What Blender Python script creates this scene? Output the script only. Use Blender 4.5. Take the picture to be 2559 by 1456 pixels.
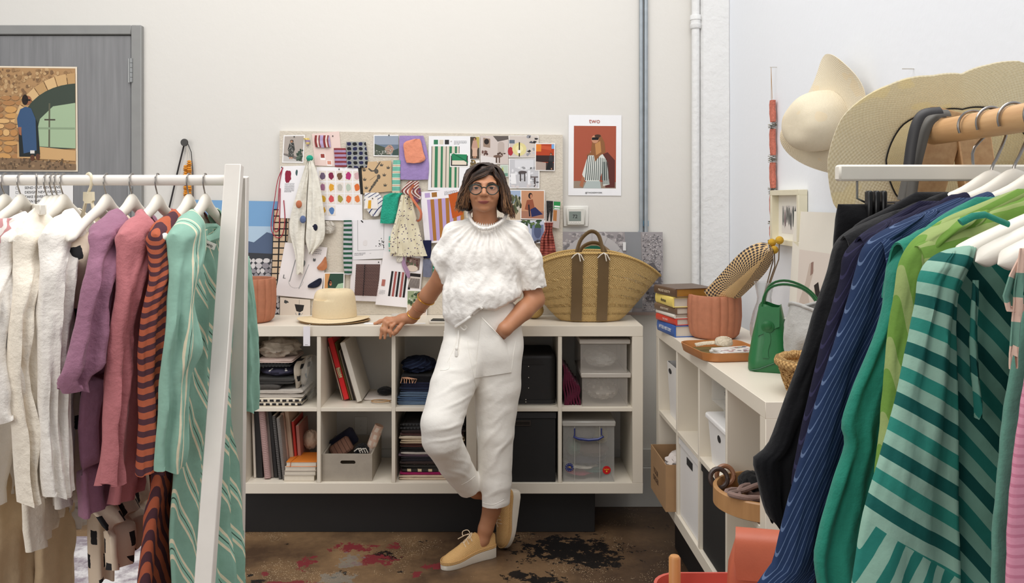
import bpy, math, random
import numpy as np
from mathutils import Vector, Matrix, noise
for _o in list(bpy.data.objects): bpy.data.objects.remove(_o)
SC = bpy.context.scene; COL = SC.collection
PI = math.pi; R = math.radians
# ------------------------------------------------------------------ camera
F, CX, CY, CH = 2080.0, 1245.0, 500.0, 1.59
cam = bpy.data.cameras.new('camera'); camo = bpy.data.objects.new('camera', cam); COL.objects.link(camo)
camo.location = (0, 0, CH); camo.rotation_euler = (PI/2, 0, 0)
cam.sensor_width = 36; cam.lens = 36*F/2559; cam.clip_start = .05
cam.shift_x = (1279.5-CX)/2559; cam.shift_y = -(728-CY)/2559
SC.camera = camo
# ------------------------------------------------------------------ light
w = bpy.data.worlds.new('daylight'); SC.world = w; w.use_nodes = True
w.node_tree.nodes['Background'].inputs[0].default_value = (.93, .96, 1.0, 1)
w.node_tree.nodes['Background'].inputs[1].default_value = .42
def area(name, loc, target, sx, sy, power, col):
    l = bpy.data.lights.new(name, 'AREA'); l.shape = 'RECTANGLE'; l.size = sx; l.size_y = sy; l.energy = power; l.color = col
    o = bpy.data.objects.new(name, l); COL.objects.link(o); o.location = loc
    o.rotation_euler = (Vector(target)-Vector(loc)).to_track_quat('-Z', 'Y').to_euler()
    return o
area('skylight', (-.3, 1.9, 4.5), (-.2, 2.5, 0), 4.4, 2.8, 138, (1, .975, .945))
area('front_fill', (-3.4, -1.2, 2.6), (.3, 3.9, 1.1), 2.6, 2.4, 58, (1, .95, .88))  # unseen fill lamp added behind the camera to brighten the shelf interiors
SC.view_settings.view_transform = 'Standard'; SC.view_settings.look = 'None'
SC.view_settings.exposure = .14; SC.view_settings.gamma = 1
# ------------------------------------------------------------------ helpers
def P(px, py, d): return Vector(((px-CX)*d/F, d, CH-(py-CY)*d/F))
WALL = 4.33
def W(px, py, off=0.0): return P(px, py, WALL-off)
def lin(c):
    o = []
    for x in c[:3]:
        x /= 255.0; o.append(x/12.92 if x <= .04045 else ((x+.055)/1.055)**2.4)
    return tuple(o)+(1.0,)
def thing(name, label, cat, loc=(0, 0, 0), group=None):
    o = bpy.data.objects.new(name, None); COL.objects.link(o); o.location = loc; o.empty_display_size = .05
    return tag(o, label, cat, group)
def tag(o, label, cat, group=None):
    o['label'] = label; o['category'] = cat
    if group: o['group'] = group
    return o
def struct(o): o['kind'] = 'structure'; return o
# ------------------------------------------------------------------ materials
MATS = {}
class NT:
    def __init__(s, name):
        s.m = bpy.data.materials.new(name); s.m.use_nodes = True; s.t = s.m.node_tree; s.b = s.t.nodes['Principled BSDF']
    def n(s, typ, **kw):
        nd = s.t.nodes.new(typ)
        for k, v in kw.items(): setattr(nd, k, v)
        return nd
    def l(s, a, b): s.t.links.new(a, b)
    def put(s, sock, v):
        if hasattr(v, 'is_linked'): s.l(v, sock)
        else: sock.default_value = v
    def math(s, op, a, b=0.0, c=0.0):
        nd = s.n('ShaderNodeMath', operation=op)
        s.put(nd.inputs[0], a); s.put(nd.inputs[1], b); s.put(nd.inputs[2], c)
        return nd.outputs[0]
    def mix(s, f, a, b):
        nd = s.n('ShaderNodeMix', data_type='RGBA')
        s.put(nd.inputs[0], f); s.put(nd.inputs[6], a); s.put(nd.inputs[7], b)
        return nd.outputs[2]
    def noise(s, scale, detail=3.0, vec=None, rough=.5):
        nd = s.n('ShaderNodeTexNoise'); nd.inputs['Scale'].default_value = scale; nd.inputs['Detail'].default_value = detail
        nd.inputs['Roughness'].default_value = rough
        s.l(vec if vec else s.obj(), nd.inputs['Vector']); return nd.outputs[0]
    def obj(s):
        if not hasattr(s, 'tc'): s.tc = s.n('ShaderNodeTexCoord')
        return s.tc.outputs['Object']
    def uv(s):
        if not hasattr(s, 'uvs'):
            s.tc2 = s.n('ShaderNodeTexCoord'); s.sp = s.n('ShaderNodeSeparateXYZ'); s.l(s.tc2.outputs['UV'], s.sp.inputs[0]); s.uvs = s.sp.outputs
        return s.uvs[0], s.uvs[1]
    def bump(s, h, strength=.3, dist=.002):
        nd = s.n('ShaderNodeBump'); nd.inputs['Strength'].default_value = strength; nd.inputs['Distance'].default_value = dist
        s.l(h, nd.inputs['Height']); s.l(nd.outputs[0], s.b.inputs['Normal'])
    def ramp(s, f, stops, const=True):
        nd = s.n('ShaderNodeValToRGB'); cr = nd.color_ramp; cr.interpolation = 'CONSTANT' if const else 'LINEAR'
        while len(cr.elements) < len(stops): cr.elements.new(.5)
        for e, (p, c) in zip(cr.elements, stops): e.position = p; e.color = c
        s.l(f, nd.inputs[0]); return nd.outputs[0]
    def color(s, v): s.put(s.b.inputs['Base Color'], v)
    def rough(s, v): s.b.inputs['Roughness'].default_value = v
def mat(name, col, rough=.6, var=.06, scale=30, bump=0, bscale=200, metal=0, trans=0, alpha=1, spec=.5, ior=1.45):
    if name in MATS: return MATS[name]
    t = NT(name); c = lin(col)
    if var:
        d = tuple(max(0, x*(1-var*2.2)) for x in c[:3])+(1,); u = tuple(min(1, x*(1+var)) for x in c[:3])+(1,)
        t.color(t.mix(t.noise(scale), d, u))
    else: t.color(c)
    t.rough(rough); t.b.inputs['Metallic'].default_value = metal
    t.b.inputs['Specular IOR Level'].default_value = spec
    if trans: t.b.inputs['Transmission Weight'].default_value = trans; t.b.inputs['IOR'].default_value = ior
    if alpha < 1: t.b.inputs['Alpha'].default_value = alpha
    if bump: t.bump(t.noise(bscale, 2), bump, .003)
    MATS[name] = t.m; return t.m
def cloth(name, col, bump=.25, bscale=60, var=.06, rough=.85, weave=True):
    if name in MATS: return MATS[name]
    t = NT(name); c = lin(col); d = tuple(x*(1-var*2) for x in c[:3])+(1,); u = tuple(min(1, x*(1+var)) for x in c[:3])+(1,)
    t.color(t.mix(t.noise(45, 4), d, u)); t.rough(rough); t.b.inputs['Specular IOR Level'].default_value = .15
    t.b.inputs['Sheen Weight'].default_value = .12
    t.bump(t.noise(bscale, 5, None, .6), bump*1.5, .008)
    MATS[name] = t.m; return t.m
def stripes(name, seq, angle=0, warp=.0, rough=.85, bump=.3, bscale=50, cuff=None):
    """seq = [(width_m, rgb)...] repeating across UV direction"""
    if name in MATS: return MATS[name]
    t = NT(name)
    def sc(seq, angle):
        u, v = t.uv(); a = R(angle); c = t.math('ADD', t.math('MULTIPLY', u, math.cos(a)), t.math('MULTIPLY', v, math.sin(a)))
        if warp: c = t.math('ADD', c, t.math('MULTIPLY', t.noise(8, 2), warp))
        tot = sum(x for x, _ in seq); f = t.math('FRACT', t.math('DIVIDE', t.math('ADD', c, 50*tot), tot)); st = []; p = 0
        for wd, col in seq: st.append((p/tot, lin(col))); p += wd
        return t.ramp(f, st)
    base = sc(seq, angle)
    if cuff:
        (seq2, ang2, A, B) = cuff; sp = t.n('ShaderNodeSeparateXYZ'); t.l(t.obj(), sp.inputs[0]); k = (B.z-A.z)/(B.x-A.x)
        m = t.math('LESS_THAN', sp.outputs[2], t.math('MULTIPLY_ADD', sp.outputs[0], k, A.z-k*A.x)); base = t.mix(m, base, sc(seq2, ang2))
    t.color(t.mix(t.math('MULTIPLY', t.noise(50, 4), .35), base, t.mix(.5, base, (.02, .02, .02, 1))))
    t.rough(rough); t.b.inputs['Specular IOR Level'].default_value = .15
    t.bump(t.noise(bscale, 4), bump, .005)
    MATS[name] = t.m; return t.m
def dashes(name, base, ink, pu, pv, a, b, bump=.25):
    if name in MATS: return MATS[name]
    t = NT(name); u, v = t.uv(); vv = t.math('DIVIDE', t.math('ADD', v, 20*pv), pv); row = t.math('FLOOR', vv)
    fu = t.math('FRACT', t.math('ADD', t.math('DIVIDE', t.math('ADD', u, 20*pu), pu), t.math('MULTIPLY', row, .37)))
    fv = t.math('FRACT', vv); nz = t.math('MULTIPLY', t.noise(90, 2), .08)
    m = t.math('MULTIPLY', t.math('LESS_THAN', t.math('ADD', t.math('ABSOLUTE', t.math('SUBTRACT', fu, .5)), nz), a),
               t.math('LESS_THAN', t.math('ADD', t.math('ABSOLUTE', t.math('SUBTRACT', fv, .5)), nz), b))
    t.color(t.mix(m, lin(base), lin(ink))); t.rough(.85); t.bump(t.noise(60, 4), bump, .006)
    MATS[name] = t.m; return t.m
def weave(name, c1, c2, su, sv, bump=.6, rough=.8, holes=0.0, c3=None, dist=.003, thru=0.0):
    """woven straw: basket weave from UV (metres)"""
    if name in MATS: return MATS[name]
    t = NT(name); u, v = t.uv()
    a = t.math('SINE', t.math('MULTIPLY', u, PI/su)); b = t.math('SINE', t.math('MULTIPLY', v, PI/sv))
    h = t.math('MULTIPLY_ADD', t.math('MULTIPLY', a, b), .5, .5)
    n = t.noise(120, 3)
    f = t.math('ADD', t.math('MULTIPLY', h, .7), t.math('MULTIPLY', n, .3))
    col = t.mix(f, lin(c2), lin(c1))
    if c3: col = t.mix(t.math('GREATER_THAN', t.noise(14, 1), .66), col, lin(c3))
    t.color(col); t.rough(rough); t.b.inputs['Specular IOR Level'].default_value = .25
    t.bump(h, bump, dist)
    if thru:
        tr = t.n('ShaderNodeBsdfTranslucent'); t.l(col, tr.inputs[0]); ms = t.n('ShaderNodeMixShader'); ms.inputs[0].default_value = thru; out = t.t.nodes['Material Output']
        t.l(t.b.outputs[0], ms.inputs[1]); t.l(tr.outputs[0], ms.inputs[2]); t.l(ms.outputs[0], out.inputs[0])
    if holes:
        t.put(t.b.inputs['Alpha'], t.math('SUBTRACT', 1.0, t.math('LESS_THAN', h, holes)))
    MATS[name] = t.m; return t.m
def inkmat():
    if 'ink' in MATS: return MATS['ink']
    t = NT('printed_ink'); a = t.n('ShaderNodeAttribute', attribute_name='Col'); t.color(a.outputs['Color']); t.rough(.55)
    t.b.inputs['Specular IOR Level'].default_value = .3
    MATS['ink'] = t.m; return t.m
def paper(col=(238, 236, 234)): return mat('paper_%d_%d_%d' % col, col, .7, .02, 12, spec=.2)
# ------------------------------------------------------------------ mesh builder
class MB:
    def __init__(s, X=None): s.v = []; s.f = []; s.uv = []; s.c = []; s.mi = []; s.X = X; s.hasuv = False; s.hasc = False
    def add(s, vs, fs, uv=None, col=None, mi=0):
        b = len(s.v)
        for p in vs:
            p = Vector(p); s.v.append(s.X @ p if s.X else p)
        s.uv += list(uv) if uv else [(0, 0)]*len(vs)
        if uv: s.hasuv = True
        if col: s.hasc = True
        for f in fs: s.f.append(tuple(b+i for i in f)); s.c.append(col); s.mi.append(mi)
        return b
    def box(s, c, size, rot=None, bev=0.0, mi=0, uvm=False):
        c = Vector(c); hx, hy, hz = [x/2 for x in size]; b = min(bev, hx*.9, hy*.9, hz*.9)
        M = rot if isinstance(rot, Matrix) else (Matrix.Rotation(rot, 3, 'Z') if rot else Matrix.Identity(3))
        if b <= 0:
            vs = [(x*hx, y*hy, z*hz) for x in (-1, 1) for y in (-1, 1) for z in (-1, 1)]
            fs = [(0, 1, 3, 2), (4, 6, 7, 5), (0, 4, 5, 1), (2, 3, 7, 6), (0, 2, 6, 4), (1, 5, 7, 3)]
        else:
            vs = []; idx = {}
            for x in (-1, 1):
                for y in (-1, 1):
                    for z in (-1, 1):
                        for k in range(3):
                            q = [x*(hx-b), y*(hy-b), z*(hz-b)]; q[k] = (x*hx, y*hy, z*hz)[k]
                            idx[(x, y, z, k)] = len(vs); vs.append(q)
            I = lambda x, y, z, k: idx[(x, y, z, k)]
            fs = []
            for e in (-1, 1):
                fs.append([I(e, -1, -1, 0), I(e, 1, -1, 0), I(e, 1, 1, 0), I(e, -1, 1, 0)][::e])
                fs.append([I(-1, e, -1, 1), I(-1, e, 1, 1), I(1, e, 1, 1), I(1, e, -1, 1)][::e])
                fs.append([I(-1, -1, e, 2), I(1, -1, e, 2), I(1, 1, e, 2), I(-1, 1, e, 2)][::e])
            for y in (-1, 1):
                for z in (-1, 1): fs.append([I(-1, y, z, 1), I(1, y, z, 1), I(1, y, z, 2), I(-1, y, z, 2)][::(-y*z)])
            for x in (-1, 1):
                for z in (-1, 1): fs.append([I(x, -1, z, 0), I(x, 1, z, 0), I(x, 1, z, 2), I(x, -1, z, 2)][::(x*z)])
            for x in (-1, 1):
                for y in (-1, 1): fs.append([I(x, y, -1, 0), I(x, y, 1, 0), I(x, y, 1, 1), I(x, y, -1, 1)][::(-x*y)])
            for x in (-1, 1):
                for y in (-1, 1):
                    for z in (-1, 1): fs.append([I(x, y, z, 0), I(x, y, z, 1), I(x, y, z, 2)][::(x*y*z)])
        uv = [(p[0], p[2]+p[1]) for p in vs]
        s.add([c+M @ Vector(p) for p in vs], fs, uv, mi=mi); return s
    def bx(s, x0, x1, y0, y1, z0, z1, bev=0.0, mi=0): return s.box(((x0+x1)/2, (y0+y1)/2, (z0+z1)/2), (x1-x0, y1-y0, z1-z0), None, bev, mi)
    def loft(s, rings, caps=True, closed=True, uv=None, mi=0):
        m = len(rings[0]); vs = [p for r in rings for p in r]; fs = []
        for i in range(len(rings)-1):
            for j in range(m if closed else m-1):
                k = (j+1) % m; fs.append((i*m+j, i*m+k, (i+1)*m+k, (i+1)*m+j))
        if caps: fs.append(tuple(range(m))[::-1]); fs.append(tuple((len(rings)-1)*m+j for j in range(m)))
        s.add(vs, fs, uv, mi=mi); return s
    def tube(s, pts, r, n=8, caps=True, closed=False, mi=0, flat=1.0):
        pts = [Vector(p) for p in pts]; N = len(pts); rings = []; uv = []; L = 0; up = None
        for i, p in enumerate(pts):
            if closed: t = pts[(i+1) % N]-pts[i-1]
            else: t = pts[min(i+1, N-1)]-pts[max(i-1, 0)]
            if t.length < 1e-9: t = Vector((0, 0, 1))
            t.normalize()
            if up is None: up = t.orthogonal().normalized()
            else:
                up = up-t*up.dot(t)
                up = up.normalized() if up.length > 1e-6 else t.orthogonal().normalized()
            q = t.cross(up); rr = r[i] if isinstance(r, (list, tuple)) else r
            if i: L += (p-pts[i-1]).length
            rings.append([p+up*math.cos(2*PI*j/n)*rr+q*math.sin(2*PI*j/n)*rr*flat for j in range(n)])
            uv += [(j/n*2*PI*rr, L) for j in range(n)]
        if closed:
            rings.append(rings[0]); uv += uv[:n]
            return s.loft(rings, False, True, uv, mi)
        return s.loft(rings, caps, True, uv, mi)
    def lathe(s, prof, c=(0, 0, 0), n=32, M=None, mi=0, cap=False, mod=None):
        c = Vector(c); rings = []; uv = []; L = 0
        for i, (r, z) in enumerate(prof):
            if i: L += math.hypot(r-prof[i-1][0], z-prof[i-1][1])
            ring = []
            for j in range(n+1):
                a = 2*PI*j/n; rr = max(r, 1e-4)
                if mod: rr = mod(rr, z, a)
                q = Vector((rr*math.cos(a), rr*math.sin(a), z)); ring.append(c+(M @ q if M else q)); uv.append((a*max(.02, max(p[0] for p in prof))*.8, L))
            rings.append(ring)
        m = n+1; vs = [p for r in rings for p in r]; fs = []
        for i in range(len(rings)-1):
            for j in range(n): fs.append((i*m+j, i*m+j+1, (i+1)*m+j+1, (i+1)*m+j))
        if cap: fs.append(tuple((len(rings)-1)*m+j for j in range(n)))
        s.add(vs, fs, uv, mi=mi); return s
    def grid(s, fn, nu, nv, th=0.0, closeu=False, mi=0, uvf=None):
        """fn(u,v)->point, u,v in 0..1 ; th = thickness along normal"""
        pts = [[Vector(fn(i/nu, j/nv)) for i in range(nu+1)] for j in range(nv+1)]
        LU = sum((pts[nv//2][i+1]-pts[nv//2][i]).length for i in range(nu)); LV = sum((pts[j+1][nu//2]-pts[j][nu//2]).length for j in range(nv))
        uv = [(uvf(i/nu, j/nv) if uvf else (i/nu*LU, j/nv*LV)) for j in range(nv+1) for i in range(nu+1)]
        m = nu+1; fs = [(j*m+i, j*m+i+1, (j+1)*m+i+1, (j+1)*m+i) for j in range(nv) for i in range(nu)]
        if not th:
            s.add([p for r in pts for p in r], fs, uv, mi=mi); return s
        back = []
        for j in range(nv+1):
            for i in range(nu+1):
                du = pts[j][min(i+1, nu)]-pts[j][max(i-1, 0)]; dv = pts[min(j+1, nv)][i]-pts[max(j-1, 0)][i]
                nn = du.cross(dv); nn = nn.normalized() if nn.length > 1e-12 else Vector((0, 1, 0))
                back.append(pts[j][i]-nn*th)
        K = m*(nv+1); fb = [(K+f[3], K+f[2], K+f[1], K+f[0]) for f in fs]
        e = [(i, i+1) for i in range(nu)][::-1]; side = []
        for i in range(nu): side.append((i+1, i, K+i, K+i+1)); b = nv*m; side.append((b+i, b+i+1, K+b+i+1, K+b+i))
        for j in range(nv): side.append((j*m, (j+1)*m, K+(j+1)*m, K+j*m)); side.append(((j+1)*m+nu, j*m+nu, K+j*m+nu, K+(j+1)*m+nu))
        s.add([p for r in pts for p in r]+back, fs+fb+side, uv+uv, mi=mi); return s
    def prism(s, poly, fr, th, mi=0):
        """poly in (a,b) mapped by fr(a,b,off) ; front at off=th, back off=0"""
        n = len(poly); vs = [fr(a, b, th) for a, b in poly]+[fr(a, b, 0) for a, b in poly]
        fs = [tuple(range(n)), tuple(range(n, 2*n))[::-1]]+[(i, i+n, (i+1) % n+n, (i+1) % n) for i in range(n)]
        s.add(vs, fs, [(a, b) for a, b in poly]*2, mi=mi); return s
    def sphere(s, c, r, n=12, mi=0, M=None):
        r = (r, r, r) if not isinstance(r, (tuple, list)) else r
        prof = [(math.sin(PI*i/n), math.cos(PI*i/n)) for i in range(n+1)]
        S = Matrix.Diagonal(r); S = (M @ S) if M else S
        return s.lathe(prof, c, n*2, S, mi)
    def build(s, name, m, parent=None, sharp=38, smooth=True):
        me = bpy.data.meshes.new(name); me.from_pydata([tuple(v) for v in s.v], [], s.f)
        ms = m if isinstance(m, (list, tuple)) else [m]
        for x in ms: me.materials.append(x)
        if len(ms) > 1: me.polygons.foreach_set('material_index', s.mi)
        if s.hasuv:
            li = np.zeros(len(me.loops), np.int32); me.loops.foreach_get('vertex_index', li)
            uv = np.array(s.uv, np.float32)[li]; me.uv_layers.new(name='UVMap').data.foreach_set('uv', uv.ravel())
        if s.hasc:
            at = me.color_attributes.new('Col', 'FLOAT_COLOR', 'CORNER'); arr = np.zeros((len(me.loops), 4), np.float32)
            k = 0
            for p, c in zip(me.polygons, s.c):
                arr[p.loop_start:p.loop_start+p.loop_total] = c or (1, 1, 1, 1)
            at.data.foreach_set('color', arr.ravel())
        if smooth: me.shade_smooth(); me.set_sharp_from_angle(angle=R(sharp))
        me.update(); o = bpy.data.objects.new(name, me); COL.objects.link(o)
        if parent:
            o.parent = parent; bpy.context.view_layer.update() if False else None
            o.matrix_parent_inverse = Matrix.Translation(parent.location).inverted() if parent.type == 'EMPTY' else Matrix.Identity(4)
        return o
def cr(pts, n):
    """Catmull-Rom through tuples"""
    pts = [np.array(p, float) for p in pts]; N = len(pts); out = []
    for i in range(n):
        t = i/(n-1)*(N-1); k = min(int(t), N-2); f = t-k
        a, b, c, d = pts[max(k-1, 0)], pts[k], pts[k+1], pts[min(k+2, N-1)]
        out.append(.5*((2*b)+(c-a)*f+(2*a-5*b+4*c-d)*f*f+(3*b-a-3*c+d)*f**3))
    return out
def lerprows(pts, n, pw=1.0):
    pts = [np.array(p, float) for p in pts]; y = np.array([p[0] for p in pts]); t = y[0]+(y[-1]-y[0])*np.linspace(0, 1, n)**pw; s = (y-y[0])/(y[-1]-y[0])
    M = np.array(cr(pts, 200)); M[:, 0] = np.maximum.accumulate(M[:, 0])
    return np.stack([np.interp(t, M[:, 0], M[:, k]) for k in range(M.shape[1])], 1)
def drape(mb, rows, thick=.03, nf=4, amp=.01, seed=0, nu=36, nv=34, top=.25, hem=0.012, slope=0.0, mi=0):
    """hanging cloth: rows (py, xl, xr, dl, dr); closed flattened loop with folds"""
    rng = random.Random(seed); pw = 1.7 if slope else 1.0; Q = lerprows(rows, nv, pw)
    fs = [(nf*rng.uniform(.7, 1.35), rng.uniform(0, 6.28), rng.uniform(-2.5, 2.5), rng.uniform(.5, 1)) for _ in range(3)]
    rings = []; uv = []; L = 0; prev = None
    for i, (py, xl, xr, dl, dr) in enumerate(Q):
        v = (i/(nv-1))**pw; A = P(xl, py, dl); B = P(xr, py, dr)
        if abs(dl-dr) > .02: z = (A.z+B.z)/2; A.z = z; B.z = z
        D = B-A; n = Vector((D.y, -D.x, 0)); n = n.normalized() if n.length > 1e-6 else Vector((0, -1, 0))
        if n.y > 0: n = -n
        mid = (A+B)/2
        if prev is not None: L += (mid-prev).length
        prev = mid; env = amp*(top+(1-top)*v**.8); ring = []
        th = thick*min(1, .6+v*4)
        if slope: th = thick*(1+.7*(1-v)**8)*min(1, v/.05+.002)**.5
        for j in range(nu):
            a = 2*PI*j/nu; c = -math.cos(a); s_ = math.sin(a); u = (c+1)/2
            fo = sum(q[3]*math.sin(q[0]*2*PI*u/1.0+q[1]+q[2]*v) for q in fs)/2.0
            fo = (abs(fo)**.75)*(1 if fo > 0 else -1)
            nz = noise.noise((u*3+seed*7.1, v*6, seed*1.3))*amp*.8+noise.noise((u*9, v*17+seed, seed*2.3))*amp*.3+noise.noise((u*16+v*4, v*5, seed))*amp*.3
            edge = 1-abs(c)**6*.7
            off = th/2*math.copysign(abs(s_)**.7, s_)+(env*fo+nz)*edge
            p = mid+D*(c/2)+n*off
            if slope: p.z -= slope*(1-u)**1.3*(1-v)**4
            if i == nv-1: p.z += hem*math.sin(u*7+seed)*.6
            ring.append(p); uv.append((u*D.length, L))
        rings.append(ring)
    # hem turned in so the bottom reads open
    last = rings[-1]; cc = sum(last, Vector())/nu
    rings.append([cc+(p-cc)*.985+Vector((0, 0, .002)) for p in last]); uv += uv[-nu:]
    rings.append([cc+(p-cc)*.9+Vector((0, 0, .010)) for p in last]); uv += uv[-nu:]
    mb.loft(rings, True, True, uv, mi); return mb
# flat prints ------------------------------------------------------
def quadframe(q, off=.002):
    """q = 4 px corners TL,TR,BR,BL on the back wall -> fr(u,v,extra)"""
    C = [np.array(W(x, y, 0)) for x, y in q]
    def fr(u, v, e=0.0):
        p = (C[0]*(1-u)+C[1]*u)*(1-v)+(C[3]*(1-u)+C[2]*u)*v
        return Vector(p)+Vector((0, -off-e, 0))
    return fr
def planeframe(o, ex, ey, nrm):
    o, ex, ey, nrm = Vector(o), Vector(ex), Vector(ey), Vector(nrm)
    return lambda u, v, e=0.0: o+ex*u+ey*v+nrm*e
def rect(a, b, c, d): return [(a, b), (c, b), (c, d), (a, d)]
def ell(x, y, rx, ry, n=14, rot=0):
    return [(x+rx*math.cos(t)*math.cos(rot)-ry*math.sin(t)*math.sin(rot), y+rx*math.cos(t)*math.sin(rot)+ry*math.sin(t)*math.cos(rot)) for t in [2*PI*i/n for i in range(n)]]
def blob(x, y, rx, ry, rng, n=12, j=.35): return [(x+rx*math.cos(2*PI*i/n)*(1-j*rng.random()), y+ry*math.sin(2*PI*i/n)*(1-j*rng.random())) for i in range(n)]
def paint(fr, shapes, name='print', parent=None, e0=.0006, step=.00006):
    mb = MB()
    for i, (poly, col) in enumerate(shapes):
        vs = [fr(a, b, e0+step*i) for a, b in poly]; mb.add(vs, [tuple(range(len(vs)))], None, lin(col))
    return mb.build(name, inkmat(), parent, smooth=False)
def speck(rng, n, box, sz, cols, j=.4):
    a, b, c, d = box; return [(blob(rng.uniform(a, c), rng.uniform(b, d), sz*rng.uniform(.5, 1.3), sz*rng.uniform(.5, 1.3), rng, 8, j), rng.choice(cols)) for _ in range(n)]
def text(body, name, size, M, m, parent=None, extr=.0003, align='CENTER'):
    c = bpy.data.curves.new('t', 'FONT'); c.body = body; c.size = size; c.extrude = extr; c.align_x = align; c.align_y = 'CENTER'; c.resolution_u = 3
    o = bpy.data.objects.new('t', c); COL.objects.link(o); dg = bpy.context.evaluated_depsgraph_get()
    me = bpy.data.meshes.new_from_object(o.evaluated_get(dg)); bpy.data.objects.remove(o); me.transform(M); me.name = name
    me.materials.clear(); me.materials.append(m); o = bpy.data.objects.new(name, me); COL.objects.link(o)
    if parent:
        o.parent = parent
        if parent.type == 'EMPTY': o.matrix_parent_inverse = Matrix.Translation(parent.location).inverted()
    return o
def frameM(o, ex, ey):
    """text matrix: local x->ex, y->ey (up), z->ex x ey, at o"""
    ex = Vector(ex).normalized(); ey = Vector(ey).normalized(); n = ex.cross(ey)
    M = Matrix((ex, ey, n)).transposed().to_4x4(); M.translation = Vector(o); return M
WX = ((1, 0, 0), (0, 0, 1))
# ================================================================== room
WTILT = .0252
def wallx(y): return 1.187+WTILT*(WALL-y)
def plaster(name, col, bump=.08):
    t = NT(name); c = lin(col); t.color(t.mix(t.noise(1.3, 4), tuple(x*.965 for x in c[:3])+(1,), c)); t.rough(.75)
    t.bump(t.noise(35, 5), bump, .01); t.b.inputs['Specular IOR Level'].default_value = .25; return t.m
m_wall = plaster('warm_white_plaster', (221, 218, 212)); m_wallr = plaster('cool_white_plaster', (238, 241, 246))
m_col = plaster('lumpy_white_paint', (228, 228, 227), .5)
def floor_mat():
    t = NT('worn_concrete'); o = t.obj(); sp = t.n('ShaderNodeSeparateXYZ'); t.l(o, sp.inputs[0])
    n1 = t.noise(2.2, 6, None, .65); n2 = t.noise(20, 6, None, .72); n3 = t.noise(40, 3)
    c = t.mix(t.ramp(n1, [(.36, (0, 0, 0, 1)), (.62, (1, 1, 1, 1))], False), lin((74, 56, 40)), lin((146, 116, 82)))
    c = t.mix(t.math('MULTIPLY', n3, .5), c, lin((84, 62, 48)))
    sx = t.ramp(t.math('ADD', t.math('MULTIPLY', sp.outputs[0], .55), .35), [(.1, (0, 0, 0, 1)), (.75, (1, 1, 1, 1))], False)
    c = t.mix(t.math('MULTIPLY', sx, .55), c, lin((52, 38, 32)))
    def blotch(px, py, rx, ry, k=.9):
        d = CH*F/(py-CY); X = (px-CX)*d/F; RX = rx*d/F; RY = ry*d*d/(CH*F)
        dx = t.math('DIVIDE', t.math('SUBTRACT', sp.outputs[0], X), RX); dy = t.math('DIVIDE', t.math('SUBTRACT', sp.outputs[1], d), RY)
        r = t.math('SQRT', t.math('ADD', t.math('MULTIPLY', dx, dx), t.math('MULTIPLY', dy, dy)))
        return t.math('LESS_THAN', t.math('ADD', r, t.math('MULTIPLY', t.math('SUBTRACT', n2, .5), 5.5)), k)
    vor = t.n('ShaderNodeTexVoronoi'); vor.inputs['Scale'].default_value = 130; t.l(o, vor.inputs['Vector'])
    chip = t.math('MULTIPLY', t.math('LESS_THAN', vor.outputs['Distance'], .22), t.math('GREATER_THAN', t.noise(3.2, 5, None, .7), .55))
    c = t.mix(chip, c, lin((196, 172, 140)))
    c = t.mix(t.math('GREATER_THAN', t.noise(5.5, 7, None, .7), .635), c, lin((26, 22, 20)))
    for b in ((1425, 1372, 120, 32), (1390, 1366, 60, 26), (1350, 1452, 55, 16), (955, 1392, 40, 13), (1480, 1395, 80, 22), (1300, 1436, 40, 12), (640, 1456, 20, 10)):
        c = t.mix(blotch(*b), c, lin((22, 19, 18)))
    for b in ((880, 1367, 50, 9), (985, 1365, 16, 8), (765, 1405, 24, 13), (930, 1398, 52, 13), (1040, 1432, 14, 8), (662, 1432, 9, 6), (720, 1456, 60, 6), (1090, 1415, 30, 8)):
        c = t.mix(blotch(*b), c, lin((118, 44, 48)))
    for b in ((880, 1400, 30, 16), (840, 1445, 40, 14)):
        c = t.mix(t.math('MULTIPLY', blotch(*b), .6), c, lin((125, 125, 118)))
    t.color(c); t.rough(.42); t.b.inputs['Specular IOR Level'].default_value = .4
    t.bump(n2, .15, .004); return t.m
struct(MB().bx(-3.6, 1.6, -.6, WALL+.1, -.1, 0).build('floor', floor_mat()))
struct(MB().bx(-3.6, 1.30, WALL, WALL+.12, 0, 3.9).build('wall_back', m_wall))
mb = MB(); pr = [(wallx(WALL+.1), WALL+.1), (wallx(WALL+.1)+.12, WALL+.1), (wallx(-.6)+.12, -.6), (wallx(-.6), -.6)]
mb.prism(pr, lambda a, b, e: Vector((a, b, e)), 3.9); struct(mb.build('wall_right', m_wallr))
m_base = mat('grey_white_baseboard', (206, 204, 198), .5, .04, 8)
b0 = MB().bx(-.8, 1.15, WALL-.018, WALL, 0, .205, .003); b0.bx(-.8, 1.15, WALL-.010, WALL, .205, .30, .003)
struct(b0.build('baseboard_back', m_base))
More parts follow.
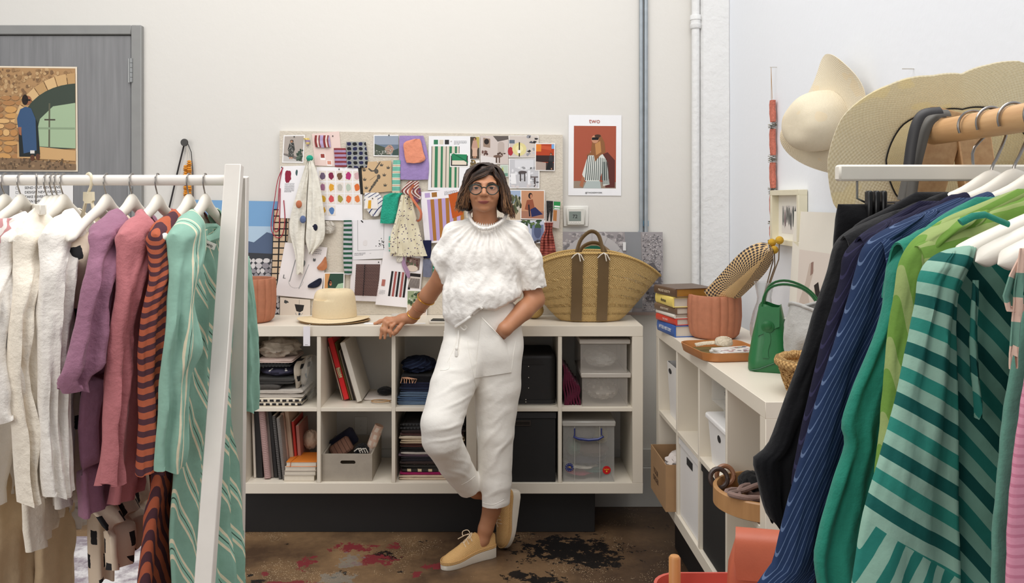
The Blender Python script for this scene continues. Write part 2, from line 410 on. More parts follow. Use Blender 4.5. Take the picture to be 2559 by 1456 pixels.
# corner column with lumpy paint, and its pipe
mb = MB()
def colf(u, v):
    x = 1.035+.152*u; y = WALL-.055*min(1, u*9)*(1 if u > .001 else 0)
    if u == 0: y = WALL
    z = 3.9*v; k = noise.noise((x*14, z*5, 3))*.004
    return (x, y-k, z)
mb.grid(colf, 24, 120); struct(mb.build('trim_1', m_col))
pipe = thing('wall_pipe', 'white painted pipe running up beside the corner column', 'pipe', (1.02, WALL-.03, .0))
px0 = W(1735, 0).x
mb = MB().tube([(px0, WALL-.03, z) for z in (.99, 1.5, 2.0, 2.6, 3.2, 3.9)], .021, 16); mb.build('riser', m_col, pipe)
zc = W(0, 58).z
MB().lathe([(.0, -.035), (.026, -.035), (.029, -.03), (.029, -.012), (.026, -.01), (.026, .008), (.029, .01), (.029, .03), (.026, .035), (.021, .035)], (px0, WALL-.03, zc), 20).build('collar', m_col, pipe)
m_galv = mat('galvanised_steel', (172, 180, 186), .4, .12, 25, metal=.6)
for x, lb, zb in ((1601, 'left one of the two galvanised steel conduits on the wall', 600), (1613, 'right one of the two galvanised steel conduits on the wall', 575)):
    xx = W(x, 0).x; z0 = W(0, zb).z
    o = thing('steel_conduit', lb, 'conduit', (xx, WALL-.014, z0), 'steel conduits')
    MB().tube([(xx, WALL-.014, z0-.12), (xx, WALL-.014, 3.9)], .0105, 12).build('tube', m_galv, o)
    MB().bx(xx-.014, xx+.014, WALL-.012, WALL, z0+.02, z0+.05, .002).build('clip', mat('blue_clip', (110, 160, 190), .5) if x > 1605 else m_galv, o)
# ------------------------------------------------------------------ door
m_door = NT('brushed_grey_paint'); u_ = m_door.obj(); mp = m_door.n('ShaderNodeMapping'); mp.inputs['Scale'].default_value = (60, 60, 3); m_door.l(u_, mp.inputs[0])
m_door.color(m_door.mix(m_door.noise(1.0, 5, mp.outputs[0]), lin((104, 104, 106)), lin((142, 142, 143)))); m_door.rough(.45); m_door = m_door.m
m_dframe = mat('grey_door_frame_paint', (140, 140, 138), .45, .08, 10)
dx1 = W(360, 0).x; dzt = W(0, 66).z; lx1 = W(333, 0).x; lzt = W(0, 91).z
door = bpy.data.objects.new('door_1', None); COL.objects.link(door); door.location = (-2.4, WALL-.03, 0); struct(door)
mb = MB(); mb.bx(lx1+.003, dx1, WALL-.035, WALL, 0, dzt, .004); mb.bx(-3.05, lx1+.003, WALL-.035, WALL, lzt+.004, dzt, .004)
mb.build('door_frame', m_dframe, door)
MB().bx(-3.05, lx1-.002, WALL-.022, WALL, .008, lzt, .003).build('door_leaf', m_door, door)
m_hinge = mat('hinge_steel', (150, 152, 152), .35, .05, metal=.5)
for y0, y1 in ((146, 206), (465, 500)):
    a, b = W(329, y1, .03), W(329, y0, .03); h = (b.z-a.z)/5; mb = MB()
    for k in range(5): mb.tube([(a.x, WALL-.036, a.z+h*k+.001), (a.x, WALL-.036, a.z+h*(k+1)-.001)], .009, 12)
    mb.bx(a.x-.018, a.x, WALL-.03, WALL-.02, a.z, b.z); mb.build('hinge', m_hinge, door)
# ================================================================== cube shelving
m_white = mat('white_laminate', (228, 219, 203), .38, .015, 4)
m_black = mat('black_plinth_paint', (30, 28, 28), .6, .1, 10)
YF = 3.92; ZB = .2086; ZT = .9986; FR = .05; DV = .018
def unit(name, label, x0, x1, n, X=None, loc=(0, 0, 0), y0=YF, dep=.39, z0=ZB, zt=ZT):
    o = thing(name, label, 'shelf', loc, 'white cube shelving units'); cw = (x1-x0-2*FR-(n-1)*DV)/n; b = .0012; chh = (zt-z0-2*FR-DV)/2
    MB(X).bx(x0, x1, y0, y0+dep, zt-FR, zt, b).build('top_board', m_white, o); MB(X).bx(x0, x1, y0, y0+dep, z0, z0+FR, b).build('bottom_board', m_white, o)
    for xa in (x0, x1-FR): MB(X).bx(xa, xa+FR, y0+.0006, y0+dep, z0+FR, zt-FR, b).build('side_panel', m_white, o)
    for i in range(n-1):
        xa = x0+FR+cw*(i+1)+DV*i; MB(X).bx(xa, xa+DV, y0+.002, y0+dep, z0+FR, zt-FR, b).build('divider', m_white, o)
    for i in range(n):
        xa = x0+FR+(cw+DV)*i; MB(X).bx(xa, xa+cw, y0+.003, y0+dep, z0+FR+chh, z0+FR+chh+DV, b).build('middle_shelf', m_white, o)
    return o
XA0, XA1, XB1 = -1.59, -.100, .682
unit('cube_shelf', 'long white cube shelf under the pinboard', XA0, XA1-.0005, 4, None, (-.85, 4.1, ZB))
unit('cube_shelf', 'short white two by two cube shelf under the straw basket', XA1+.0005, XB1, 2, None, (.29, 4.1, ZB))
def cellA(i, row):
    cw = (XA1-XA0-2*FR-3*DV)/4; x = XA0+FR+(cw+DV)*i; h = (ZT-ZB-2*FR-DV)/2; z = ZB+FR if row == 0 else ZB+FR+h+DV
    return x, x+cw, z, z+h
def cellB(i, row):
    cw = (XB1-XA1-2*FR-DV)/2; x = XA1+FR+(cw+DV)*i; h = (ZT-ZB-2*FR-DV)/2; z = ZB+FR if row == 0 else ZB+FR+h+DV
    return x, x+cw, z, z+h
xb1 = P(1487, 0, YF+.07).x
tag(MB().bx(-1.55, xb1, YF+.07, YF+.375, 0, ZB-.0005, .002).build('shelf_plinth', m_black), 'matt black plinth under the shelf by the back wall', 'plinth')
# right unit: local frame x' into the wall, y' towards the back wall
ang = -math.asin(WTILT)
XR = Matrix.Translation((.746, 3.93, 0)) @ Matrix.Rotation(math.asin(WTILT), 4, 'Z') @ Matrix.Rotation(-PI/2, 4, 'Z')
# XR: local x = s (far -> near along the front), local y = t (into wall), z up
unit('cube_shelf', 'white four by two cube shelf along the right wall', 0, 1.49, 4, XR, (.97, 3.2, ZB), 0, .39)
tag(MB(XR).bx(.12, 1.40, .06, .36, 0, ZB-.0005, .002).build('shelf_plinth', m_black), 'matt black plinth under the shelf on the right wall', 'plinth')
def Rp(s, t, z): return XR @ Vector((s, t, z))
MB(XR).lathe([(0, -.003), (.011, -.003), (.013, 0), (.013, .002)], (1.491, .055, ZT-.06), 16, Matrix.Rotation(PI/2, 3, 'Y')).build('bolt', m_hinge, [o for o in bpy.data.objects if o.get('label', '').startswith('white four')][0])
# ================================================================== pinboard and everything pinned to it
BO = .032   # board face in front of the wall
m_linen = cloth('oatmeal_linen', (214, 205, 190), .35, 90)
bl, br_ = W(703, 0).x, W(1405, 0).x
fr = quadframe([(703, 328), (1405, 338), (1405, 787), (703, 787)], 0)
mb = MB()
C = [fr(a, b, .0005) for a, b in ((0, 0), (1, 0), (1, 1), (0, 1))]; C[2].z = C[3].z = ZT+.001
mb.add(C+[p+Vector((0, -BO+.001, 0)) for p in C], [(0, 1, 2, 3), (7, 6, 5, 4), (4, 5, 1, 0), (5, 6, 2, 1), (6, 7, 3, 2), (7, 4, 0, 3)])
board = tag(mb.build('pinboard', m_linen), 'wide linen covered pinboard standing on the shelf', 'pinboard')
mp_ = mat('steel_pin', (40, 40, 42), .3, 0, metal=.6); mpw = mat('pearl_pin', (225, 222, 215), .2, 0)
layer = [0]
def off(): layer[0] += 1; return BO+.0008+.00035*layer[0]
def sheet(q, label, shapes, cat='picture', col=(240, 238, 236), name='pinned_photo', pin=None, o=None, th=.0005, base=None):
    o = o or off(); f = quadframe(q, o); mb = MB(); mb.prism([(0, 0), (1, 0), (1, 1), (0, 1)], f, th)
    c = f(.5, 1, 0); t = thing(name, label, cat, c)
    mb.build('paper', base or paper(col), t)
    if shapes: paint(f, shapes, 'print', t, th+.00005, .00002)
    if pin: 
        p = f(pin[0], pin[1], th+.002); MB().sphere(p, .0032, 6).build('pin', mp_ if len(pin) < 3 else mpw, t)
    return t
def q4(a, b, c, d): return [(a, b), (c, b), (c, d), (a, d)]
rng = random.Random(5)
def lines(u0, v0, u1, n, dv, rg, col=(90, 90, 95), h=.35):
    out = []
    for i in range(n):
        u = u0
        while u < u1*(1 if i < n-1 else .8):
            wd = rg.uniform(.02, .06)*(u1-u0)/.4; out.append((rect(u, v0+i*dv, min(u+wd, u1), v0+i*dv+dv*h), col)); u += wd+.012
    return out
def figure(u, v, h, w_, top, bottom, skin=(190, 140, 110), hair=(50, 38, 32)):
    return [([(u-w_*.32, v+h*.14), (u+w_*.32, v+h*.14), (u+w_*.55, v+h*.5), (u+w_*.4, v+h*.62), (u-w_*.4, v+h*.62), (u-w_*.55, v+h*.5)], top),
            ([(u-w_*.38, v+h*.5), (u+w_*.38, v+h*.5), (u+w_*.42, v+h*.9), (u-w_*.42, v+h*.9)], bottom),
            (rect(u-w_*.25, v+h*.9, u-w_*.05, v+h), skin), (rect(u+w_*.05, v+h*.9, u+w_*.25, v+h), skin),
            (ell(u, v+h*.06, w_*.28, h*.075), hair), (ell(u-w_*.03, v+h*.08, w_*.18, h*.058), skin), (rect(u-w_*.16, v+h*.06, u+w_*.1, v+h*.075), (20, 20, 22))]
# --- top left group
sheet([(713, 339), (766, 338), (762, 408), (709, 407)], 'small photo of a figure in a patterned dress, top left of the pinboard',
      [(rect(.05, .04, .95, .96), (176, 166, 158)), ([(.05, .7), (.95, .96), (.05, .96)], (196, 192, 188)), ([(.05, .66), (.5, .72), (.95, .9), (.95, .96), (.05, .72)], (120, 112, 108))]
      + speck(rng, 40, (.68, .5, .93, .9), .06, [(52, 66, 56), (88, 104, 90), (60, 80, 66)]) + figure(.4, .18, .68, .3, (62, 62, 60), (80, 80, 76))
      + speck(rng, 40, (.28, .3, .5, .74), .018, [(200, 198, 190), (30, 30, 30)]), pin=(.5, .06))
def scrap(rows, label, m, name='fabric_swatch', cat='swatch', thick=.006, nf=2, amp=.003, seed=1, o=None, nv=12, nu=20, t=None, part='cloth', grp=None):
    """small cloth: rows (py,xl,xr) on the board"""
    o = o or (off()+thick*.5+.003); d = WALL-o
    mb = MB(); drape(mb, [(r[0], r[1], r[2], d, d) for r in rows], thick, nf, amp, seed, nu, nv, .8, .002)
    if t is None: return tag(mb.build(name, m), label, cat, grp)
    return mb.build(part, m, t)
scrap([(345, 757, 772), (353, 764, 775), (363, 766, 771)], 'tiny yellow and lilac cloth scrap beside the patterned dress photo', stripes('yellow_lilac', [(.012, (222, 196, 120)), (.012, (160, 140, 180))], 90))
sheet([(783, 336), (851, 329), (859, 417), (791, 414)], 'blush pink paper with two colour chips, leaning at the top of the pinboard',
      [(rect(.22, .62, .4, .82), (244, 240, 238)), (rect(.24, .635, .38, .755), (150, 66, 58)), (rect(.44, .83, .62, .99), (244, 240, 238)), (rect(.46, .845, .6, .95), (214, 146, 124))], 'paper', (232, 208, 200), 'pink_paper', (.75, .12))
m_ml = stripes('maroon_lilac_stripe', [(.012, (142, 62, 62)), (.008, (236, 222, 214)), (.008, (150, 80, 80)), (.016, (186, 168, 204))], 0)
m_ml2 = stripes('maroon_lilac_stripe_b', [(.010, (140, 60, 66)), (.012, (172, 150, 184))], 90)
scrap([(338, 787, 823), (352, 786, 825), (368, 789, 827)], 'maroon and lilac vertical striped swatch on the pink paper', m_ml, amp=.004)
scrap([(370, 834, 864), (392, 836, 866), (417, 837, 867)], 'maroon and lilac horizontal striped swatch below the pink paper', m_ml2)
def ikat():
    t = NT('ikat_blots'); u, v = t.uv(); a = t.math('SINE', t.math('MULTIPLY', u, 105)); b = t.math('SINE', t.math('MULTIPLY', v, 130))
    h = t.math('ADD', t.math('MULTIPLY', a, b), t.math('MULTIPLY', t.math('SUBTRACT', t.noise(60, 3), .5), .9))
    t.color(t.ramp(t.math('MULTIPLY_ADD', h, .5, .5), [(0, lin((28, 28, 30))), (.3, lin((150, 152, 150))), (.7, lin((36, 38, 78)))])); t.rough(.9); return t.m
scrap([(354, 865, 914), (380, 866, 917), (400, 866, 919), (419, 868, 917)], 'grey ikat swatch with black and blue blots near the top', ikat(), thick=.008, amp=.004)
sheet([(936, 338), (998, 338), (998, 392), (936, 391)], 'landscape photo of a rocky headland over the sea, beside the lilac cloth',
      [(rect(.04, .05, 1, .95), (150, 160, 176)), (rect(.04, .45, 1, .95), (106, 122, 140)), ([(.04, .42), (.3, .52), (.5, .6), (.7, .95), (.04, .95)], (74, 84, 72)),
       ([(.45, .62), (.58, .48), (.7, .46), (.8, .6), (.84, .72), (.7, .9), (.5, .9)], (170, 148, 132)), ([(.78, .72), (1, .62), (1, .95), (.74, .95)], (64, 82, 78))]
      + speck(rng, 50, (.06, .72, .7, .92), .03, [(186, 186, 180), (120, 120, 112), (84, 92, 78)]) + speck(rng, 14, (.52, .5, .78, .8), .03, [(196, 170, 150), (140, 112, 98), (214, 150, 140)]), pin=(.62, .02))
m_purp = cloth('lilac_cloth', (160, 138, 190), .3); m_peach = cloth('peach_cloth', (230, 150, 120), .35); m_mint = stripes('mint_cream_stripe', [(.022, (120, 190, 170)), (.004, (240, 232, 214)), (.004, (196, 160, 130)), (.004, (240, 232, 214))], 90)
scrap([(339, 998, 1058), (370, 998, 1066), (410, 998, 1072), (449, 1000, 1070)], 'lilac cloth hanging behind the peach cloth', m_purp, thick=.006, amp=.004, nf=3, nv=20, nu=30)
scrap([(347, 1036, 1049), (356, 1010, 1053), (380, 1010, 1058), (398, 1013, 1063), (407, 1016, 1050)], 'peach cloth swatch pinned on the lilac cloth', m_peach, thick=.008, amp=.003, o=off()+.020)
# green stripe sheet with handbag
G, Cc, K = (52, 122, 86), (216, 206, 190), (58, 44, 44)
sh = [(rect(.07, .19, .72, .95), Cc)]
for u, wd, c in ((.07, .015, K), (.15, .07, G), (.29, .05, G), (.41, .014, K), (.49, .06, G), (.62, .05, G), (.715, .014, K)): sh.append((rect(u, .19, u+wd, .95), c))
for u, c in ((.12, G), (.25, Cc), (.38, (48, 46, 46))): sh.append((rect(u, .07, u+.1, .155), c))
sh += lines(.6, .09, .9, 4, .018, rng)+[(rect(.51, .32, .95, .57), (243, 241, 238)), ([(.53, .36), (.93, .36), (.93, .55), (.53, .55)], (40, 36, 36)), (rect(.56, .45, .9, .53), (226, 214, 196)), ([(.54, .33), (.91, .34), (.9, .45), (.56, .45)], (36, 130, 88)), ([(.56, .32), (.6, .32), (.94, .47), (.92, .52), (.9, .48)], (22, 100, 66))]
sheet([(1073, 341), (1178, 341), (1176, 476), (1071, 475)], 'white sheet with green and cream stripes and a handbag picture', sh, 'sheet', (238, 238, 240), 'design_sheet', (.53, .09, 1))
# right top photos
def room_photo():
    r = random.Random(3); s = [(rect(0, 0, 1, 1), (206, 194, 188)), ([(.45, 0), (1, 0), (1, .12), (.62, .2)], (96, 88, 84)), ([(0, .68), (.55, .78), (.6, 1), (0, 1)], (222, 216, 214)), ([(.1, .06), (.35, .1), (.35, .42), (.1, .38)], (150, 128, 112)), (ell(.22, .2, .09, .1), (40, 30, 28)), (rect(.62, .3, .86, .66), (186, 172, 164)), (ell(.74, .3, .12, .1), (186, 172, 164))]
    return s+speck(r, 6, (.08, .55, .45, .66), .06, [(70, 50, 46), (110, 80, 72)])+[(ell(.62, .72, .16, .05), (112, 88, 76)), (rect(.55, .75, .6, .95), (90, 70, 60)), (rect(.66, .75, .7, .95), (90, 70, 60))]+speck(r, 6, (.64, .58, .9, .7), .05, [(86, 66, 58), (130, 100, 88)])
sheet(q4(1175, 342, 1199, 399), 'narrow photo of a figure in a draped beige sari by a door', [(rect(.03, .02, .97, .98), (72, 62, 52)), (rect(.55, .02, .97, .5), (186, 168, 96))]+figure(.5, .05, .9, .6, (190, 150, 132), (206, 172, 150)))
sheet(q4(1201, 341, 1270, 411), 'photo of a pale vaulted lounge with dark cushions', room_photo())
def flatlay():
    r = random.Random(8); s = [(rect(.02, .02, .98, .98), (206, 196, 188))]+speck(r, 12, (.55, .02, .95, .9), .09, [(44, 40, 42), (190, 190, 194), (80, 80, 88), (150, 150, 156)], .6)+[(ell(.06, .72, .09, .2), (170, 48, 56)), (ell(.36, .62, .24, .3, 24), (222, 210, 150)), (ell(.36, .6, .13, .16), (234, 224, 170)), (rect(.34, .3, .38, .96), (34, 30, 30)), (rect(.3, .66, .4, .8), (236, 234, 230)), (rect(.02, .2, .2, .36), (98, 110, 124))]
    return s
sheet([(1271, 340), (1345, 340), (1344, 395), (1271, 394)], 'flat lay photo with a round yellow straw hat', flatlay(), pin=(.7, .06))
def cafe():
    r = random.Random(9); s = [(rect(.03, .02, .97, .97), (196, 196, 200)), ([(.2, .05), (.8, .05), (.8, .3), (.5, .42), (.2, .3)], (216, 216, 220))]+speck(r, 26, (.05, .3, .95, .8), .06, [(236, 236, 238), (150, 150, 154), (96, 94, 96), (226, 226, 230)], .5)
    return s+[(ell(.45, .46, .14, .05), (84, 76, 76)), (rect(.36, .48, .4, .76), (70, 64, 64)), (rect(.5, .48, .54, .76), (70, 64, 64)), (rect(.82, .62, .87, .95), (74, 62, 62)), (rect(.62, .6, .95, .64), (110, 100, 100)), ([(.06, .5), (.22, .5), (.25, .85), (.08, .85)], (236, 236, 238)), (rect(.62, .4, .7, .9), (232, 232, 235))]+speck(r, 12, (.05, .85, .95, .95), .06, [(206, 204, 206), (214, 206, 206)])
sheet([(1271, 397), (1348, 396), (1347, 471), (1271, 471)], 'black and white photo of pale cafe tables and chairs', cafe())
sheet(q4(1175, 401, 1199, 428), 'tiny photo of tan foliage above the dark hair', speck(rng, 30, (.05, .05, .95, .95), .15, [(120, 100, 66), (180, 150, 96), (96, 86, 60)]))
sheet(q4(1250, 412, 1270, 442), 'tiny pale green photo beside the cafe picture', [(rect(.04, .04, .96, .7), (186, 202, 186)), (rect(.04, .7, .96, .96), (110, 150, 132)), (ell(.3, .45, .1, .25), (176, 184, 110))])
sheet([(1337, 359), (1386, 359), (1385, 428), (1336, 427)], 'photo of an orange building and a figure in black', [(rect(.04, .03, .96, .97), (176, 66, 34)), (rect(.04, .04, .3, .3), (222, 132, 50)), (rect(.82, .04, .96, .2), (120, 170, 220)), ([(.3, .08), (.8, .12), (.8, .26), (.3, .2)], (196, 84, 50)), (rect(.04, .44, .96, .68), (52, 34, 32)), ([(.04, .66), (.55, .7), (.6, .97), (.04, .97)], (176, 158, 148)), (rect(.55, .7, .96, .97), (60, 48, 46))]+figure(.8, .35, .6, .22, (52, 52, 56), (34, 34, 38))+[([(.55, .97), (.7, .6), (.8, .95)], (28, 26, 28))])
# middle left : cat colour sheets become plain coloured blots
def blots(grid, cols, r): 
    s = []
    for (u, v, w_, h), c in zip(grid, cols): s += [(rect(u, v, u+w_, v+h), (228, 220, 212)), (blob(u+w_/2, v+h/2, w_*.42, h*.42, r, 14, .3), c)]
    return s
gc = [(104, 88, 112), (126, 34, 68), (112, 82, 60), (176, 52, 112), (206, 170, 172), (160, 110, 140), (220, 160, 50), (190, 186, 176), (184, 196, 180), (216, 110, 52), (216, 170, 60), (204, 80, 84), (160, 150, 70), (224, 110, 66), (222, 128, 66), (216, 166, 56), (86, 126, 180)]
gg = [(.05+.19*(i % 5), .07+.215*(i//5), .165, .195) for i in range(15)]+[(.05, .72, .165, .19), (.24, .72, .165, .19)]
sheet([(795, 418), (907, 418), (909, 551), (797, 549)], 'white sheet printed with rows of small coloured blots', blots(gg, gc, random.Random(4)), 'sheet', (242, 240, 242), 'colour_sheet', (.5, .04))
sheet([(706, 416), (772, 414), (768, 546), (698, 544)], 'white sheet with one dark red blot and small print', [(blob(.3, .2, .14, .14, random.Random(2), 16, .25), (140, 30, 56)), (blob(.62, .13, .05, .07, rng), (70, 96, 96))]+lines(.2, .33, .55, 9, .02, rng), 'sheet', (243, 241, 243), 'colour_sheet', (.05, .02))
m_stencil = MATS.get('x') or mat('tan_paper', (206, 176, 138), .8, .06, 14)
sc = [([(.62, .02), (.66, .02), (.44, .32), (.32, .32), (.22, .22), (.26, .2), (.36, .28), (.42, .28)], (84, 78, 70)), ([(.56, .48), (.6, .5), (.26, .96), (.2, .94)], (84, 78, 70)), ([(.5, .44), (.54, .42), (.3, .58), (.24, .6)], (110, 98, 84)), (ell(.5, .32, .07, .08), (88, 82, 74)), (ell(.57, .5, .06, .08), (88, 82, 74))]
for u, v in ((.1, .25), (.68, .12), (.9, .22), (.76, .45), (.1, .55), (.78, .78), (.14, .82)): sc.append(([(u-.06, v-.05), (u-.02, v), (u, v-.07), (u+.02, v), (u+.07, v-.03), (u+.03, v+.05), (u-.05, v+.04)], (84, 78, 70)))
for u, v in ((.5, .62), (.44, .68), (.4, .74), (.34, .8)): sc.append((ell(u, v, .05, .04), (90, 84, 74)))
sheet([(905, 406), (980, 402), (982, 478), (909, 484)], 'tan paper stencilled with a dark leafy vine', sc, 'paper', (206, 176, 138), 'stencil_paper', (.56, .03, 1))
sheet([(897, 409), (906, 408), (911, 485), (904, 485)], 'narrow black strip beside the tan stencil paper', None, 'strip', (44, 42, 40), 'dark_strip')
scrap([(400, 983, 1001), (440, 980, 1000), (485, 980, 1000)], 'narrow mint striped swatch beside the tan stencil paper', m_mint, nv=16)
# drawing sheets
ds = [(rect(.17, 0, .18, .78), (150, 150, 150)), (rect(.17, .77, .78, .78), (150, 150, 150)), (rect(.77, 0, .78, .78), (150, 150, 150)), (rect(.98, .1, .985, .7), (170, 170, 170))]
rr = random.Random(11)
for i in range(34):
    u, v = .58+.2*rr.random(), .48+.24*rr.random()
    if u-.58 > (.72-v)*.8-.05: ds.append((ell(u, v, .012, .012, 8), (30, 30, 30)))
ds += [(ell(.26+.01*i, .02+.012*i, .015, .015, 8), (30, 30, 30)) for i in range(4)]+[(blob(.35, .58, .06, .1, rr, 9), (224, 220, 220))]+lines(.1, .83, .35, 3, .025, rr)+lines(.45, .85, .62, 1, .02, rr)
sheet([(878, 550), (987, 546), (985, 643), (879, 648)], 'white drawing sheet with a cluster of black dots', ds, 'sheet', (232, 230, 232), 'drawing_sheet')
m_fringe = stripes('green_white_check', [(.012, (46, 92, 70)), (.012, (196, 196, 204))], 90, .006)
scrap([(550, 859, 879), (600, 858, 880), (650, 858, 880), (686, 861, 879)], 'green and grey checked fringed strip hanging beside the dot drawing', m_fringe, nv=26, thick=.008)
scrap([(552, 808, 828), (565, 809, 838), (583, 811, 832)], 'crumpled cream lace scrap under the sheet of coloured blots', cloth('cream_lace', (226, 218, 206), .9, 150), thick=.012, amp=.008)
# sketch sheet bottom left with leather and navy scraps
sk = [([(.62, .36), (.64, .36), (.5, .84), (.48, .84)], (170, 170, 172)), ([(.3, .3), (.32, .3), (.27, .72), (.25, .72)], (140, 140, 142))]+[(ell(.40+.16*math.cos(t), .70+.13*math.sin(t), .006, .006, 6), (130, 130, 132)) for t in [PI*i/22 for i in range(23)]]+[(ell(.37, .18, .06, .1, 14, .3), (104, 110, 108)), (ell(.5, .36, .045, .07, 12, .2), (120, 126, 124))]+lines(.68, .06, .88, 4, .035, rr, (110, 110, 112))+[(ell(.72+.02*i, .26+.01*(i % 2), .012, .03, 8), (90, 90, 92)) for i in range(3)]+[(rect(.1, .6, .12, .66), (120, 120, 120)), (rect(.1, .66, .16, .67), (120, 120, 120))]
t = sheet([(718, 604), (822, 617), (806, 746), (693, 735)], 'tilted white sketch sheet with pencil lines at the lower left', sk, 'sheet', (236, 230, 230), 'sketch_sheet')
m_leath = mat('tan_leather', (190, 120, 78), .5, .08, 20, .2)
scrap([(641, 812, 814), (655, 803, 817), (668, 792, 817), (675, 797, 812)], 'tan leather teardrop pinned to the sketch sheet', m_leath, 'leather_scrap', 'leather', nf=1)
scrap([(695, 797, 803), (702, 785, 804), (712, 770, 800), (719, 770, 790)], 'navy cloth scrap pinned low on the sketch sheet', cloth('navy_scrap', (34, 38, 56)), thick=.006)
sheet([(814, 679), (865, 679), (864, 730), (812, 729)], 'small photo of a figure in a blue top under a green arch', [(rect(.05, .05, .95, .98), (46, 76, 62)), ([(.05, .05), (.3, .05), (.2, .5), (.22, .98), (.05, .98)], (206, 150, 96)), ([(.5, .9), (.7, .55), (.95, .5), (.95, .98), (.5, .98)], (170, 200, 170)), ([(.2, .98), (.24, .76), (.42, .74), (.48, .98)], (60, 78, 112)), (ell(.31, .5, .09, .16), (36, 26, 24)), (ell(.34, .54, .06, .11), (190, 120, 90)), (rect(.28, .48, .38, .53), (16, 16, 16))])
sheet([(706, 740), (780, 746), (780, 790), (705, 790)], 'cream card with a black cup shaped drawing', [(rect(.01, .01, .99, .99), (226, 214, 200)), ([(.48, .3), (.8, .32), (.76, .62), (.66, .72), (.54, .66)], (44, 42, 42)), (rect(.63, .05, .64, .3), (90, 90, 90)), ([(.62, .72), (.68, .78), (.66, .96), (.6, .96)], (70, 76, 92)), (blob(.2, .2, .09, .12, rr, 12, .6), (70, 74, 74)), ([(.5, .75), (.52, .75), (.56, .9), (.54, .9)], (150, 150, 150)), ([(.74, .75), (.76, .75), (.7, .9), (.68, .9)], (150, 150, 150))], 'card', (226, 214, 200), 'drawing_card')
# brown woven texture print
br = [(rect(.16, .1, .96, .87), (60, 46, 48))]
for j in range(26):
    for i in range(22): br.append((ell(.18+.036*i+.018*(j % 2), .12+.029*j, .012, .008, 6), (172, 132, 122)))
br += [(rect(.45, .1, .48, .87), (44, 34, 36))]
sheet([(882, 648), (957, 648), (950, 751), (877, 748)], 'sheet with a dark brown woven texture print', br, 'sheet', (226, 220, 222), 'texture_sheet', (.9, .05))
# stripe and photo sheet
ss = []
for k, (u, c) in enumerate(((.26, (36, 34, 36)), (.345, (160, 84, 80)), (.43, (36, 34, 36)), (.52, (160, 84, 80)), (.6, (36, 34, 36)), (.7, (36, 34, 36)))): ss.append((rect(u, .35, u+.052, .82), c))
for u in (.325, .41, .5, .58):
    for j in range(24): ss.append((rect(u, .35+.0195*j, u+.008, .358+.0195*j), (70, 70, 70)))
ss += [(rect(.07, .52, .15, .64), (176, 110, 100))]+lines(.05, .72, .18, 6, .014, rr)
ss += [(rect(.58, .06, .92, .28), (120, 98, 90))]+speck(rr, 20, (.6, .07, .9, .2), .03, [(90, 60, 58), (176, 150, 140), (84, 96, 72)])+[(ell(.75, .26, .14, .06), (216, 200, 184)), (rect(.7, .34, .98, .62), (206, 196, 188)), (rect(.72, .35, .97, .41), (34, 30, 30))]
for i in range(9): ss.append(([(.7+.03*i, .62), (.72+.03*i, .62), (.76+.025*i, .44), (.745+.025*i, .44)], (56, 44, 44)))
sheet([(962, 626), (1061, 637), (1048, 768), (941, 758)], 'white sheet with black and rose stripes and two small photos', ss, 'sheet', (240, 236, 238), 'design_sheet')
scrap([(632, 996, 1008), (645, 990, 1010), (654, 991, 1005)], 'small checked cream scrap on the rose stripe sheet', stripes('cream_check', [(.009, (226, 220, 208)), (.001, (120, 116, 110))], 30))
scrap([(640, 1007, 1010), (660, 1004, 1015), (680, 1012, 1024), (694, 1018, 1025)], 'twisted lilac ribbon on the rose stripe sheet', cloth('lilac_ribbon', (170, 140, 168)), 'ribbon', 'ribbon')
sheet([(1019, 721), (1070, 722), (1068, 795), (1018, 795)], 'photo of a figure in a dark sun hat among palms, low on the board', [(rect(.04, .04, .96, .6), (150, 164, 130)), (rect(.04, .5, .96, .9), (222, 206, 192))]+speck(rr, 26, (.05, .08, .95, .5), .1, [(76, 100, 66), (110, 130, 84), (190, 196, 180), (60, 78, 56)])+[(ell(.62, .18, .14, .12), (50, 54, 72)), (ell(.62, .28, .1, .1), (196, 150, 120)), ([(.52, .4), (.74, .36), (.8, .7), (.5, .72)], (140, 90, 96))])
# centre cloths
m_nst = stripes('navy_thin_stripe', [(.014, (236, 234, 232)), (.004, (60, 66, 110))], 55)
scrap([(481, 912, 945), (500, 910, 958), (520, 914, 955), (540, 928, 945)], 'white scrap with thin navy stripes below the stencil paper', m_nst, thick=.006)
sheet([(918, 494), (947, 492), (949, 521), (914, 521)], 'creased white paper square with a strip of yellow tape', [(rect(.26, .25, .5, .98), (222, 166, 50))], 'paper', (238, 232, 226), 'paper_square', (.6, .1), o=off()+.012)
m_teal = cloth('teal_towel', (46, 168, 140), .6, 110)
scrap([(482, 975, 1008), (490, 958, 1000), (500, 957, 996), (530, 952, 993), (558, 950, 985)], 'teal fringed towel swatch in the middle of the board', m_teal, thick=.012, amp=.006)
m_flor = NT('floral_cream')
u, v = m_flor.uv(); vo = m_flor.n('ShaderNodeTexVoronoi'); vo.inputs['Scale'].default_value = 75; cb = m_flor.n('ShaderNodeCombineXYZ'); m_flor.l(u, cb.inputs[0]); m_flor.l(v, cb.inputs[1]); m_flor.l(cb.outputs[0], vo.inputs['Vector'])
m_flor.color(m_flor.mix(m_flor.math('LESS_THAN', vo.outputs['Distance'], .25), lin((226, 218, 192)), m_flor.mix(m_flor.math('GREATER_THAN', m_flor.noise(300), .5), lin((84, 84, 130)), lin((120, 84, 76))))); m_flor.rough(.85); m_flor = m_flor.m
t = thing('floral_cloth', 'cream cloth with tiny flowers pinned and hanging below the lilac cloth', 'swatch', W(1020, 640, .05))
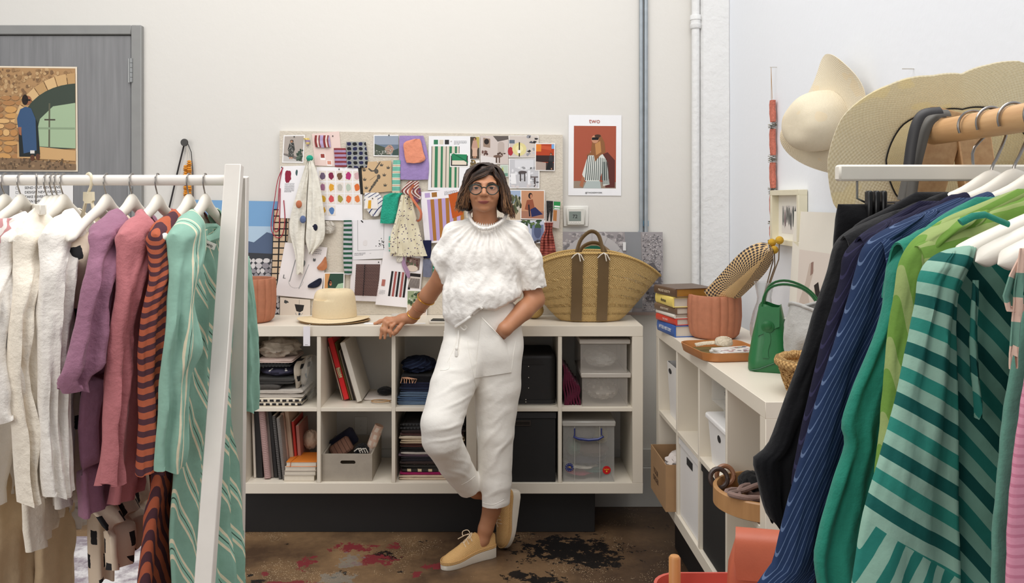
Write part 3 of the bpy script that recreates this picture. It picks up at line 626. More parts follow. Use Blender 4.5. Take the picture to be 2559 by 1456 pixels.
scrap([(487, 1003, 1028), (515, 996, 1034), (560, 985, 1045), (600, 976, 1055), (640, 975, 1068)], '', m_flor, thick=.008, amp=.012, nf=3, nv=24, nu=30, t=t, part='cloth', o=BO+.03)
scrap([(545, 990, 1000), (590, 976, 992), (632, 975, 993)], '', m_flor, thick=.006, amp=.008, nf=1, nv=16, t=t, part='loose_end', o=BO+.045)
MB().sphere(W(1018, 497, BO+.04), .004, 6).build('pin', mp_, t)
scrap([(590, 972, 990), (608, 971, 992), (628, 972, 992)], 'mint striped scrap peeping out from the floral cloth', m_mint, o=BO+.012)
scrap([(452, 1022, 1048), (465, 1010, 1046), (480, 1004, 1050), (498, 1035, 1053)], 'maroon and cream striped scrap above the floral cloth', stripes('maroon_cream', [(.01, (140, 78, 72)), (.008, (232, 220, 212))], 20), thick=.006, amp=.006)
scrap([(470, 1028, 1051), (490, 1030, 1052), (508, 1036, 1044)], 'purple checked scrap behind the orange ribbon', stripes('purple_check', [(.008, (110, 76, 110)), (.008, (140, 84, 92))], 70), thick=.005)
rb = [(1035, 462), (1024, 478), (1030, 495), (1040, 510), (1052, 530), (1050, 548), (1042, 552)]
tag(MB().tube([W(x, y, BO+.05) for x, y in cr(rb, 24)], .008, 6, flat=.3).build('orange_ribbon', cloth('orange_ribbon', (206, 120, 88))), 'twisted orange ribbon hanging beside the floral cloth', 'ribbon')
# lilac / ochre stripes
lo = [(rect(.14, .16, .98, .96), (184, 160, 206))]+[(rect(.22+.175*i, .16, .305+.175*i, .96), (170, 114, 50)) for i in range(5)]+[(rect(.1, .03, .22, .12), (184, 160, 206)), (rect(.26, .03, .38, .12), (160, 110, 50))]+lines(.55, .03, .85, 4, .02, rr)
sheet([(1052, 480), (1160, 470), (1160, 600), (1064, 607)], 'white sheet with lilac and ochre stripes beside her shoulder', lo, 'sheet', (240, 236, 240), 'design_sheet')
sheet([(1122, 486), (1150, 478), (1158, 535), (1132, 545)], 'rust orange card beside her hair', None, 'card', (188, 88, 36), 'rust_card')
scrap([(600, 1057, 1078), (645, 1058, 1078)], 'dark navy cloth block hanging below the lilac stripes', cloth('navy_cloth', (30, 34, 66)), thick=.008, amp=.003, nv=8)
scrap([(647, 1057, 1078), (692, 1057, 1079)], 'grey frayed cloth below the navy block', cloth('slate_cloth', (116, 120, 140)), thick=.005, amp=.003, nv=8)
scrap([(655, 1082, 1110), (690, 1081, 1108), (722, 1082, 1102)], 'teal striped scrap behind her right arm', stripes('teal_stripe_s', [(.012, (46, 150, 120)), (.006, (150, 206, 186))], 90), o=BO+.008)
# right edge photos
sheet(q4(1272, 474, 1301, 551), 'photo of a tree against blue sky, right of her hair', [(rect(.03, .03, .97, .45), (160, 178, 204)), (rect(.03, .45, .97, .97), (206, 186, 160))]+speck(rr, 40, (.1, .25, .95, .8), .12, [(84, 92, 66), (120, 120, 90), (196, 190, 176), (60, 66, 48)]))
sheet([(1301, 474), (1360, 475), (1360, 548), (1301, 547)], 'photo of a seated figure in a tan poncho and blue skirt', [(rect(.02, .03, .97, .97), (198, 146, 112)), (rect(.02, .72, .97, .97), (170, 120, 98)), ([(.25, .35), (.5, .32), (.58, .62), (.4, .72), (.16, .66)], (150, 84, 60)), ([(.4, .66), (.6, .58), (.92, .82), (.45, .92)], (40, 46, 92)), (ell(.4, .2, .09, .1), (40, 28, 26)), (ell(.43, .22, .05, .07), (190, 130, 100)), ([(.3, .5), (.36, .5), (.4, .9), (.34, .9)], (36, 32, 44))])
sheet([(1272, 550), (1361, 549), (1363, 606), (1272, 606)], 'photo of a blue door behind green leaves', [(rect(.02, .03, .97, .97), (200, 206, 222)), (rect(.62, .2, .95, .9), (120, 132, 164)), (ell(.78, .5, .1, .3), (84, 94, 126)), (rect(.3, .3, .5, .9), (220, 222, 230))]+speck(rr, 26, (.3, .02, .85, .3), .07, [(70, 96, 62), (110, 130, 84), (50, 70, 46)])+speck(rr, 12, (.4, .8, .95, .96), .06, [(50, 50, 58), (90, 90, 98)]))
sheet([(1362, 500), (1399, 502), (1395, 570), (1361, 563)], 'photo of dark patterned trousers with a green label', [(rect(.0, .0, 1, 1), (196, 184, 178)), ([(.05, .02), (.5, .02), (.52, .4), (.46, .8), (.36, .8), (.32, .4), (.2, .8), (.1, .8)], (38, 36, 36)), (rect(.55, .35, .8, .75), (180, 120, 70)), (rect(.55, .03, 1, .32), (46, 140, 76)), (rect(.6, .18, .98, .24), (236, 240, 236)), (rect(.6, .27, .98, .31), (236, 240, 236))]+speck(rr, 30, (.08, .05, .5, .7), .012, [(150, 140, 130)]))
m_ruf = stripes('rose_ruffle', [(.01, (176, 96, 84)), (.004, (120, 56, 54))], 90, .01)
scrap([(556, 1360, 1382), (575, 1361, 1380), (595, 1352, 1384), (620, 1350, 1388), (638, 1350, 1390)], 'rose coloured ruffled ribbon hanging at the right edge of the board', m_ruf, 'ruffled_ribbon', 'ribbon', .02, 3, .012, 5, nv=30, nu=30, o=BO+.02)
# red cord loops and black grid ribbon on the left edge
m_red = mat('red_cord', (172, 36, 62), .6)
t = thing('red_cord', 'red cord hung in long loops at the left edge of the board', 'cord', W(707, 600, BO))
for pts in ([(707, 418), (694, 450), (686, 500), (678, 555), (680, 580), (694, 594), (706, 585), (712, 550), (709, 500)], [(706, 419), (698, 460), (694, 520), (684, 560), (688, 578), (697, 570), (699, 530), (700, 470)]):
    MB().tube([W(x, y, BO+.012) for x, y in cr(pts, 30)], .0022, 6).build('loop', m_red, t)
m_gr = NT('black_cream_grid'); u, v = m_gr.uv(); fu = m_gr.math('FRACT', m_gr.math('DIVIDE', m_gr.math('ADD', u, .004), .034)); fv = m_gr.math('FRACT', m_gr.math('DIVIDE', v, .033))
mk = m_gr.math('MULTIPLY', m_gr.math('GREATER_THAN', fu, .22), m_gr.math('GREATER_THAN', fv, .2)); m_gr.color(m_gr.mix(mk, lin((24, 22, 22)), lin((206, 180, 150)))); m_gr.rough(.8); m_gr = m_gr.m
scrap([(522, 684, 720), (580, 682, 720), (640, 680, 712), (712, 677, 700)], 'black and cream grid patterned textile strip by the left edge', m_gr, nv=20, thick=.006, amp=.003, o=BO+.004)
# white scarf
m_scarf = cloth('gauzy_white', (232, 228, 216), .4, 40)
t = thing('white_scarf', 'long gauzy white scarf hanging from a teal knot on the board', 'scarf', W(770, 690, .06))
d1, d2 = WALL-BO-.035, WALL-BO-.045
drape(mb := MB(), [(398, 768, 774, d1, d1), (430, 758, 772, d1, d1), (480, 742, 768, d1, d1), (540, 726, 765, d1, d1), (580, 724, 762, d1, d1), (640, 738, 760, d1, d1), (683, 740, 757, d1, d1)], .02, 2, .01, 3); mb.build('left_fall', m_scarf, t)
drape(mb := MB(), [(398, 772, 780, d2, d2), (440, 772, 795, d2, d2), (500, 768, 806, d2, d2), (560, 766, 812, d2, d2), (600, 764, 808, d2, d2), (632, 772, 780, d2, d2)], .02, 2, .01, 4); mb.build('right_fall', m_scarf, t)
MB().sphere(W(774, 395, BO+.045), (.018, .014, .016), 8).build('knot', m_teal, t)
for x, y, c, nm in ((747, 510, (190, 116, 84), 'rust_patch'), (786, 568, (36, 38, 56), 'navy_patch'), (757, 548, (96, 112, 150), 'blue_patch')):
    MB().sphere(W(x, y, BO+.055), (.016, .008, .02), 7).build(nm, cloth('c_'+nm, c), t)
# ---------------------------------------------------------------- wall things
q = [(1421, 287), (1553, 288), (1552, 489), (1420, 488)]; f = quadframe(q, .003)
po = thing('fashion_poster', 'poster headed two with a figure in a striped shirt on terracotta', 'poster', f(.5, 1, 0))
MB().prism([(0, 0), (1, 0), (1, 1), (0, 1)], f, .0006).build('paper', paper((240, 240, 242)), po)
sh = [(rect(.1, .135, .9, .91), (166, 84, 62)), (rect(.1, .82, .9, .91), (150, 132, 116)), (rect(.3, .82, .9, .83), (150, 76, 58)), ([(.6, .5), (.74, .46), (.88, .56), (.88, .9), (.7, .9)], (92, 46, 40)),
      ([(.42, .45), (.52, .42), (.62, .46), (.72, .56), (.78, .86), (.66, .88), (.63, .72), (.58, .83), (.32, .82), (.26, .74), (.34, .56)], (216, 218, 212))]
for i in range(11): sh.append(([(.36+.034*i, .5+.004*i), (.372+.034*i, .5+.004*i), (.33+.04*i, .81), (.312+.04*i, .81)], (66, 78, 76)))
for i in range(6): sh.append(([(.64+.02*i, .58), (.648+.02*i, .58), (.66+.022*i, .86), (.65+.022*i, .86)], (66, 78, 76)))
sh += [([(.34, .82), (.6, .82), (.62, .91), (.28, .91)], (176, 186, 184)), ([(.26, .76), (.31, .78), (.27, .9), (.21, .88)], (170, 110, 80)), ([(.46, .28), (.6, .24), (.68, .34), (.7, .46), (.6, .5), (.5, .58), (.48, .5), (.34, .5), (.42, .46)], (140, 92, 56)), ([(.5, .36), (.6, .32), (.62, .46), (.52, .5)], (190, 136, 84)), (ell(.5, .3, .07, .05), (196, 142, 112)), ([(.44, .28), (.58, .27), (.56, .31), (.44, .31)], (22, 20, 22)), (ell(.55, .26, .06, .02), (70, 46, 34))]
paint(f, sh, 'print', po, .0007, .00003)
m_rust = mat('rust_ink', (176, 96, 84), .6, 0); m_dk = mat('dark_ink', (40, 40, 44), .6, 0); m_bl = mat('black_ink', (24, 24, 26), .6, 0)
text('two', 'title_lettering', .036, frameM(f(.49, .075, .002), *WX), m_rust, po); text('@TWONEWYORK', 'handle_lettering', .0105, frameM(f(.48, .965, .002), *WX), m_dk, po)
th = thing('thermostat', 'white wall thermostat beside the pinboard', 'thermostat', W(1438, 566, .02)); m_pl = mat('white_plastic', (232, 230, 224), .35, .01); m_pl2 = mat('ivory_plastic', (214, 212, 204), .35, .01)
a, b = W(1407, 566, .0), W(1470, 514, 0); MB().bx(a.x, b.x, WALL-.008, WALL, a.z, b.z, .006).build('wall_plate', m_pl, th)
a, b = W(1415, 563, .0), W(1461, 519, 0); hs = MB().bx(a.x, b.x, WALL-.028, WALL-.008, a.z, b.z, .006).build('housing', m_pl2, th)
a, b = W(1422, 552, .03), W(1452, 528, .03); MB().bx(a.x, b.x, WALL-.029, WALL-.0275, a.z, b.z, .001).build('screen', mat('lcd_grey', (128, 138, 132), .25, 0), th)
for i in range(5):
    x = a.x+(b.x-a.x)*(.12+.19*i); MB().bx(x-.003, x+.003, WALL-.0298, WALL-.029, a.z-.010, a.z-.005).build('button', m_pl, th)
text('72', 'digits', .026, frameM(W(1437, 541, .0295), *WX), m_dk, th)
# stone photo leaning behind the basket
f = quadframe([(1405, 578), (1653, 579), (1655, 788), (1405, 788)], .027)
sp_ = thing('stone_arch_print', 'large unframed photo of a stone archway leaning behind the straw basket', 'picture', f(.5, 1, 0))
MB().prism([(0, 0), (1, 0), (1, .985), (0, .985)], f, .004).build('board', paper((190, 186, 184)), sp_)
r = random.Random(21); sh = [(rect(0, 0, 1, .985), (158, 152, 154)), ([(.62, 0), (.78, 0), (.8, .9), (.66, .9)], (140, 142, 146)), (ell(.31, .72, .4, .70, 30), (190, 186, 186)), (ell(.31, .72, .3, .60, 30), (150, 128, 104)), (ell(.31, .74, .285, .58, 30), (28, 96, 72)), (rect(0, .95, 1, .985), (150, 132, 124)), (rect(.6, .12, .63, .22), (230, 230, 230))]
sh = [sh[0]]+speck(r, 160, (.02, .02, .6, .3), .022, [(178, 172, 172), (130, 126, 128), (196, 190, 190)])+sh[1:2]+[(rect(.79, 0, 1, .94), (160, 155, 157))]+speck(r, 620, (.795, .02, .99, .93), .008, [(128, 124, 127), (186, 181, 182), (104, 101, 106), (202, 197, 198)])+sh[2:]
for i in range(9):
    t_ = PI+PI*i/8; sh.append(([(.29+.31*math.cos(t_), .62+.5*math.sin(t_)), (.29+.42*math.cos(t_), .62+.62*math.sin(t_)), (.293+.42*math.cos(t_), .625+.62*math.sin(t_)), (.294+.31*math.cos(t_), .625+.5*math.sin(t_))], (150, 146, 146)))
sh += [([(.8, .4), (.9, .36), (.98, .5), (.96, .8), (.84, .82)], (98, 94, 98))]+speck(r, 60, (.82, .42, .97, .8), .014, [(60, 58, 62), (140, 136, 140)])
# clip to panel
sh = [([(min(max(a, 0), 1), min(max(b, 0), .985)) for a, b in p], c) for p, c in sh]
paint(f, sh, 'print', sp_, .0045, .000008)
# landscape poster behind the left rack
f = quadframe([(487, 499), (701, 503), (700, 788), (487, 788)], .010)
lp = thing('landscape_poster', 'large photo of a dry stone wall under blue sky behind the left rack', 'picture', f(.5, 1, 0))
MB().prism([(0, 0), (1, 0), (1, .985), (0, .985)], f, .004).build('board', paper((150, 160, 170)), lp)
r = random.Random(31); sh = [(rect(0, 0, 1, .985), (120, 164, 206)), (rect(0, .22, 1, .5), (176, 200, 220)), ([(0, .34), (.3, .3), (.7, .36), (.85, .27), (1, .3), (1, .6), (0, .6)], (84, 100, 128)), ([(0, .48), (.6, .45), (1, .46), (1, .985), (0, .985)], (58, 60, 66))]
yy = .5
while yy < .98:
    x = r.uniform(-.05, 0); hgt = r.uniform(.035, .065)
    while x < 1.0:
        wd = r.uniform(.04, .1); sh.append((blob(x+wd/2, yy+hgt/2, wd*.56, hgt*.6, r, 9, .22), r.choice([(196, 192, 194), (170, 166, 170), (214, 210, 210), (146, 142, 148)]))); x += wd
    yy += hgt
sh = [([(min(max(a, 0), 1), min(max(b, 0), .985)) for a, b in p], c) for p, c in sh]
paint(f, sh, 'print', lp, .0045, .000012)
# door poster and check list
f = quadframe([(-70, 166), (199, 169), (201, 429), (-70, 428)], .026)
dp = thing('door_poster', 'photo of a figure in a blue dress by a stone arch on the door', 'poster', f(.5, 1, 0))
MB().prism([(0, 0), (1, 0), (1, 1), (0, 1)], f, .0008).build('paper', paper((236, 222, 200)), dp)
r = random.Random(41); sh = [(rect(.0, .015, .985, .985), (176, 138, 96))]+speck(r, 260, (.0, .03, .97, .3), .02, [(150, 116, 80), (196, 162, 118), (128, 98, 70), (170, 134, 94)])
yy = .28
while yy < .86:
    x = -.02; hgt = r.uniform(.04, .08)
    while x < .5:
        wd = r.uniform(.06, .16); sh.append((blob(x+wd/2, yy+hgt/2, wd*.52, hgt*.52, r, 9, .16), r.choice([(206, 156, 96), (190, 138, 84), (222, 178, 120), (176, 128, 82), (160, 116, 76)]))); x += wd
    yy += hgt
for i in range(9):
    t_ = PI*1.02+PI*.48*i/8; t2 = PI*1.02+PI*.48*(i+.92)/8
    sh.append(([(1.02+.53*math.cos(t_), .58+.42*math.sin(t_)), (1.02+.6*math.cos(t_), .58+.52*math.sin(t_)), (1.02+.6*math.cos(t2), .58+.52*math.sin(t2)), (1.02+.53*math.cos(t2), .58+.42*math.sin(t2))], r.choice([(206, 168, 118), (190, 152, 104), (216, 180, 130)])))
ar = [(1.02+.53*math.cos(PI+PI*.5*i/10), .58+.42*math.sin(PI+PI*.5*i/10)) for i in range(11)]
sh += [(ar+[(1.02, .78), (.49, .8)], (62, 72, 62)), ([(.6, .74), (.66, .5), (.78, .38), (.985, .345), (.985, .78), (.62, .76)], (164, 186, 152)), ([(.74, .35), (.755, .35), (.75, .78), (.735, .78)], (96, 96, 78)), (rect(.7, .5, .8, .515), (80, 76, 64)), (rect(.62, .58, .98, .6), (140, 160, 130)), ([(.45, .72), (.6, .76), (.985, .8), (.985, .9), (.45, .87)], (206, 166, 116)), ([(0, .86), (.5, .88), (.985, .93), (.985, .985), (0, .985)], (134, 108, 82))]
sh += speck(r, 120, (0, .88, .95, .975), .014, [(110, 88, 66), (160, 132, 100), (96, 78, 60)])
sh += [([(.47, .86), (.46, .5), (.52, .4), (.58, .42), (.64, .54), (.66, .84), (.6, .86)], (34, 40, 40)), ([(.48, .41), (.53, .385), (.58, .4), (.62, .5), (.63, .8), (.51, .83), (.49, .6), (.46, .6), (.45, .5)], (58, 86, 122)), ([(.46, .58), (.49, .58), (.49, .66), (.47, .65)], (160, 104, 76)), (ell(.545, .325, .04, .045), (150, 98, 70)), (ell(.525, .32, .03, .05), (36, 24, 20)), (rect(.53, .315, .575, .33), (14, 14, 14)), (rect(.57, .8, .61, .83), (226, 220, 214)), (ell(.59, .87, .02, .03), (96, 60, 44)), (ell(.64, .86, .02, .03), (96, 60, 44))]
sh = [([(min(max(a, 0), .985), min(max(b, .015), .985)) for a, b in p], c) for p, c in sh]
paint(f, sh, 'print', dp, .001, .000012)
f = quadframe([(31, 440), (189, 440), (189, 600), (31, 600)], .026)
ck = thing('check_list', 'handwritten to do list taped to the grey door', 'paper', f(.5, 1, 0))
MB().prism([(0, 0), (1, 0), (1, 1), (0, 1)], f, .0006).build('paper', paper((240, 238, 236)), ck)
for i, s_ in enumerate(('WORK ON SAMPLES', 'SEND OUT REVISIONS', 'DESIGN NEW FABRICS!', 'TAKE INVENTORY', 'PLAN EVENTS')):
    text(s_, 'handwriting', .0185, frameM(f(.24, .115+.07*i, .0012), (1, 0, .02), (0, 0, 1)), m_bl, ck, align='LEFT')
    p = f(.12, .115+.07*i, .0012); MB().tube([p+Vector((a, 0, b)) for a, b in ((-.006, -.006), (.006, -.006), (.006, .006), (-.006, .006))], .0008, 4, closed=True).build('tick_box', m_bl, ck)
# hook, strap and garland on the wall right of the door
hk = thing('wall_hook', 'round black wall hook right of the door', 'hook', W(467, 357, .03))
MB().lathe([(0, -.04), (.018, -.04), (.0195, -.036), (.0195, -.032), (.008, -.028), (.007, 0)], W(467, 357), 20, Matrix.Rotation(-PI/2, 3, 'X') @ Matrix.Diagonal((1, 1, -1)) if False else Matrix.Rotation(-PI/2, 3, 'X')).build('knob', mat('black_metal', (46, 44, 42), .4), hk)
m_strap = mat('black_strap', (44, 42, 44), .5)
st = [W(460, 362, .02), W(447, 415, .015), W(432, 480, .015), W(418, 540, .015), W(412, 600, .015), W(440, 640, .015), W(472, 600, .015), W(483, 520, .015), W(482, 430, .015), W(478, 380, .018), W(470, 360, .02), W(464, 356, .022)]
tag(MB().tube(st, .0045, 6, closed=True, flat=.4).build('black_strap', m_strap), 'thin black strap looped over the wall hook', 'strap')
m_mari = mat('marigold_thread', (226, 150, 40), .8, .2, 80)
ga = thing('marigold_garland', 'orange marigold thread garland hanging from the wall hook', 'garland', W(468, 580, .03))
for x, y0 in ((464, 412), (473, 400)):
    MB().tube([W(467, 362, .03), W(x, y0, .03)], .0012, 5).build('thread', mat('white_thread', (226, 220, 206), .8), ga)
    mb = MB(); y = y0+3; k = 0
    while y < 585:
        z = W(x, y, .03); mb.lathe([(.003, .006), (.0095+.002*(k % 3), .003), (.0095+.002*((k+1) % 3), -.003), (.003, -.006)], z, 10); y += 5.2; k += 1
    mb.build('flower_string', m_mari, ga)
# ================================================================== things in the shelf under the pinboard
def slabring(cx, cz, w, h, y, n=26, e=3.2):
    out = []
    for j in range(n):
        a = 2*PI*j/n; c, s_ = math.cos(a), math.sin(a)
        out.append(Vector((cx+w/2*math.copysign(abs(c)**(2/e), c), y, cz+h/2*math.copysign(abs(s_)**(2/e), s_))))
    return out
def folded(mb, x0, x1, y0, y1, z0, z1, layers=2, seed=0, jit=.0025):
    rg = random.Random(seed); hh = (z1-z0)/layers
    for k in range(layers):
        za = z0+hh*k; sh = rg.uniform(-.004, .004); rings = []; uv = []; L = 0
        for i, t in enumerate((0, .012, .04, .2, .4, .6, .8, .96, 1)):
            y = y0+(y1-y0)*t+rg.uniform(0, .004)*(i < 2); q = (.72, .93, 1, 1, 1, 1, 1, .95, .7)[i]
            rg_ = slabring((x0+x1)/2+sh, za+hh/2, (x1-x0)*(.99 if q > .9 else .97), hh*q*.99, y)
            for p in rg_:
                kx = noise.noise((p.x*22+seed, y*15, k*3.1))*jit; up = p.z > za+hh*.5
                p.z = max(za+.0002, p.z+kx*(1 if up else .3)) if k == 0 else p.z+kx*.6
                uv.append((p.x, L+p.z))
            rings.append(rg_)
        mb.loft(rings, True, True, uv)
    return mb
def pxr(x0, y0, x1, y1, d): a, b = P(x0, y1, d), P(x1, y0, d); return a.x, b.x, a.z, b.z
def foldthing(r, label, m, d=3.97, dep=.27, layers=2, seed=0, z=None, name='folded_textile', grp=None, jit=.0025, cat='textile'):
    x0, x1, z0, z1 = pxr(*r, d)
    if z is not None: h = z1-z0; z0 = z; z1 = z+h
    o = tag(folded(MB(), x0, x1, d, d+dep, z0, z1, layers, seed, jit).build(name, m, sharp=60), label, cat, grp); return z1
def bundle(mb, c, r, seed=0, amp=.25, zmin=None, freq=2.2, n=22):
    c = Vector(c); vs = []; uv = []; fs = []; m = n*2
    for i in range(n+1):
        for j in range(m):
            a = PI*i/n; b = 2*PI*j/m; d = Vector((math.sin(a)*math.cos(b), math.sin(a)*math.sin(b), math.cos(a)))
            k = 1-abs(noise.noise(d*freq+Vector((seed*5.3, seed, 0))))*amp*2.2+noise.noise(d*freq*3+Vector((0, seed, 7)))*amp*.35
            p = c+Vector((d.x*r[0], d.y*r[1], d.z*r[2]))*k
            if zmin is not None: p.z = max(p.z, zmin)
            vs.append(p); uv.append((b*r[0], a*r[2]))
    for i in range(n):
        for j in range(m): q = (j+1) % m; fs.append((i*m+j, (i+1)*m+j, (i+1)*m+q, i*m+q))
    mb.add(vs, fs, uv); return mb
GRP1 = 'fabrics stacked under the straw hat'
m_hound = dashes('black_cream_hound', (214, 204, 186), (26, 24, 28), .03, .018, .36, .34)
m_lgrey = cloth('pale_grey_linen', (186, 178, 168)); m_char = cloth('charcoal_satin', (74, 70, 66), .3, rough=.5); m_ging = dashes('black_gingham', (60, 60, 62), (20, 20, 22), .016, .016, .3, .3)
m_navyp = dashes('navy_white_patch', (48, 46, 66), (226, 220, 216), .09, .06, .1, .14); m_dots = dashes('polka_black', (176, 164, 148), (22, 20, 20), .06, .055, .26, .28); m_ppink = cloth('pale_pink_cotton', (224, 200, 190))
zs = cellA(1, 1)[2]+.0006
z = foldthing((625, 996, 756, 1015), 'black and cream hound check textile at the bottom of the stack', m_hound, 3.95, .28, 2, 1, zs, grp=GRP1, jit=.004)
z = foldthing((630, 977, 757, 997), 'pale grey folded textile in the stack under the straw hat', m_lgrey, 3.96, .27, 2, 2, z, grp=GRP1, jit=.004)
z = foldthing((628, 964, 700, 977), 'dark charcoal satin folded above the pale grey one', m_char, 3.96, .26, 1, 3, z, grp=GRP1)
z2 = foldthing((629, 951, 735, 964), 'grey black folded textile below the navy print', cloth('soot', (58, 56, 54)), 3.97, .26, 2, 4, z, grp=GRP1)
x0, x1, _, _ = pxr(640, 0, 738, 0, 3.98); tag(bundle(MB(), ((x0+x1)/2, 4.11, z2+.024), ((x1-x0)/2+.012, .13, .028), 3, .1, z2+.0005).build('navy_print_bundle', m_navyp, sharp=70), 'navy print textile with white patches bundled in the stack', 'textile', GRP1)
z3 = foldthing((641, 918, 724, 930), 'black gingham roll above the navy print', m_ging, 3.99, .24, 2, 6, z2+.052, grp=GRP1)
z3 = foldthing((641, 908, 733, 916), 'pale pink folded cotton under the grey bundle', m_ppink, 3.98, .24, 2, 7, z3, grp=GRP1)
a = P(699, 905, 4.1); tag(bundle(MB(), (a.x, 4.11, z3+.036), (.110, .125, .05), 8, .24, z3+.0005, 1.8, 30).build('grey_linen_bundle', cloth('oat_linen', (192, 180, 164), .4), sharp=75), 'crumpled oatmeal grey linen bundle on top of the stack', 'textile', GRP1)
d_ = 4.0; drape(mb := MB(), [(888, 757, 782, d_+.1, d_+.16), (905, 738, 776, d_+.02, d_+.12), (930, 736, 772, d_-.01, d_+.1), (962, 741, 762, d_, d_+.08)], .02, 2, .006, 5, 24, 14); tag(mb.build('polka_dot_cloth', m_dots), 'cream cloth with black polka dots hanging at the right of the stack', 'textile', GRP1)
m_film = mat('clear_film', (214, 212, 206), .15, 0, alpha=.22, spec=.8)
a = P(770, 955, 4.05); tag(bundle(MB(), (a.x+.006, 4.08, zs+.112), (.045, .12, .112), 12, .14, zs, 2.2, 20).build('plastic_bag', m_film, sharp=80), 'crinkled clear plastic bag beside the fabric stack', 'bag')
# leaning files
zf = cellA(2, 1)[2]+.0005
def leaner(xb, th, h, lean, y0, dep, m, label, name, cat, grp, extra=None, z0=None, bev=.0015):
    """slab standing on its lower left edge at world x (px xb at depth y0), top leaning left by lean degrees"""
    x = P(xb, 0, y0).x; z0 = zf if z0 is None else z0; M = Matrix.Rotation(R(-lean), 3, 'Y'); t = th
    c = Vector((x, y0+dep/2, z0))+M @ Vector((t/2, 0, h/2)); lift = t*math.sin(R(lean)); c.z += lift if lean > 0 else 0
    o = thing(name, label, cat, (c.x, y0, z0), grp); MB().box(c, (t, dep, h), M, bev).build('cover', m, o)
    pm = MATS.get('pages') or mat('pages', (216, 206, 190), .8, .05, 40)
    if t > .008: MB().box(c+M @ Vector((0, -.0, .0008)), (t*.7, dep*.985, h*.992+.002), M).build('pages', pm, o)
    return o, c, M
G2 = 'files leaning in the shelf'
L = 15.2
leaner(855.5, .006, .27, L, 4.06, .22, paper((196, 170, 150)), 'thin tan folder leaning left of the red binder', 'folder', 'folder', G2)
o, c, M = leaner(860, .024, .31, L, 4.045, .24, mat('red_binder', (206, 26, 30), .35, .03), 'bright red binder leaning in the shelf', 'binder', 'binder', G2)
MB().box(c+M @ Vector((0, -.121, -.02)), (.018, .002, .05), M).build('spine_label', paper((206, 180, 140)), o)
text('PRINT +\nSWATCHES', 'label_lettering', .011, frameM(c+M @ Vector((0, -.1224, -.02)), M @ Vector((0, 0, -1)), M @ Vector((1, 0, 0))), m_bl, o)
for xb, th, h, m, lb, nm in ((874.5, .007, .29, mat('olive_board', (112, 100, 52), .7), 'olive folder directly behind the red binder', 'folder'), (879.5, .008, .25, mat('grey_board', (128, 116, 102), .8), 'grey board file to the right of the olive folder', 'file'),
                         (884.5, .005, .245, mat('dark_board', (52, 46, 44), .8), 'thin dark file among the grey files', 'file'), (888, .006, .24, mat('taupe_board', (112, 100, 94), .8), 'thin taupe file beside the white magazine holder', 'file')):
    leaner(xb, th, h, L, 4.06, .22, m, lb, nm, nm, G2)
leaner(892.5, .024, .295, L+1, 4.0, .27, mat('cream_card', (206, 198, 186), .6), 'cream card magazine holder leaning at the right of the files', 'magazine_holder', 'file holder', G2)
cz = zf; tag(folded(MB(), P(905, 0, 4).x, P(978, 0, 4).x, 4.06, 4.22, cz, cz+.012, 1, 3).build('paper_cards', paper((214, 204, 196))), 'loose pale cards lying flat beside the files', 'cards')
tag(MB().tube([P(945+28*math.cos(t), 0, 4.02+.03*math.sin(t)).xz.to_3d()*0+Vector((P(950, 0, 4.0).x+.045*math.cos(t), 4.02+.03*math.sin(t), cz+.005+.006*(t/6.28 % 1))) for t in [i*.4 for i in range(50)]], .0028, 6).build('coiled_cord', cloth('tan_cord', (176, 140, 100))), 'coil of tan cord in front of the cards', 'cord')
x0, x1, z0, z1 = pxr(942, 953, 979, 968, 4.1); tag(bundle(MB(), ((x0+x1)/2, 4.14, cz+.013+.018), (.042, .05, .019), 5, .12, cz+.0125).build('black_pouch', cloth('black_velvet', (22, 22, 24))), 'small black pouch lying on the cards', 'pouch')
# blue textiles
G3 = 'blue textiles stacked behind her'
zs = cellA(3, 1)[2]+.0005; x1 = 1085
for i, (h, c, lb) in enumerate(((10, (92, 112, 136), 'slate blue folded cloth at the bottom of the blue stack'), (11, (76, 98, 128), 'denim blue folded cloth second from the bottom of the blue stack'), (12, (88, 108, 132), 'grey blue folded cloth third from the bottom of the blue stack'), (11, (40, 48, 72), 'dark blue striped folded cloth above the denim ones'), (12, (30, 34, 56), 'navy folded cloth in the middle of the blue stack'))):
    zs = foldthing((992+i*2, 0, x1+i, h), lb, cloth('blue_%d' % i, c, .3), 3.97, .26, 2, 20+i, zs, grp=G3)
zs = foldthing((1000, 0, 1086, 16), 'black cloth with tan tassels in the blue stack', cloth('black_tassel', (24, 24, 28)), 3.98, .25, 2, 31, zs, grp=G3, jit=.005)
mb = MB(); rg = random.Random(3); a = P(1005, 0, 3.975).x
for i in range(7): mb.tube([(a+.004*i, 3.975, zs-.006), (a+.012*i, 3.96, zs-.012), (a+.012*i+rg.uniform(-.01, .01), 3.955, zs-.03)], .0022, 5)
mb.build('tassels', cloth('tan_tassel', (196, 150, 120)), [o for o in bpy.data.objects if o.get('label', '').startswith('black cloth with tan')][0])['kind'] = 'stuff'
x0, x1_, _, _ = pxr(1000, 0, 1088, 0, 4.05); tag(bundle(MB(), ((x0+x1_)/2, 4.10, zs+.034), (.09, .12, .04), 15, .14, zs+.0004, 2.0, 26).build('navy_check_bundle', stripes('navy_check', [(.012, (30, 36, 58)), (.006, (48, 60, 86))], 70)), 'crumpled navy checked cloth on top of the blue stack', 'textile', G3)
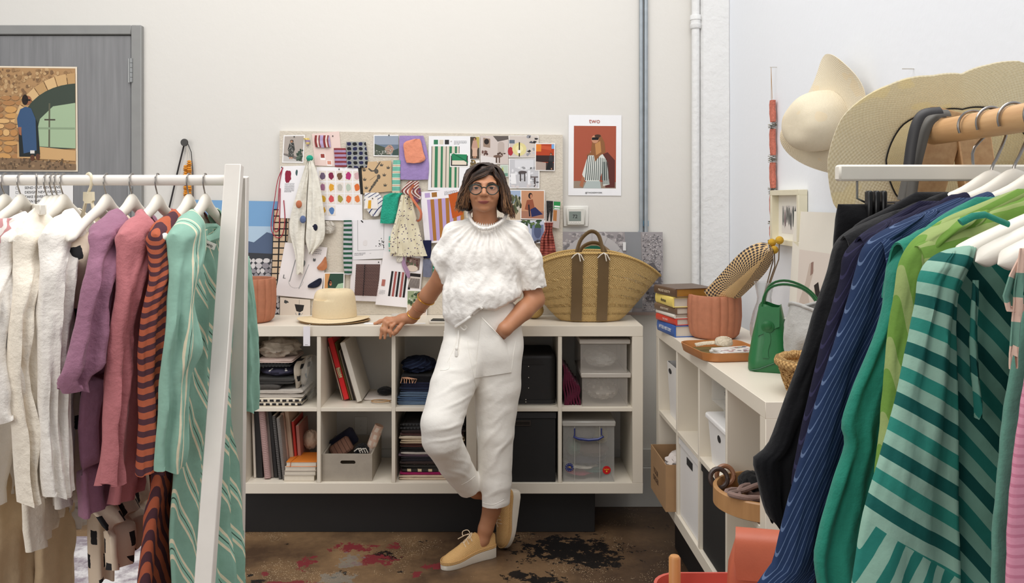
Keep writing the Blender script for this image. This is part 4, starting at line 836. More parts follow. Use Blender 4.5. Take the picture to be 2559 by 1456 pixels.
# notebooks
G4 = 'notebooks standing in the lower shelf'; z0 = cellA(1, 0)[2]+.0005
def notebook(xp, wpx, top, m, label, lean=5, y0=3.99, spiral=None, nm='notebook'):
    h = (1204-top)/523.0; o, c, M = leaner(xp, wpx/523.0, h, lean, y0, .19, m, label, nm, 'notebook', G4, z0=z0)
    if spiral:
        mb = MB(); n = int(h/.0085); t = wpx/523.0
        for i in range(n):
            q = c+M @ Vector((0, -.097, -h/2+.008+(h-.016)*i/(n-1))); mb.tube([q+M @ Vector((t*.45*math.cos(a), -.006*math.sin(a), 0)) for a in [k*PI/4 for k in range(8)]], .0011, 4, closed=True)
        mb.build('spiral_binding', spiral, o)['kind'] = 'stuff'
m_wire = mat('steel_wire', (150, 146, 142), .3, 0, metal=.8); m_wirep = mat('pink_wire', (190, 160, 156), .4, 0, metal=.3)
for a in ((634, 6, 1028, paper((222, 212, 200)), 'white book at the left end of the notebook row', 2), (642, 15, 1030, mat('black_cover', (30, 28, 28), .5), 'thick black book next to the white one', 2.5), (661, 15, 1031, mat('dusty_pink_cover', (178, 146, 142), .7), 'pink spiral notebook in the row', 5, 3.97, m_wirep),
          (678, 6, 1034, mat('grey_cover', (132, 120, 114), .7), 'thin grey notebook after the pink spiral one', 5), (685.5, 9, 1036, mat('black_cover', (30, 28, 28), .5), 'black notebook in the middle of the row', 5.5), (696.5, 8, 1046, mat('charcoal_cover', (82, 78, 76), .7), 'charcoal spiral notebook in the row', 6, 3.97, m_wire),
          (706.5, 8, 1050, mat('ash_cover', (138, 130, 124), .7), 'ash grey spiral notebook in the row', 6, 3.96, m_wire), (716.5, 9, 1046, mat('tan_pink_cover', (186, 150, 132), .7), 'tan book right of the spiral notebooks', 6, 4.02), (727.5, 10, 1040, paper((196, 172, 150)), 'beige book near the right end of the row', 6, 4.03),
          (739.5, 6, 1070, mat('red_cover', (186, 44, 34), .5), 'slim red book near the right end of the row', 5, 4.04), (747, 8, 1082, mat('rose_cover', (176, 116, 104), .6), 'rose book at the right end of the row', 4, 4.05)):
    notebook(*a[:6], *(a[6:] if len(a) > 6 else ()))
G5 = 'books lying flat in the lower shelf'; zz = z0
for i, (h, c, lb, xa, xb) in enumerate(((14, (196, 184, 164), 'beige book at the bottom of the flat pile', 709, 786), (11, (150, 140, 128), 'grey book second in the flat pile', 710, 789), (10, (206, 192, 176), 'cream book under the orange notebook', 711, 789), (12, (214, 122, 40), 'orange notebook on top of the flat pile', 714, 790))):
    hh = h/527.0; a, b = P(xa, 0, 3.945).x, P(xb, 0, 3.945).x; o = thing('flat_book', lb, 'book', ((a+b)/2, 3.95, zz), G5)
    m = mat('bookcover_%d' % i, c, .5, .04); y0 = 3.945+.002*i
    MB().bx(a, b, y0, y0+.155, zz, zz+.0022, .001).build('cover', m, o); MB().bx(a, b, y0, y0+.155, zz+hh-.0024, zz+hh-.0002, .001).build('cover', m, o)
    MB().bx(a+.002, b-.003, y0+.002, y0+.15, zz+.0022, zz+hh-.0024).build('pages', MATS['pages'], o)
    if i == 3: MB().tube([(a+.045, y0+.16, zz+hh+.0006), (a+.022, y0, zz+hh+.0008), (a+.020, y0-.002, zz)], .0018, 5, flat=.4).build('ribbon', mat('orange_band', (196, 100, 30), .5), o)
    zz += hh
zt_ = zz; a = P(778, 1095, 4.12); tag(bundle(MB(), (a.x-.008, 4.145, zt_+.052), (.042, .045, .05), 9, .12, zt_+.0004, 2.4).build('fabric_bag', cloth('beige_cotton', (196, 176, 156))), 'beige cotton bag stuffed above the flat books', 'bag')
# wooden crate
cr_ = thing('wooden_crate', 'grey washed wooden crate with a handle slot', 'crate', P(867, 1202, 3.95)); m_crate = mat('grey_washed_wood', (166, 156, 142), .7, .1, 18, .2, 60)
x0, x1, _, _ = pxr(805, 0, 930, 0, 3.945); za = cellA(2, 0)[2]+.0005; hh = .128; yb = 4.26; ya = 3.945; tk = .009
fr_ = lambda a, b, e: Vector((a, ya+tk-e, b)); sl = [(x0+.088, za+.088), (x0+.162, za+.088)]
# front board with a real slot: four pieces around the slot joined into one board
sx0, sx1, sz0, sz1 = x0+.086, x0+.158, za+.080, za+.098; r_ = .009
inn = [(sx1-r_+r_*math.cos(t), sz0+r_+r_*math.sin(t)) for t in [-PI/2+PI*i/8 for i in range(9)]]+[(sx0+r_+r_*math.cos(t), sz0+r_+r_*math.sin(t)) for t in [PI/2+PI*i/8 for i in range(9)]]
inn = inn[9:]+inn[:9]; k0 = 4; inn = inn[k0:]+inn[:k0]
key = [(x0, za+hh*.5), (x0, za), (x1, za), (x1, za+hh), (x0, za+hh), (x0, za+hh*.5+1e-5)]+[inn[0]]+inn[::-1]
MB().prism(key, lambda a, b, e: Vector((a, ya+tk-e, b)), tk).build('front_board', m_crate, cr_, 30)
MB().bx(x0, x0+tk, ya+tk, yb, za, za+hh, .001).build('side_board', m_crate, cr_); MB().bx(x1-tk, x1, ya+tk, yb, za, za+hh, .001).build('side_board', m_crate, cr_)
MB().bx(x0+tk, x1-tk, yb-tk, yb, za, za+hh, .001).build('back_board', m_crate, cr_); MB().bx(x0+tk, x1-tk, ya+tk, yb-tk, za, za+.006).build('base_board', m_crate, cr_)
a = P(855, 1100, 4.1); M_ = Matrix.Rotation(R(-35), 3, 'Y')
tag(MB().box((a.x, 4.12, za+.135), (.15, .03, .085), M_ @ Matrix.Rotation(R(-20), 3, 'X'), .01).build('navy_pouch', cloth('navy_canvas', (40, 40, 56))), 'navy canvas pouch standing in the wooden crate', 'pouch')
tag(MB().box((a.x+.006, 4.05, za+.125), (.11, .03, .075), M_ @ Matrix.Rotation(R(-20), 3, 'X'), .009).build('striped_pouch', stripes('brown_stripe', [(.018, (128, 92, 76)), (.003, (80, 56, 48))], 0)), 'brown striped pouch in front of the navy one', 'pouch')
sh_ = thing('canvas_shoe', 'black and white laced canvas shoe tucked in the wooden crate', 'shoe', (P(903, 0, 4.05).x, 4.05, za+.1))
a = P(905, 1115, 4.05); bundle(MB(), (a.x, 4.05, za+.115), (.038, .05, .034), 4, .1).build('upper', cloth('black_canvas', (28, 28, 30)), sh_)
for k in range(4): MB().tube([(a.x-.03+.012*k, 4.0, za+.125+.01*(k % 2)), (a.x-.01+.012*k, 3.996, za+.14), (a.x+.012*k, 4.0, za+.118)], .003, 6).build('lace', cloth('white_lace', (224, 216, 204)), sh_)
a, b = P(922, 1130, 4.07), P(948, 1062, 4.07); mb = MB().tube([a, a.lerp(b, .33), a.lerp(b, .66), b], [.02, .024, .025, .022], 14)
tag(mb.build('rolled_print', dashes('peach_ovals', (226, 190, 168), (240, 222, 206), .03, .035, .34, .36)), 'peach printed cloth roll sticking out of the wooden crate', 'cloth roll')
a, b = W(886, 1085, 0), W(918, 1040, 0); ol = thing('wall_outlet', 'white wall outlet plate behind the wooden crate', 'outlet', ((a.x+b.x)/2, WALL-.005, a.z)); MB().bx(a.x, b.x, WALL-.0055, WALL, a.z, b.z, .002).build('plate', m_pl, ol)
for k in (.25, .5, .75): MB().lathe([(0, -.001), (.004, -.001), (.004, .001)], ((a.x+b.x)/2, WALL-.0055, a.z+(b.z-a.z)*k), 8, Matrix.Rotation(PI/2, 3, 'X')).build('screw', m_dk, ol)
# dark textiles lower right of unit A
G6 = 'dark textiles stacked behind her knee'; zs = cellA(3, 0)[2]+.0005
pl = [(12, (206, 184, 160), 'cream folded textile at the bottom of the dark stack'), (7, (150, 30, 84), 'magenta folded textile near the bottom of the dark stack'), (21, None, 'black folded textile printed with pale flowers'), (8, (58, 46, 44), 'dark brown folded textile above the flower print'), (11, (38, 36, 42), 'black folded textile above the dark brown one'), (7, (116, 98, 112), 'dusty lilac folded textile in the dark stack'), (6, (176, 168, 160), 'pale grey folded textile in the dark stack'),
      (12, (30, 28, 28), 'black folded textile in the middle of the dark stack'), (10, (84, 50, 44), 'dark rust folded textile in the dark stack'), (10, (196, 176, 148), 'cream folded textile in the upper dark stack'), (9, (206, 190, 168), 'ivory folded textile in the upper dark stack'), (9, (92, 66, 66), 'plum folded textile in the upper dark stack'), (8, (52, 40, 40), 'brown black folded textile near the top'), (16, None, 'black gingham folded textile on top of the dark stack')]
m_flo = dashes('black_pale_flower', (40, 36, 32), (206, 184, 150), .05, .04, .22, .28)
for i, (h, c, lb) in enumerate(pl):
    m = (m_flo if h == 21 else m_ging) if c is None else cloth('dark_%d' % i, c)
    zs = foldthing((996+(i*7 % 5), 0, 1162-(i*5 % 4), h*.96), lb, m, 3.96+.004*(i % 3), .27, 2 if h > 9 else 1, 50+i, zs, grp=G6, jit=.003)
# ------------------------------------------------------------------ short unit
m_blk = mat('black_leatherette', (26, 24, 24), .6, .08, 60, .1); m_riv = mat('rivet', (206, 200, 190), .25, 0, metal=.8)
x0, x1, za, zb = cellB(0, 1); za += .0005
bxo = thing('leather_hat_box', 'black leather box with rivets and stitched rim', 'box', ((x0+x1)/2, 4.0, za)); xa, xb = P(1238, 0, 3.97).x, P(1388, 0, 3.97).x
def rrect(xa, xb, ya, yb, r, n=6):
    o = []
    for cx_, cy_, a0 in ((xb-r, ya+r, -PI/2), (xb-r, yb-r, 0), (xa+r, yb-r, PI/2), (xa+r, ya+r, PI)):
        o += [(cx_+r*math.cos(a0+PI/2*i/n), cy_+r*math.sin(a0+PI/2*i/n)) for i in range(n+1)]
    return o
def rbox(mb, xa, xb, ya, yb, z0, z1, r, rt=0, taper=0):
    levels = [(z0, 0)]+([(z1-rt+rt*math.sin(t), rt*(1-math.cos(t))) for t in [PI/2*i/4 for i in range(5)]] if rt else [(z1, 0)])
    rings = []
    for z, ins in levels:
        k = taper*(z1-z)/(z1-z0); rings.append([Vector((x, y, z)) for x, y in rrect(xa+ins+k, xb-ins-k, ya+ins+k, yb-ins-k, max(r-ins, .002))])
    mb.loft(rings); return mb
h = .238; rbox(MB(), xa, xb, 3.975, 4.27, za+.022, za+h, .03, .018).build('body', m_blk, bxo); rbox(MB(), xa-.003, xb+.003, 3.971, 4.274, za, za+.024, .031).build('base_rim', m_blk, bxo)
for y in (915, 943, 969): MB().sphere(P(1321, y, 3.972), .003, 6).build('rivet', m_riv, bxo)
for y in (998, 1004): MB().sphere(P(1314, y, 3.968), .003, 6).build('rivet', m_riv, bxo)
MB().tube([(x, y, za+.004) for x, y in rrect(xa-.004, xb+.004, 3.970, 4.275, .031)], .001, 4, closed=True).build('stitching', mat('pale_stitch', (206, 198, 186), .7), bxo)
MB().prism([(-.06, 0), (.06, 0), (.045, .018), (0, .03), (-.045, .018)], lambda a, b, e: Vector((P(1330, 0, 3.975).x+a, 3.9745-e, za+h-.045+b)), .002).build('flap', m_blk, bxo)
x0, x1, za, zb = cellB(0, 0); za += .0005; lb = thing('lidded_file_box', 'tall black lidded box with a metal label holder', 'box', ((x0+x1)/2, 3.95, za)); xa, xb = P(1222, 0, 3.93).x, P(1390, 0, 3.93).x
m_bb = mat('black_card', (24, 23, 23), .75, .05, 60); MB().bx(xa+.003, xb-.003, 3.933, 4.26, za, za+.30, .002).build('body', m_bb, lb); MB().bx(xa, xb, 3.93, 4.263, za+.30, za+.33, .002).build('lid', mat('black_card_lid', (38, 37, 38), .7), lb)
a, b = P(1286, 1063, 3.93), P(1326, 1050, 3.93); lh = MB().bx(a.x, b.x, 3.929, 3.933, a.z, b.z).build('label_holder', mat('dark_nickel', (84, 80, 76), .3, 0, metal=.9), lb); MB().bx(a.x+.004, b.x-.004, 3.9284, 3.929, a.z+.004, b.z-.005).build('label_card', mat('label_black', (14, 14, 14), .2), lh)
m_frost = mat('frosted_plastic', (214, 206, 196), .4, 0, alpha=.22, spec=.5); m_lid = mat('frosted_lid', (206, 198, 188), .45, 0, alpha=.82)
x0, x1, za, zb = cellB(1, 1); za += .0005
m_gch = dashes('grey_chevron', (150, 144, 136), (206, 200, 190), .05, .03, .2, .3); zb_ = za
for k, (xa, xb, la, lbx, h, lbl, cc) in enumerate(((1455, 1568, 1432, 1577, .135, 'lower frosted plastic bin of the stacked pair', (176, 166, 156)), (1451, 1566, 1440, 1575, .138, 'upper frosted plastic bin of the stacked pair', (166, 166, 162)))):
    a, b = P(xa, 0, 3.95).x, P(xb, 0, 3.95).x; o = thing('storage_bin', lbl, 'bin', ((a+b)/2, 3.95, zb_), 'frosted bins'); rb_ = MB(); ya, yb = 3.948, 4.27; t = .002
    for q in ((a, b, ya, ya+t), (a, b, yb-t, yb), (a, a+t, ya+t, yb-t), (b-t, b, ya+t, yb-t)): rb_.bx(q[0], q[1], q[2], q[3], zb_, zb_+h)
    rb_.bx(a, b, ya, yb, zb_, zb_+t); rb_.build('tub', m_frost, o); l0, l1 = P(la, 0, 3.95).x+.006, P(lbx, 0, 3.95).x
    MB().bx(a-.006, l1, ya-.004, yb+.004, zb_+h, zb_+h+.022, .003).build('lid', m_lid, o)
    tag(bundle(MB(), ((a+b)/2, 4.1, zb_+.05), (.085, .13, .047), 60+k, .16, zb_+.003, 2).build('binned_cloth', m_gch if k == 0 else cloth('grey_shirt', cc)), 'patterned grey cloth inside the lower frosted bin' if k == 0 else 'grey shirt cloth inside the upper frosted bin', 'textile')
    zb_ += h+.0222
# burgundy pleated cloth
mb = MB(); a0 = P(1406, 0, 3.96).x; mm = cloth('burgundy', (86, 26, 48), .3)
bo = thing('pleated_cloth', 'burgundy pleated cloth folded beside the frosted bins', 'textile', (a0+.04, 3.97, za))
for i in range(7):
    x = a0+.006+.0115*i; top = za+.19-.016*i; mb = MB(); mb.grid(lambda u, v, x=x, top=top, i=i: (x+.004*math.sin(v*9+i)+.004*u+.01*(v-.5)*(1-v), 3.97+.2*u, za+.001+(top-za)*(1-v)), 3, 12, .009); mb.build('pleat', mm, bo, 80)
x0, x1, za, zb = cellB(1, 0); za += .0005; cb = thing('clear_storage_box', 'clear plastic box with blue carry handle and round stickers', 'box', (P(1470, 0, 3.95).x, 3.95, za)); xa, xb = P(1407, 0, 3.94).x, P(1535, 0, 3.94).x; ya, yb = 3.938, 4.22; h = .262; t = .0025
m_clear = mat('clear_plastic', (216, 214, 208), .12, 0, alpha=.2, spec=.8); m_clid = mat('clear_lid', (216, 212, 204), .2, 0, alpha=.55, spec=.7); m_blueh = mat('blue_handle', (34, 46, 110), .35, .02)
mb = MB()
for q in ((xa, xb, ya, ya+t), (xa, xb, yb-t, yb), (xa, xa+t, ya+t, yb-t), (xb-t, xb, ya+t, yb-t)): mb.bx(q[0], q[1], q[2], q[3], za, za+h)
mb.bx(xa, xb, ya, yb, za, za+t); mb.build('tub', m_clear, cb)
MB().bx(xa-.004, xb+.006, ya-.006, yb+.006, za+h, za+h+.024, .004).build('lid', m_clid, cb)
for x in (1436, 1499): xx = P(x, 0, 3.936).x; MB().bx(xx-.0012, xx+.0012, ya-.004, ya, za, za+h).build('rib', m_clid, cb)
hd = [P(x, y, 3.928) for x, y in ((1436, 1070), (1436, 1086), (1434, 1091), (1445, 1096), (1470, 1099), (1495, 1097), (1508, 1090), (1503, 1086), (1503, 1070))]; MB().tube(hd, [.003, .003, .005, .006, .006, .006, .005, .003, .003], 8).build('handle', m_blueh, cb)
for x, y, c, tx, nm in ((1423, 1167, (36, 48, 110), '19L', 'capacity_sticker'), (1516, 1174, (200, 30, 36), 'Letter', 'size_sticker')):
    p = P(x, y, 3.937); s_ = MB().lathe([(0, -.0008), (.0195, -.0008), (.0195, .0004)], p, 22, Matrix.Rotation(-PI/2, 3, 'X') @ Matrix.Diagonal((1, 1, 1))).build(nm, mat('sticker_'+nm, c, .3, 0), cb)
    my = mat('sticker_yellow', (240, 200, 60), .4, 0); p2 = Vector((p.x, 3.9355, p.z)); text(tx, 'lettering', .0135 if tx == '19L' else .0105, frameM(p2+Vector((0, 0, .004 if tx == 'Letter' else 0)), *WX), my, s_)
    if tx == '19L':
        for k in range(12): MB().sphere(p2+Vector((.0155*math.cos(k*PI/6), 0, .0155*math.sin(k*PI/6))), .0012, 4).build('dot', mat('sticker_white', (236, 236, 236), .4, 0), s_)
    else: MB().bx(p2.x-.003, p2.x+.003, 3.9352, 3.936, p2.z-.009, p2.z-.003).build('mark', my, s_)
G7 = 'cloths inside the clear box'
for k, (c, dx, dz, rx, rz, lb_) in enumerate((((150, 44, 70), -.03, .016, .075, .016, 'crimson cloth at the bottom of the clear box'), ((40, 92, 82), .04, .03, .075, .02, 'green cloth low in the clear box'), ((226, 218, 204), -.02, .045, .09, .012, 'white cloth in the clear box'), ((42, 44, 66), 0, .07, .105, .03, 'navy cloth in the clear box'), ((92, 70, 62), .03, .115, .085, .04, 'brown cloth in the middle of the clear box'), ((70, 110, 90), -.06, .125, .04, .045, 'sage cloth at the left of the clear box'), ((150, 140, 96), .07, .18, .04, .04, 'khaki cloth near the top of the clear box'), ((120, 112, 106), -.02, .19, .07, .045, 'taupe cloth at the top of the clear box'))):
    tag(bundle(MB(), ((xa+xb)/2+dx, 4.06+.004*k, za+.006+dz), (rx, .1, rz), 70+k, .12, za+.004, 2, 14).build('boxed_cloth', cloth('boxed_%d' % k, c)), lb_, 'textile', G7)
# ================================================================== on top of the shelf
m_terra = mat('terracotta', (182, 118, 88), .8, .1, 40, .25, 120)
def fluted_pot(c, r, h, label, nfl=18, r0=.9):
    o = thing('fluted_pot', label, 'pot', c, 'fluted terracotta pots'); c = Vector(c)
    fl = lambda rr, z, a: rr-(.0065*abs(math.sin(a*nfl/2))**.6 if (rr > r*.8 and z > .008) else 0)*-1-.006
    def fl(rr, z, a): return rr+.006*abs(math.sin(a*nfl/2))**.55 if rr > r*.86 else rr
    MB().lathe([(0, 0), (r*.72, 0), (r*.84, .006), (r*.9, .02), (r*.96, .05), (r, h*.5), (r*.985, h*.85), (r*.965, h-.004), (r*.95, h), (r*.84, h), (r*.83, h-.01), (r*.82, h*.3), (r*.7, .02), (0, .018)], c, 144, None, mod=fl).build('body', m_terra, o, 30)
    return o
fluted_pot((P(631, 0, 4.06).x, 4.06, ZT), .108, .212, 'fluted terracotta pot behind the left rack')
m_straw = weave('natural_straw', (240, 224, 190), (208, 184, 144), .0028, .0028, .35, dist=.001); m_straw2 = weave('tan_straw', (216, 184, 140), (176, 140, 96), .0028, .0028, .3, dist=.001)
hx = P(834, 0, 4.07).x
def brim(mb, c, r0, r1, z, amp, th, ph=0, n=64, m_=8, tilt=0):
    def fn(u, v):
        a = u*2*PI; rr = r0+(r1-r0)*v; q = v*v
        return Vector(c)+Vector((rr*math.cos(a), rr*math.sin(a)*.86, z+amp*q*(math.cos(2*a+ph)*.6+.4*math.cos(a+1))+.012*(1-v)**2))
    mb.grid(lambda u, v: fn(u, v), n, m_, th); return mb
ht = thing('straw_hat', 'cream straw fedora lying on the shelf', 'hat', (hx, 4.07, ZT), 'straw hats stacked on the shelf')
def crownf(u, v):
    a = u*2*PI; prof = cr([(.108, 0), (.107, .03), (.102, .08), (.094, .115), (.075, .132), (.045, .128), (.0, .118)], 40); k = v*39; i = min(int(k), 38); f_ = k-i
    r_, z_ = prof[i]*(1-f_)+prof[i+1]*f_; x = r_*math.cos(a); y = r_*math.sin(a)*.9
    dent = .020*math.exp(-((x+.055)**2/.0016+(y+.06)**2/.0022)) if v > .35 else 0; dent += .02*math.exp(-(x*x)/.0006)*math.exp(-(y*y)/.004)*(1 if v > .6 else 0)
    y2 = y+dent*1.1; return Vector((hx+x+.004, 4.07+y2, ZT+.024+z_-dent*.5))
MB().grid(crownf, 56, 40).build('crown', m_straw, ht, 70)
brim(MB(), (hx, 4.07, ZT), .1, .176, .012, .010, .0022).build('brim', m_straw, ht, 60)
h2 = thing('straw_hat', 'tan straw hat brim showing under the cream fedora', 'hat', (hx+.01, 4.075, ZT), 'straw hats stacked on the shelf'); brim(MB(), (hx+.008, 4.07, ZT), .06, .17, .0045, .004, .002, .6).build('brim', m_straw2, h2, 60)
a, b = P(758, 864, 3.905), P(775, 815, 3.905); tg = thing('hat_tag', 'white paper tag hanging off the shelf edge from the hat', 'tag', a); MB().bx(a.x, b.x, 3.904, 3.9048, a.z, b.z).build('card', paper((232, 228, 232)), tg); MB().tube([(a.x+.015, 3.9044, b.z), (a.x+.02, 3.915, ZT+.003), (a.x+.03, 3.96, ZT+.006)], .0008, 4).build('string', m_scarf, tg)
MB().tube([(a.x+.008+.0012*k, 3.9037, a.z+.006+.0004*math.sin(k)) for k in range(12)], .0006, 4).build('printed_line', m_dk, tg)
a, b = P(905, 805, 4.0), P(935, 798, 4.0); tag(MB().box((b.x-.01, 3.985, ZT+.0016), (.07, .03, .0022), R(-10)).build('paper_slip', paper((238, 240, 244))), 'small white paper slip under the hat brim', 'paper')
jr = thing('glass_jar', 'small clear glass jar behind her hand', 'jar', (P(989, 0, 4.08).x, 4.08, ZT)); MB().lathe([(0, 0), (.02, 0), (.022, .004), (.022, .022), (.0205, .026)], jr.location, 24).build('body', m_clear, jr); MB().lathe([(.0, .034), (.021, .034), (.0225, .031), (.0225, .026), (0, .026)], jr.location, 24).build('lid', m_clid, jr)
nb = thing('small_notebook', 'small white notebook on the shelf behind her arm', 'notebook', (P(1093, 0, 4.02).x, 4.02, ZT)); c = nb.location
MB().box((c.x+.01, 4.02, ZT+.006), (.10, .07, .011), R(8), .002).build('pages', paper((232, 226, 214)), nb); MB().box((c.x+.012, 4.025, ZT+.014), (.08, .06, .004), R(-6), .001).build('cover', mat('black_cover', (30, 28, 28), .5), nb)
tag(MB().box((P(1045, 0, 3.99).x, 3.99, ZT+.001), (.07, .03, .0016), R(5)).build('receipt', paper((238, 236, 234))), 'flat white paper slip right of her wrist', 'paper')
tag(bundle(MB(), (P(1334, 0, 4.16).x, 4.16, ZT+.045), (.05, .05, .045), 3, .03, ZT+.0005).build('round_straw_bag', weave('golden_straw', (216, 184, 120), (166, 130, 76), .006, .006, .5)), 'round golden straw bag peeping out behind her elbow', 'bag')
# straw basket
bk = thing('straw_basket', 'large open weave straw basket with brown leather straps', 'basket', (P(1474, 0, 4.09).x, 4.09, ZT)); bc = bk.location
def bprof(v): return .145+.20*v**.75, .062+.075*v**.8
def bfn(u, v, e=0):
    a = u*2*PI; rx, ry = bprof(v); ca, sa = math.cos(a), math.sin(a); sag = .118*abs(ca)**2.6*v**1.4
    z = ZT+.004+.335*v-sag; return Vector((bc.x+(rx+e)*ca, 4.09+(ry+e)*sa, z))
def basket_mat():
    t = NT('open_basket'); u, v = t.uv()
    a = t.math('SINE', t.math('MULTIPLY', u, PI/.0045)); b = t.math('SINE', t.math('MULTIPLY', v, PI/.0055)); h = t.math('MULTIPLY_ADD', t.math('MULTIPLY', a, b), .5, .5)
    t.color(t.mix(t.math('ADD', t.math('MULTIPLY', h, .6), t.math('MULTIPLY', t.noise(90), .4)), lin((164, 128, 74)), lin((234, 202, 138)))); t.rough(.7); t.bump(h, .8, .004)
    band = t.math('GREATER_THAN', t.math('FRACT', t.math('DIVIDE', v, .047)), .62); mid = t.math('MULTIPLY', t.math('GREATER_THAN', v, .035), t.math('LESS_THAN', v, .27))
    hole = t.math('MULTIPLY', t.math('MULTIPLY', band, mid), t.math('GREATER_THAN', t.math('SINE', t.math('MULTIPLY', t.math('ADD', u, t.math('MULTIPLY', v, .6)), PI*2/.011)), -.1))
    t.put(t.b.inputs['Alpha'], t.math('SUBTRACT', 1.0, hole)); return t.m
m_bask = basket_mat()
MB().grid(bfn, 120, 46, .004, uvf=lambda u, v: (u*1.5, v*.34)).build('body', m_bask, bk, 60)
MB().lathe([(0, 0), (.145, 0), (.149, .006)], (0, 0, 0), 40).build('bottom', m_bask, bk) if False else MB().grid(lambda u, v: Vector((bc.x+.147*v*math.cos(u*2*PI), 4.09+.064*v*math.sin(u*2*PI), ZT+.004)), 40, 6).build('bottom', m_bask, bk)
MB().tube([bfn(i/100, 1.0) for i in range(100)], .006, 8, closed=True).build('rim', m_straw2 if False else weave('golden_straw', (216, 184, 120), (166, 130, 76), .006, .006, .5), bk)
m_str = mat('olive_brown_leather', (112, 90, 60), .5, .06, 30, .1)
for px in (1441, 1505):
    xx = P(px, 0, 4.0).x
    def sfn(u, v, xx=xx):
        vv = .02+.98*v; rx, ry = bprof(vv); x = xx+(u-.5)*.052; q = max(-.99, min(.99, (x-bc.x)/rx)); a = -math.acos(q); p = bfn(a/(2*PI) % 1, vv); return p+Vector((0, -.006, 0))
    MB().grid(sfn, 4, 24, -.003).build('strap', m_str, bk)
    tp = sfn(.5, 1.0); mb = MB()
    for dx, dz in ((-.03, -.02), (.012, -.035), (.028, -.03)): mb = MB().tube([tp+Vector((0, -.012, .004)), tp+Vector((dx*.5, -.016, -.004)), tp+Vector((dx, -.013, dz))], .0026, 6); mb.build('tie', cloth('white_lace', (224, 216, 204)), bk)
for yy, pts in ((4.005, ((1441, 630), (1452, 598), (1475, 578), (1494, 585), (1503, 610), (1507, 632))), (4.17, ((1446, 640), (1455, 618), (1478, 606), (1500, 610), (1512, 626), (1516, 640)))):
    MB().tube([P(x, y, yy) for x, y in cr(pts, 20)], .012, 10, flat=.5).build('handle', m_str, bk)
# ================================================================== right hand shelf: on top
def on(px, py, z=ZT):
    """point on the horizontal plane z seen at pixel"""
    d = (CH-z)*F/(py-CY); return P(px, py, d)
# stack of books, spine towards the left
bkrot = R(12); Z = ZT; c0 = Vector((.765, 3.585, 0))+Matrix.Rotation(R(12), 3, 'Z') @ Vector((.078, .105, 0))
G8 = 'books stacked beside the fluted pot'
bdat = [(.050, (44, 92, 168), 'thick blue book at the bottom of the stack', 'AFTER HISTORY', (240, 240, 240), .215, .150), (.030, (206, 66, 52), 'red book above the blue one', 'THE WAY', (240, 200, 190), .20, .145), (.017, (226, 220, 210), 'thin white book in the stack', '', (90, 90, 90), .20, .145), (.030, (110, 88, 72), 'brown book below the yellow one', 'ABOLITIONIST', (214, 200, 180), .205, .145), (.044, (236, 212, 116), 'yellow book second from the top of the stack', 'domus', (60, 56, 50), .205, .15), (.038, (92, 70, 54), 'brown book with gilt edges on top of the stack', 'PROUD SOUTH', (214, 196, 170), .20, .19)]
for i, (h, c, lb, tx, tc, ln, wd) in enumerate(bdat):
    o = thing('stacked_book', lb, 'book', (c0.x, c0.y, Z), G8); rz = bkrot+R((-3, 2, 0, 3, -2, 4)[i]); M = Matrix.Rotation(rz, 3, 'Z'); cc = Vector((c0.x-.002*i+(wd-.15)/2, c0.y, Z+h/2))
    m = mat('spine_%d' % i, c, .4, .04, 20); T_ = lambda x, y, z: cc+M @ Vector((x, y, z))
    MB().box(T_(0, 0, h/2-.0018), (wd, ln, .0034), M, .001).build('cover', m, o); MB().box(T_(0, 0, -h/2+.0018), (wd, ln, .0034), M, .001).build('cover', m, o)
    mb = MB(); rings = []
    for yy in (-ln/2, ln/2): rings.append([T_(-wd/2+.001-.006*math.sin(PI*k/8), yy, h/2*math.cos(PI*k/8)) for k in range(9)]+[T_(-wd/2+.004, yy, -h/2), T_(-wd/2+.004, yy, h/2)])
    mb.loft(rings).build('spine', m, o)
    MB().box(T_(.001, 0, 0), (wd-.006, ln-.008, h-.0072), M).build('pages', mat('gilt_pages', (176, 130, 60), .35, .05, 30, metal=.4) if i == 5 else paper((206, 198, 186)), o)
    if tx: text(tx, 'spine_lettering', h*.42 if len(tx) > 6 else h*.52, frameM(T_(-wd/2-.0062, 0, 0), M @ Vector((0, -1, 0)), (0, 0, 1)), mat('ink_%d' % i, tc, .5, 0), o)
    Z += h+.0002
# fluted pot, woven tray in it
pc = Vector((P(1784, 0, 3.60).x, 3.60, ZT)); fluted_pot(pc, .112, .185, 'fluted terracotta pot on the right hand shelf holding a woven tray', 20)
def traymat():
    t = NT('black_tan_weave'); u, v = t.uv(); cb = t.n('ShaderNodeCombineXYZ')
    r = t.math('SQRT', t.math('ADD', t.math('MULTIPLY', u, u), t.math('MULTIPLY', v, v))); a = t.math('ARCTAN2', v, u)
    k = t.math('MULTIPLY', t.math('SINE', t.math('MULTIPLY', r, 330)), t.math('SINE', t.math('MULTIPLY', a, 46)))
    dk = t.math('GREATER_THAN', k, .05); ce = t.math('LESS_THAN', t.math('ABSOLUTE', v), t.math('MULTIPLY', t.math('SUBTRACT', .16, u), .16))
    ch_ = t.math('MULTIPLY', dk, t.math('SUBTRACT', 1.0, ce)); t.color(t.mix(ch_, lin((212, 178, 128)), lin((60, 54, 58)))); t.rough(.8); t.bump(k, .5, .002); return t.m
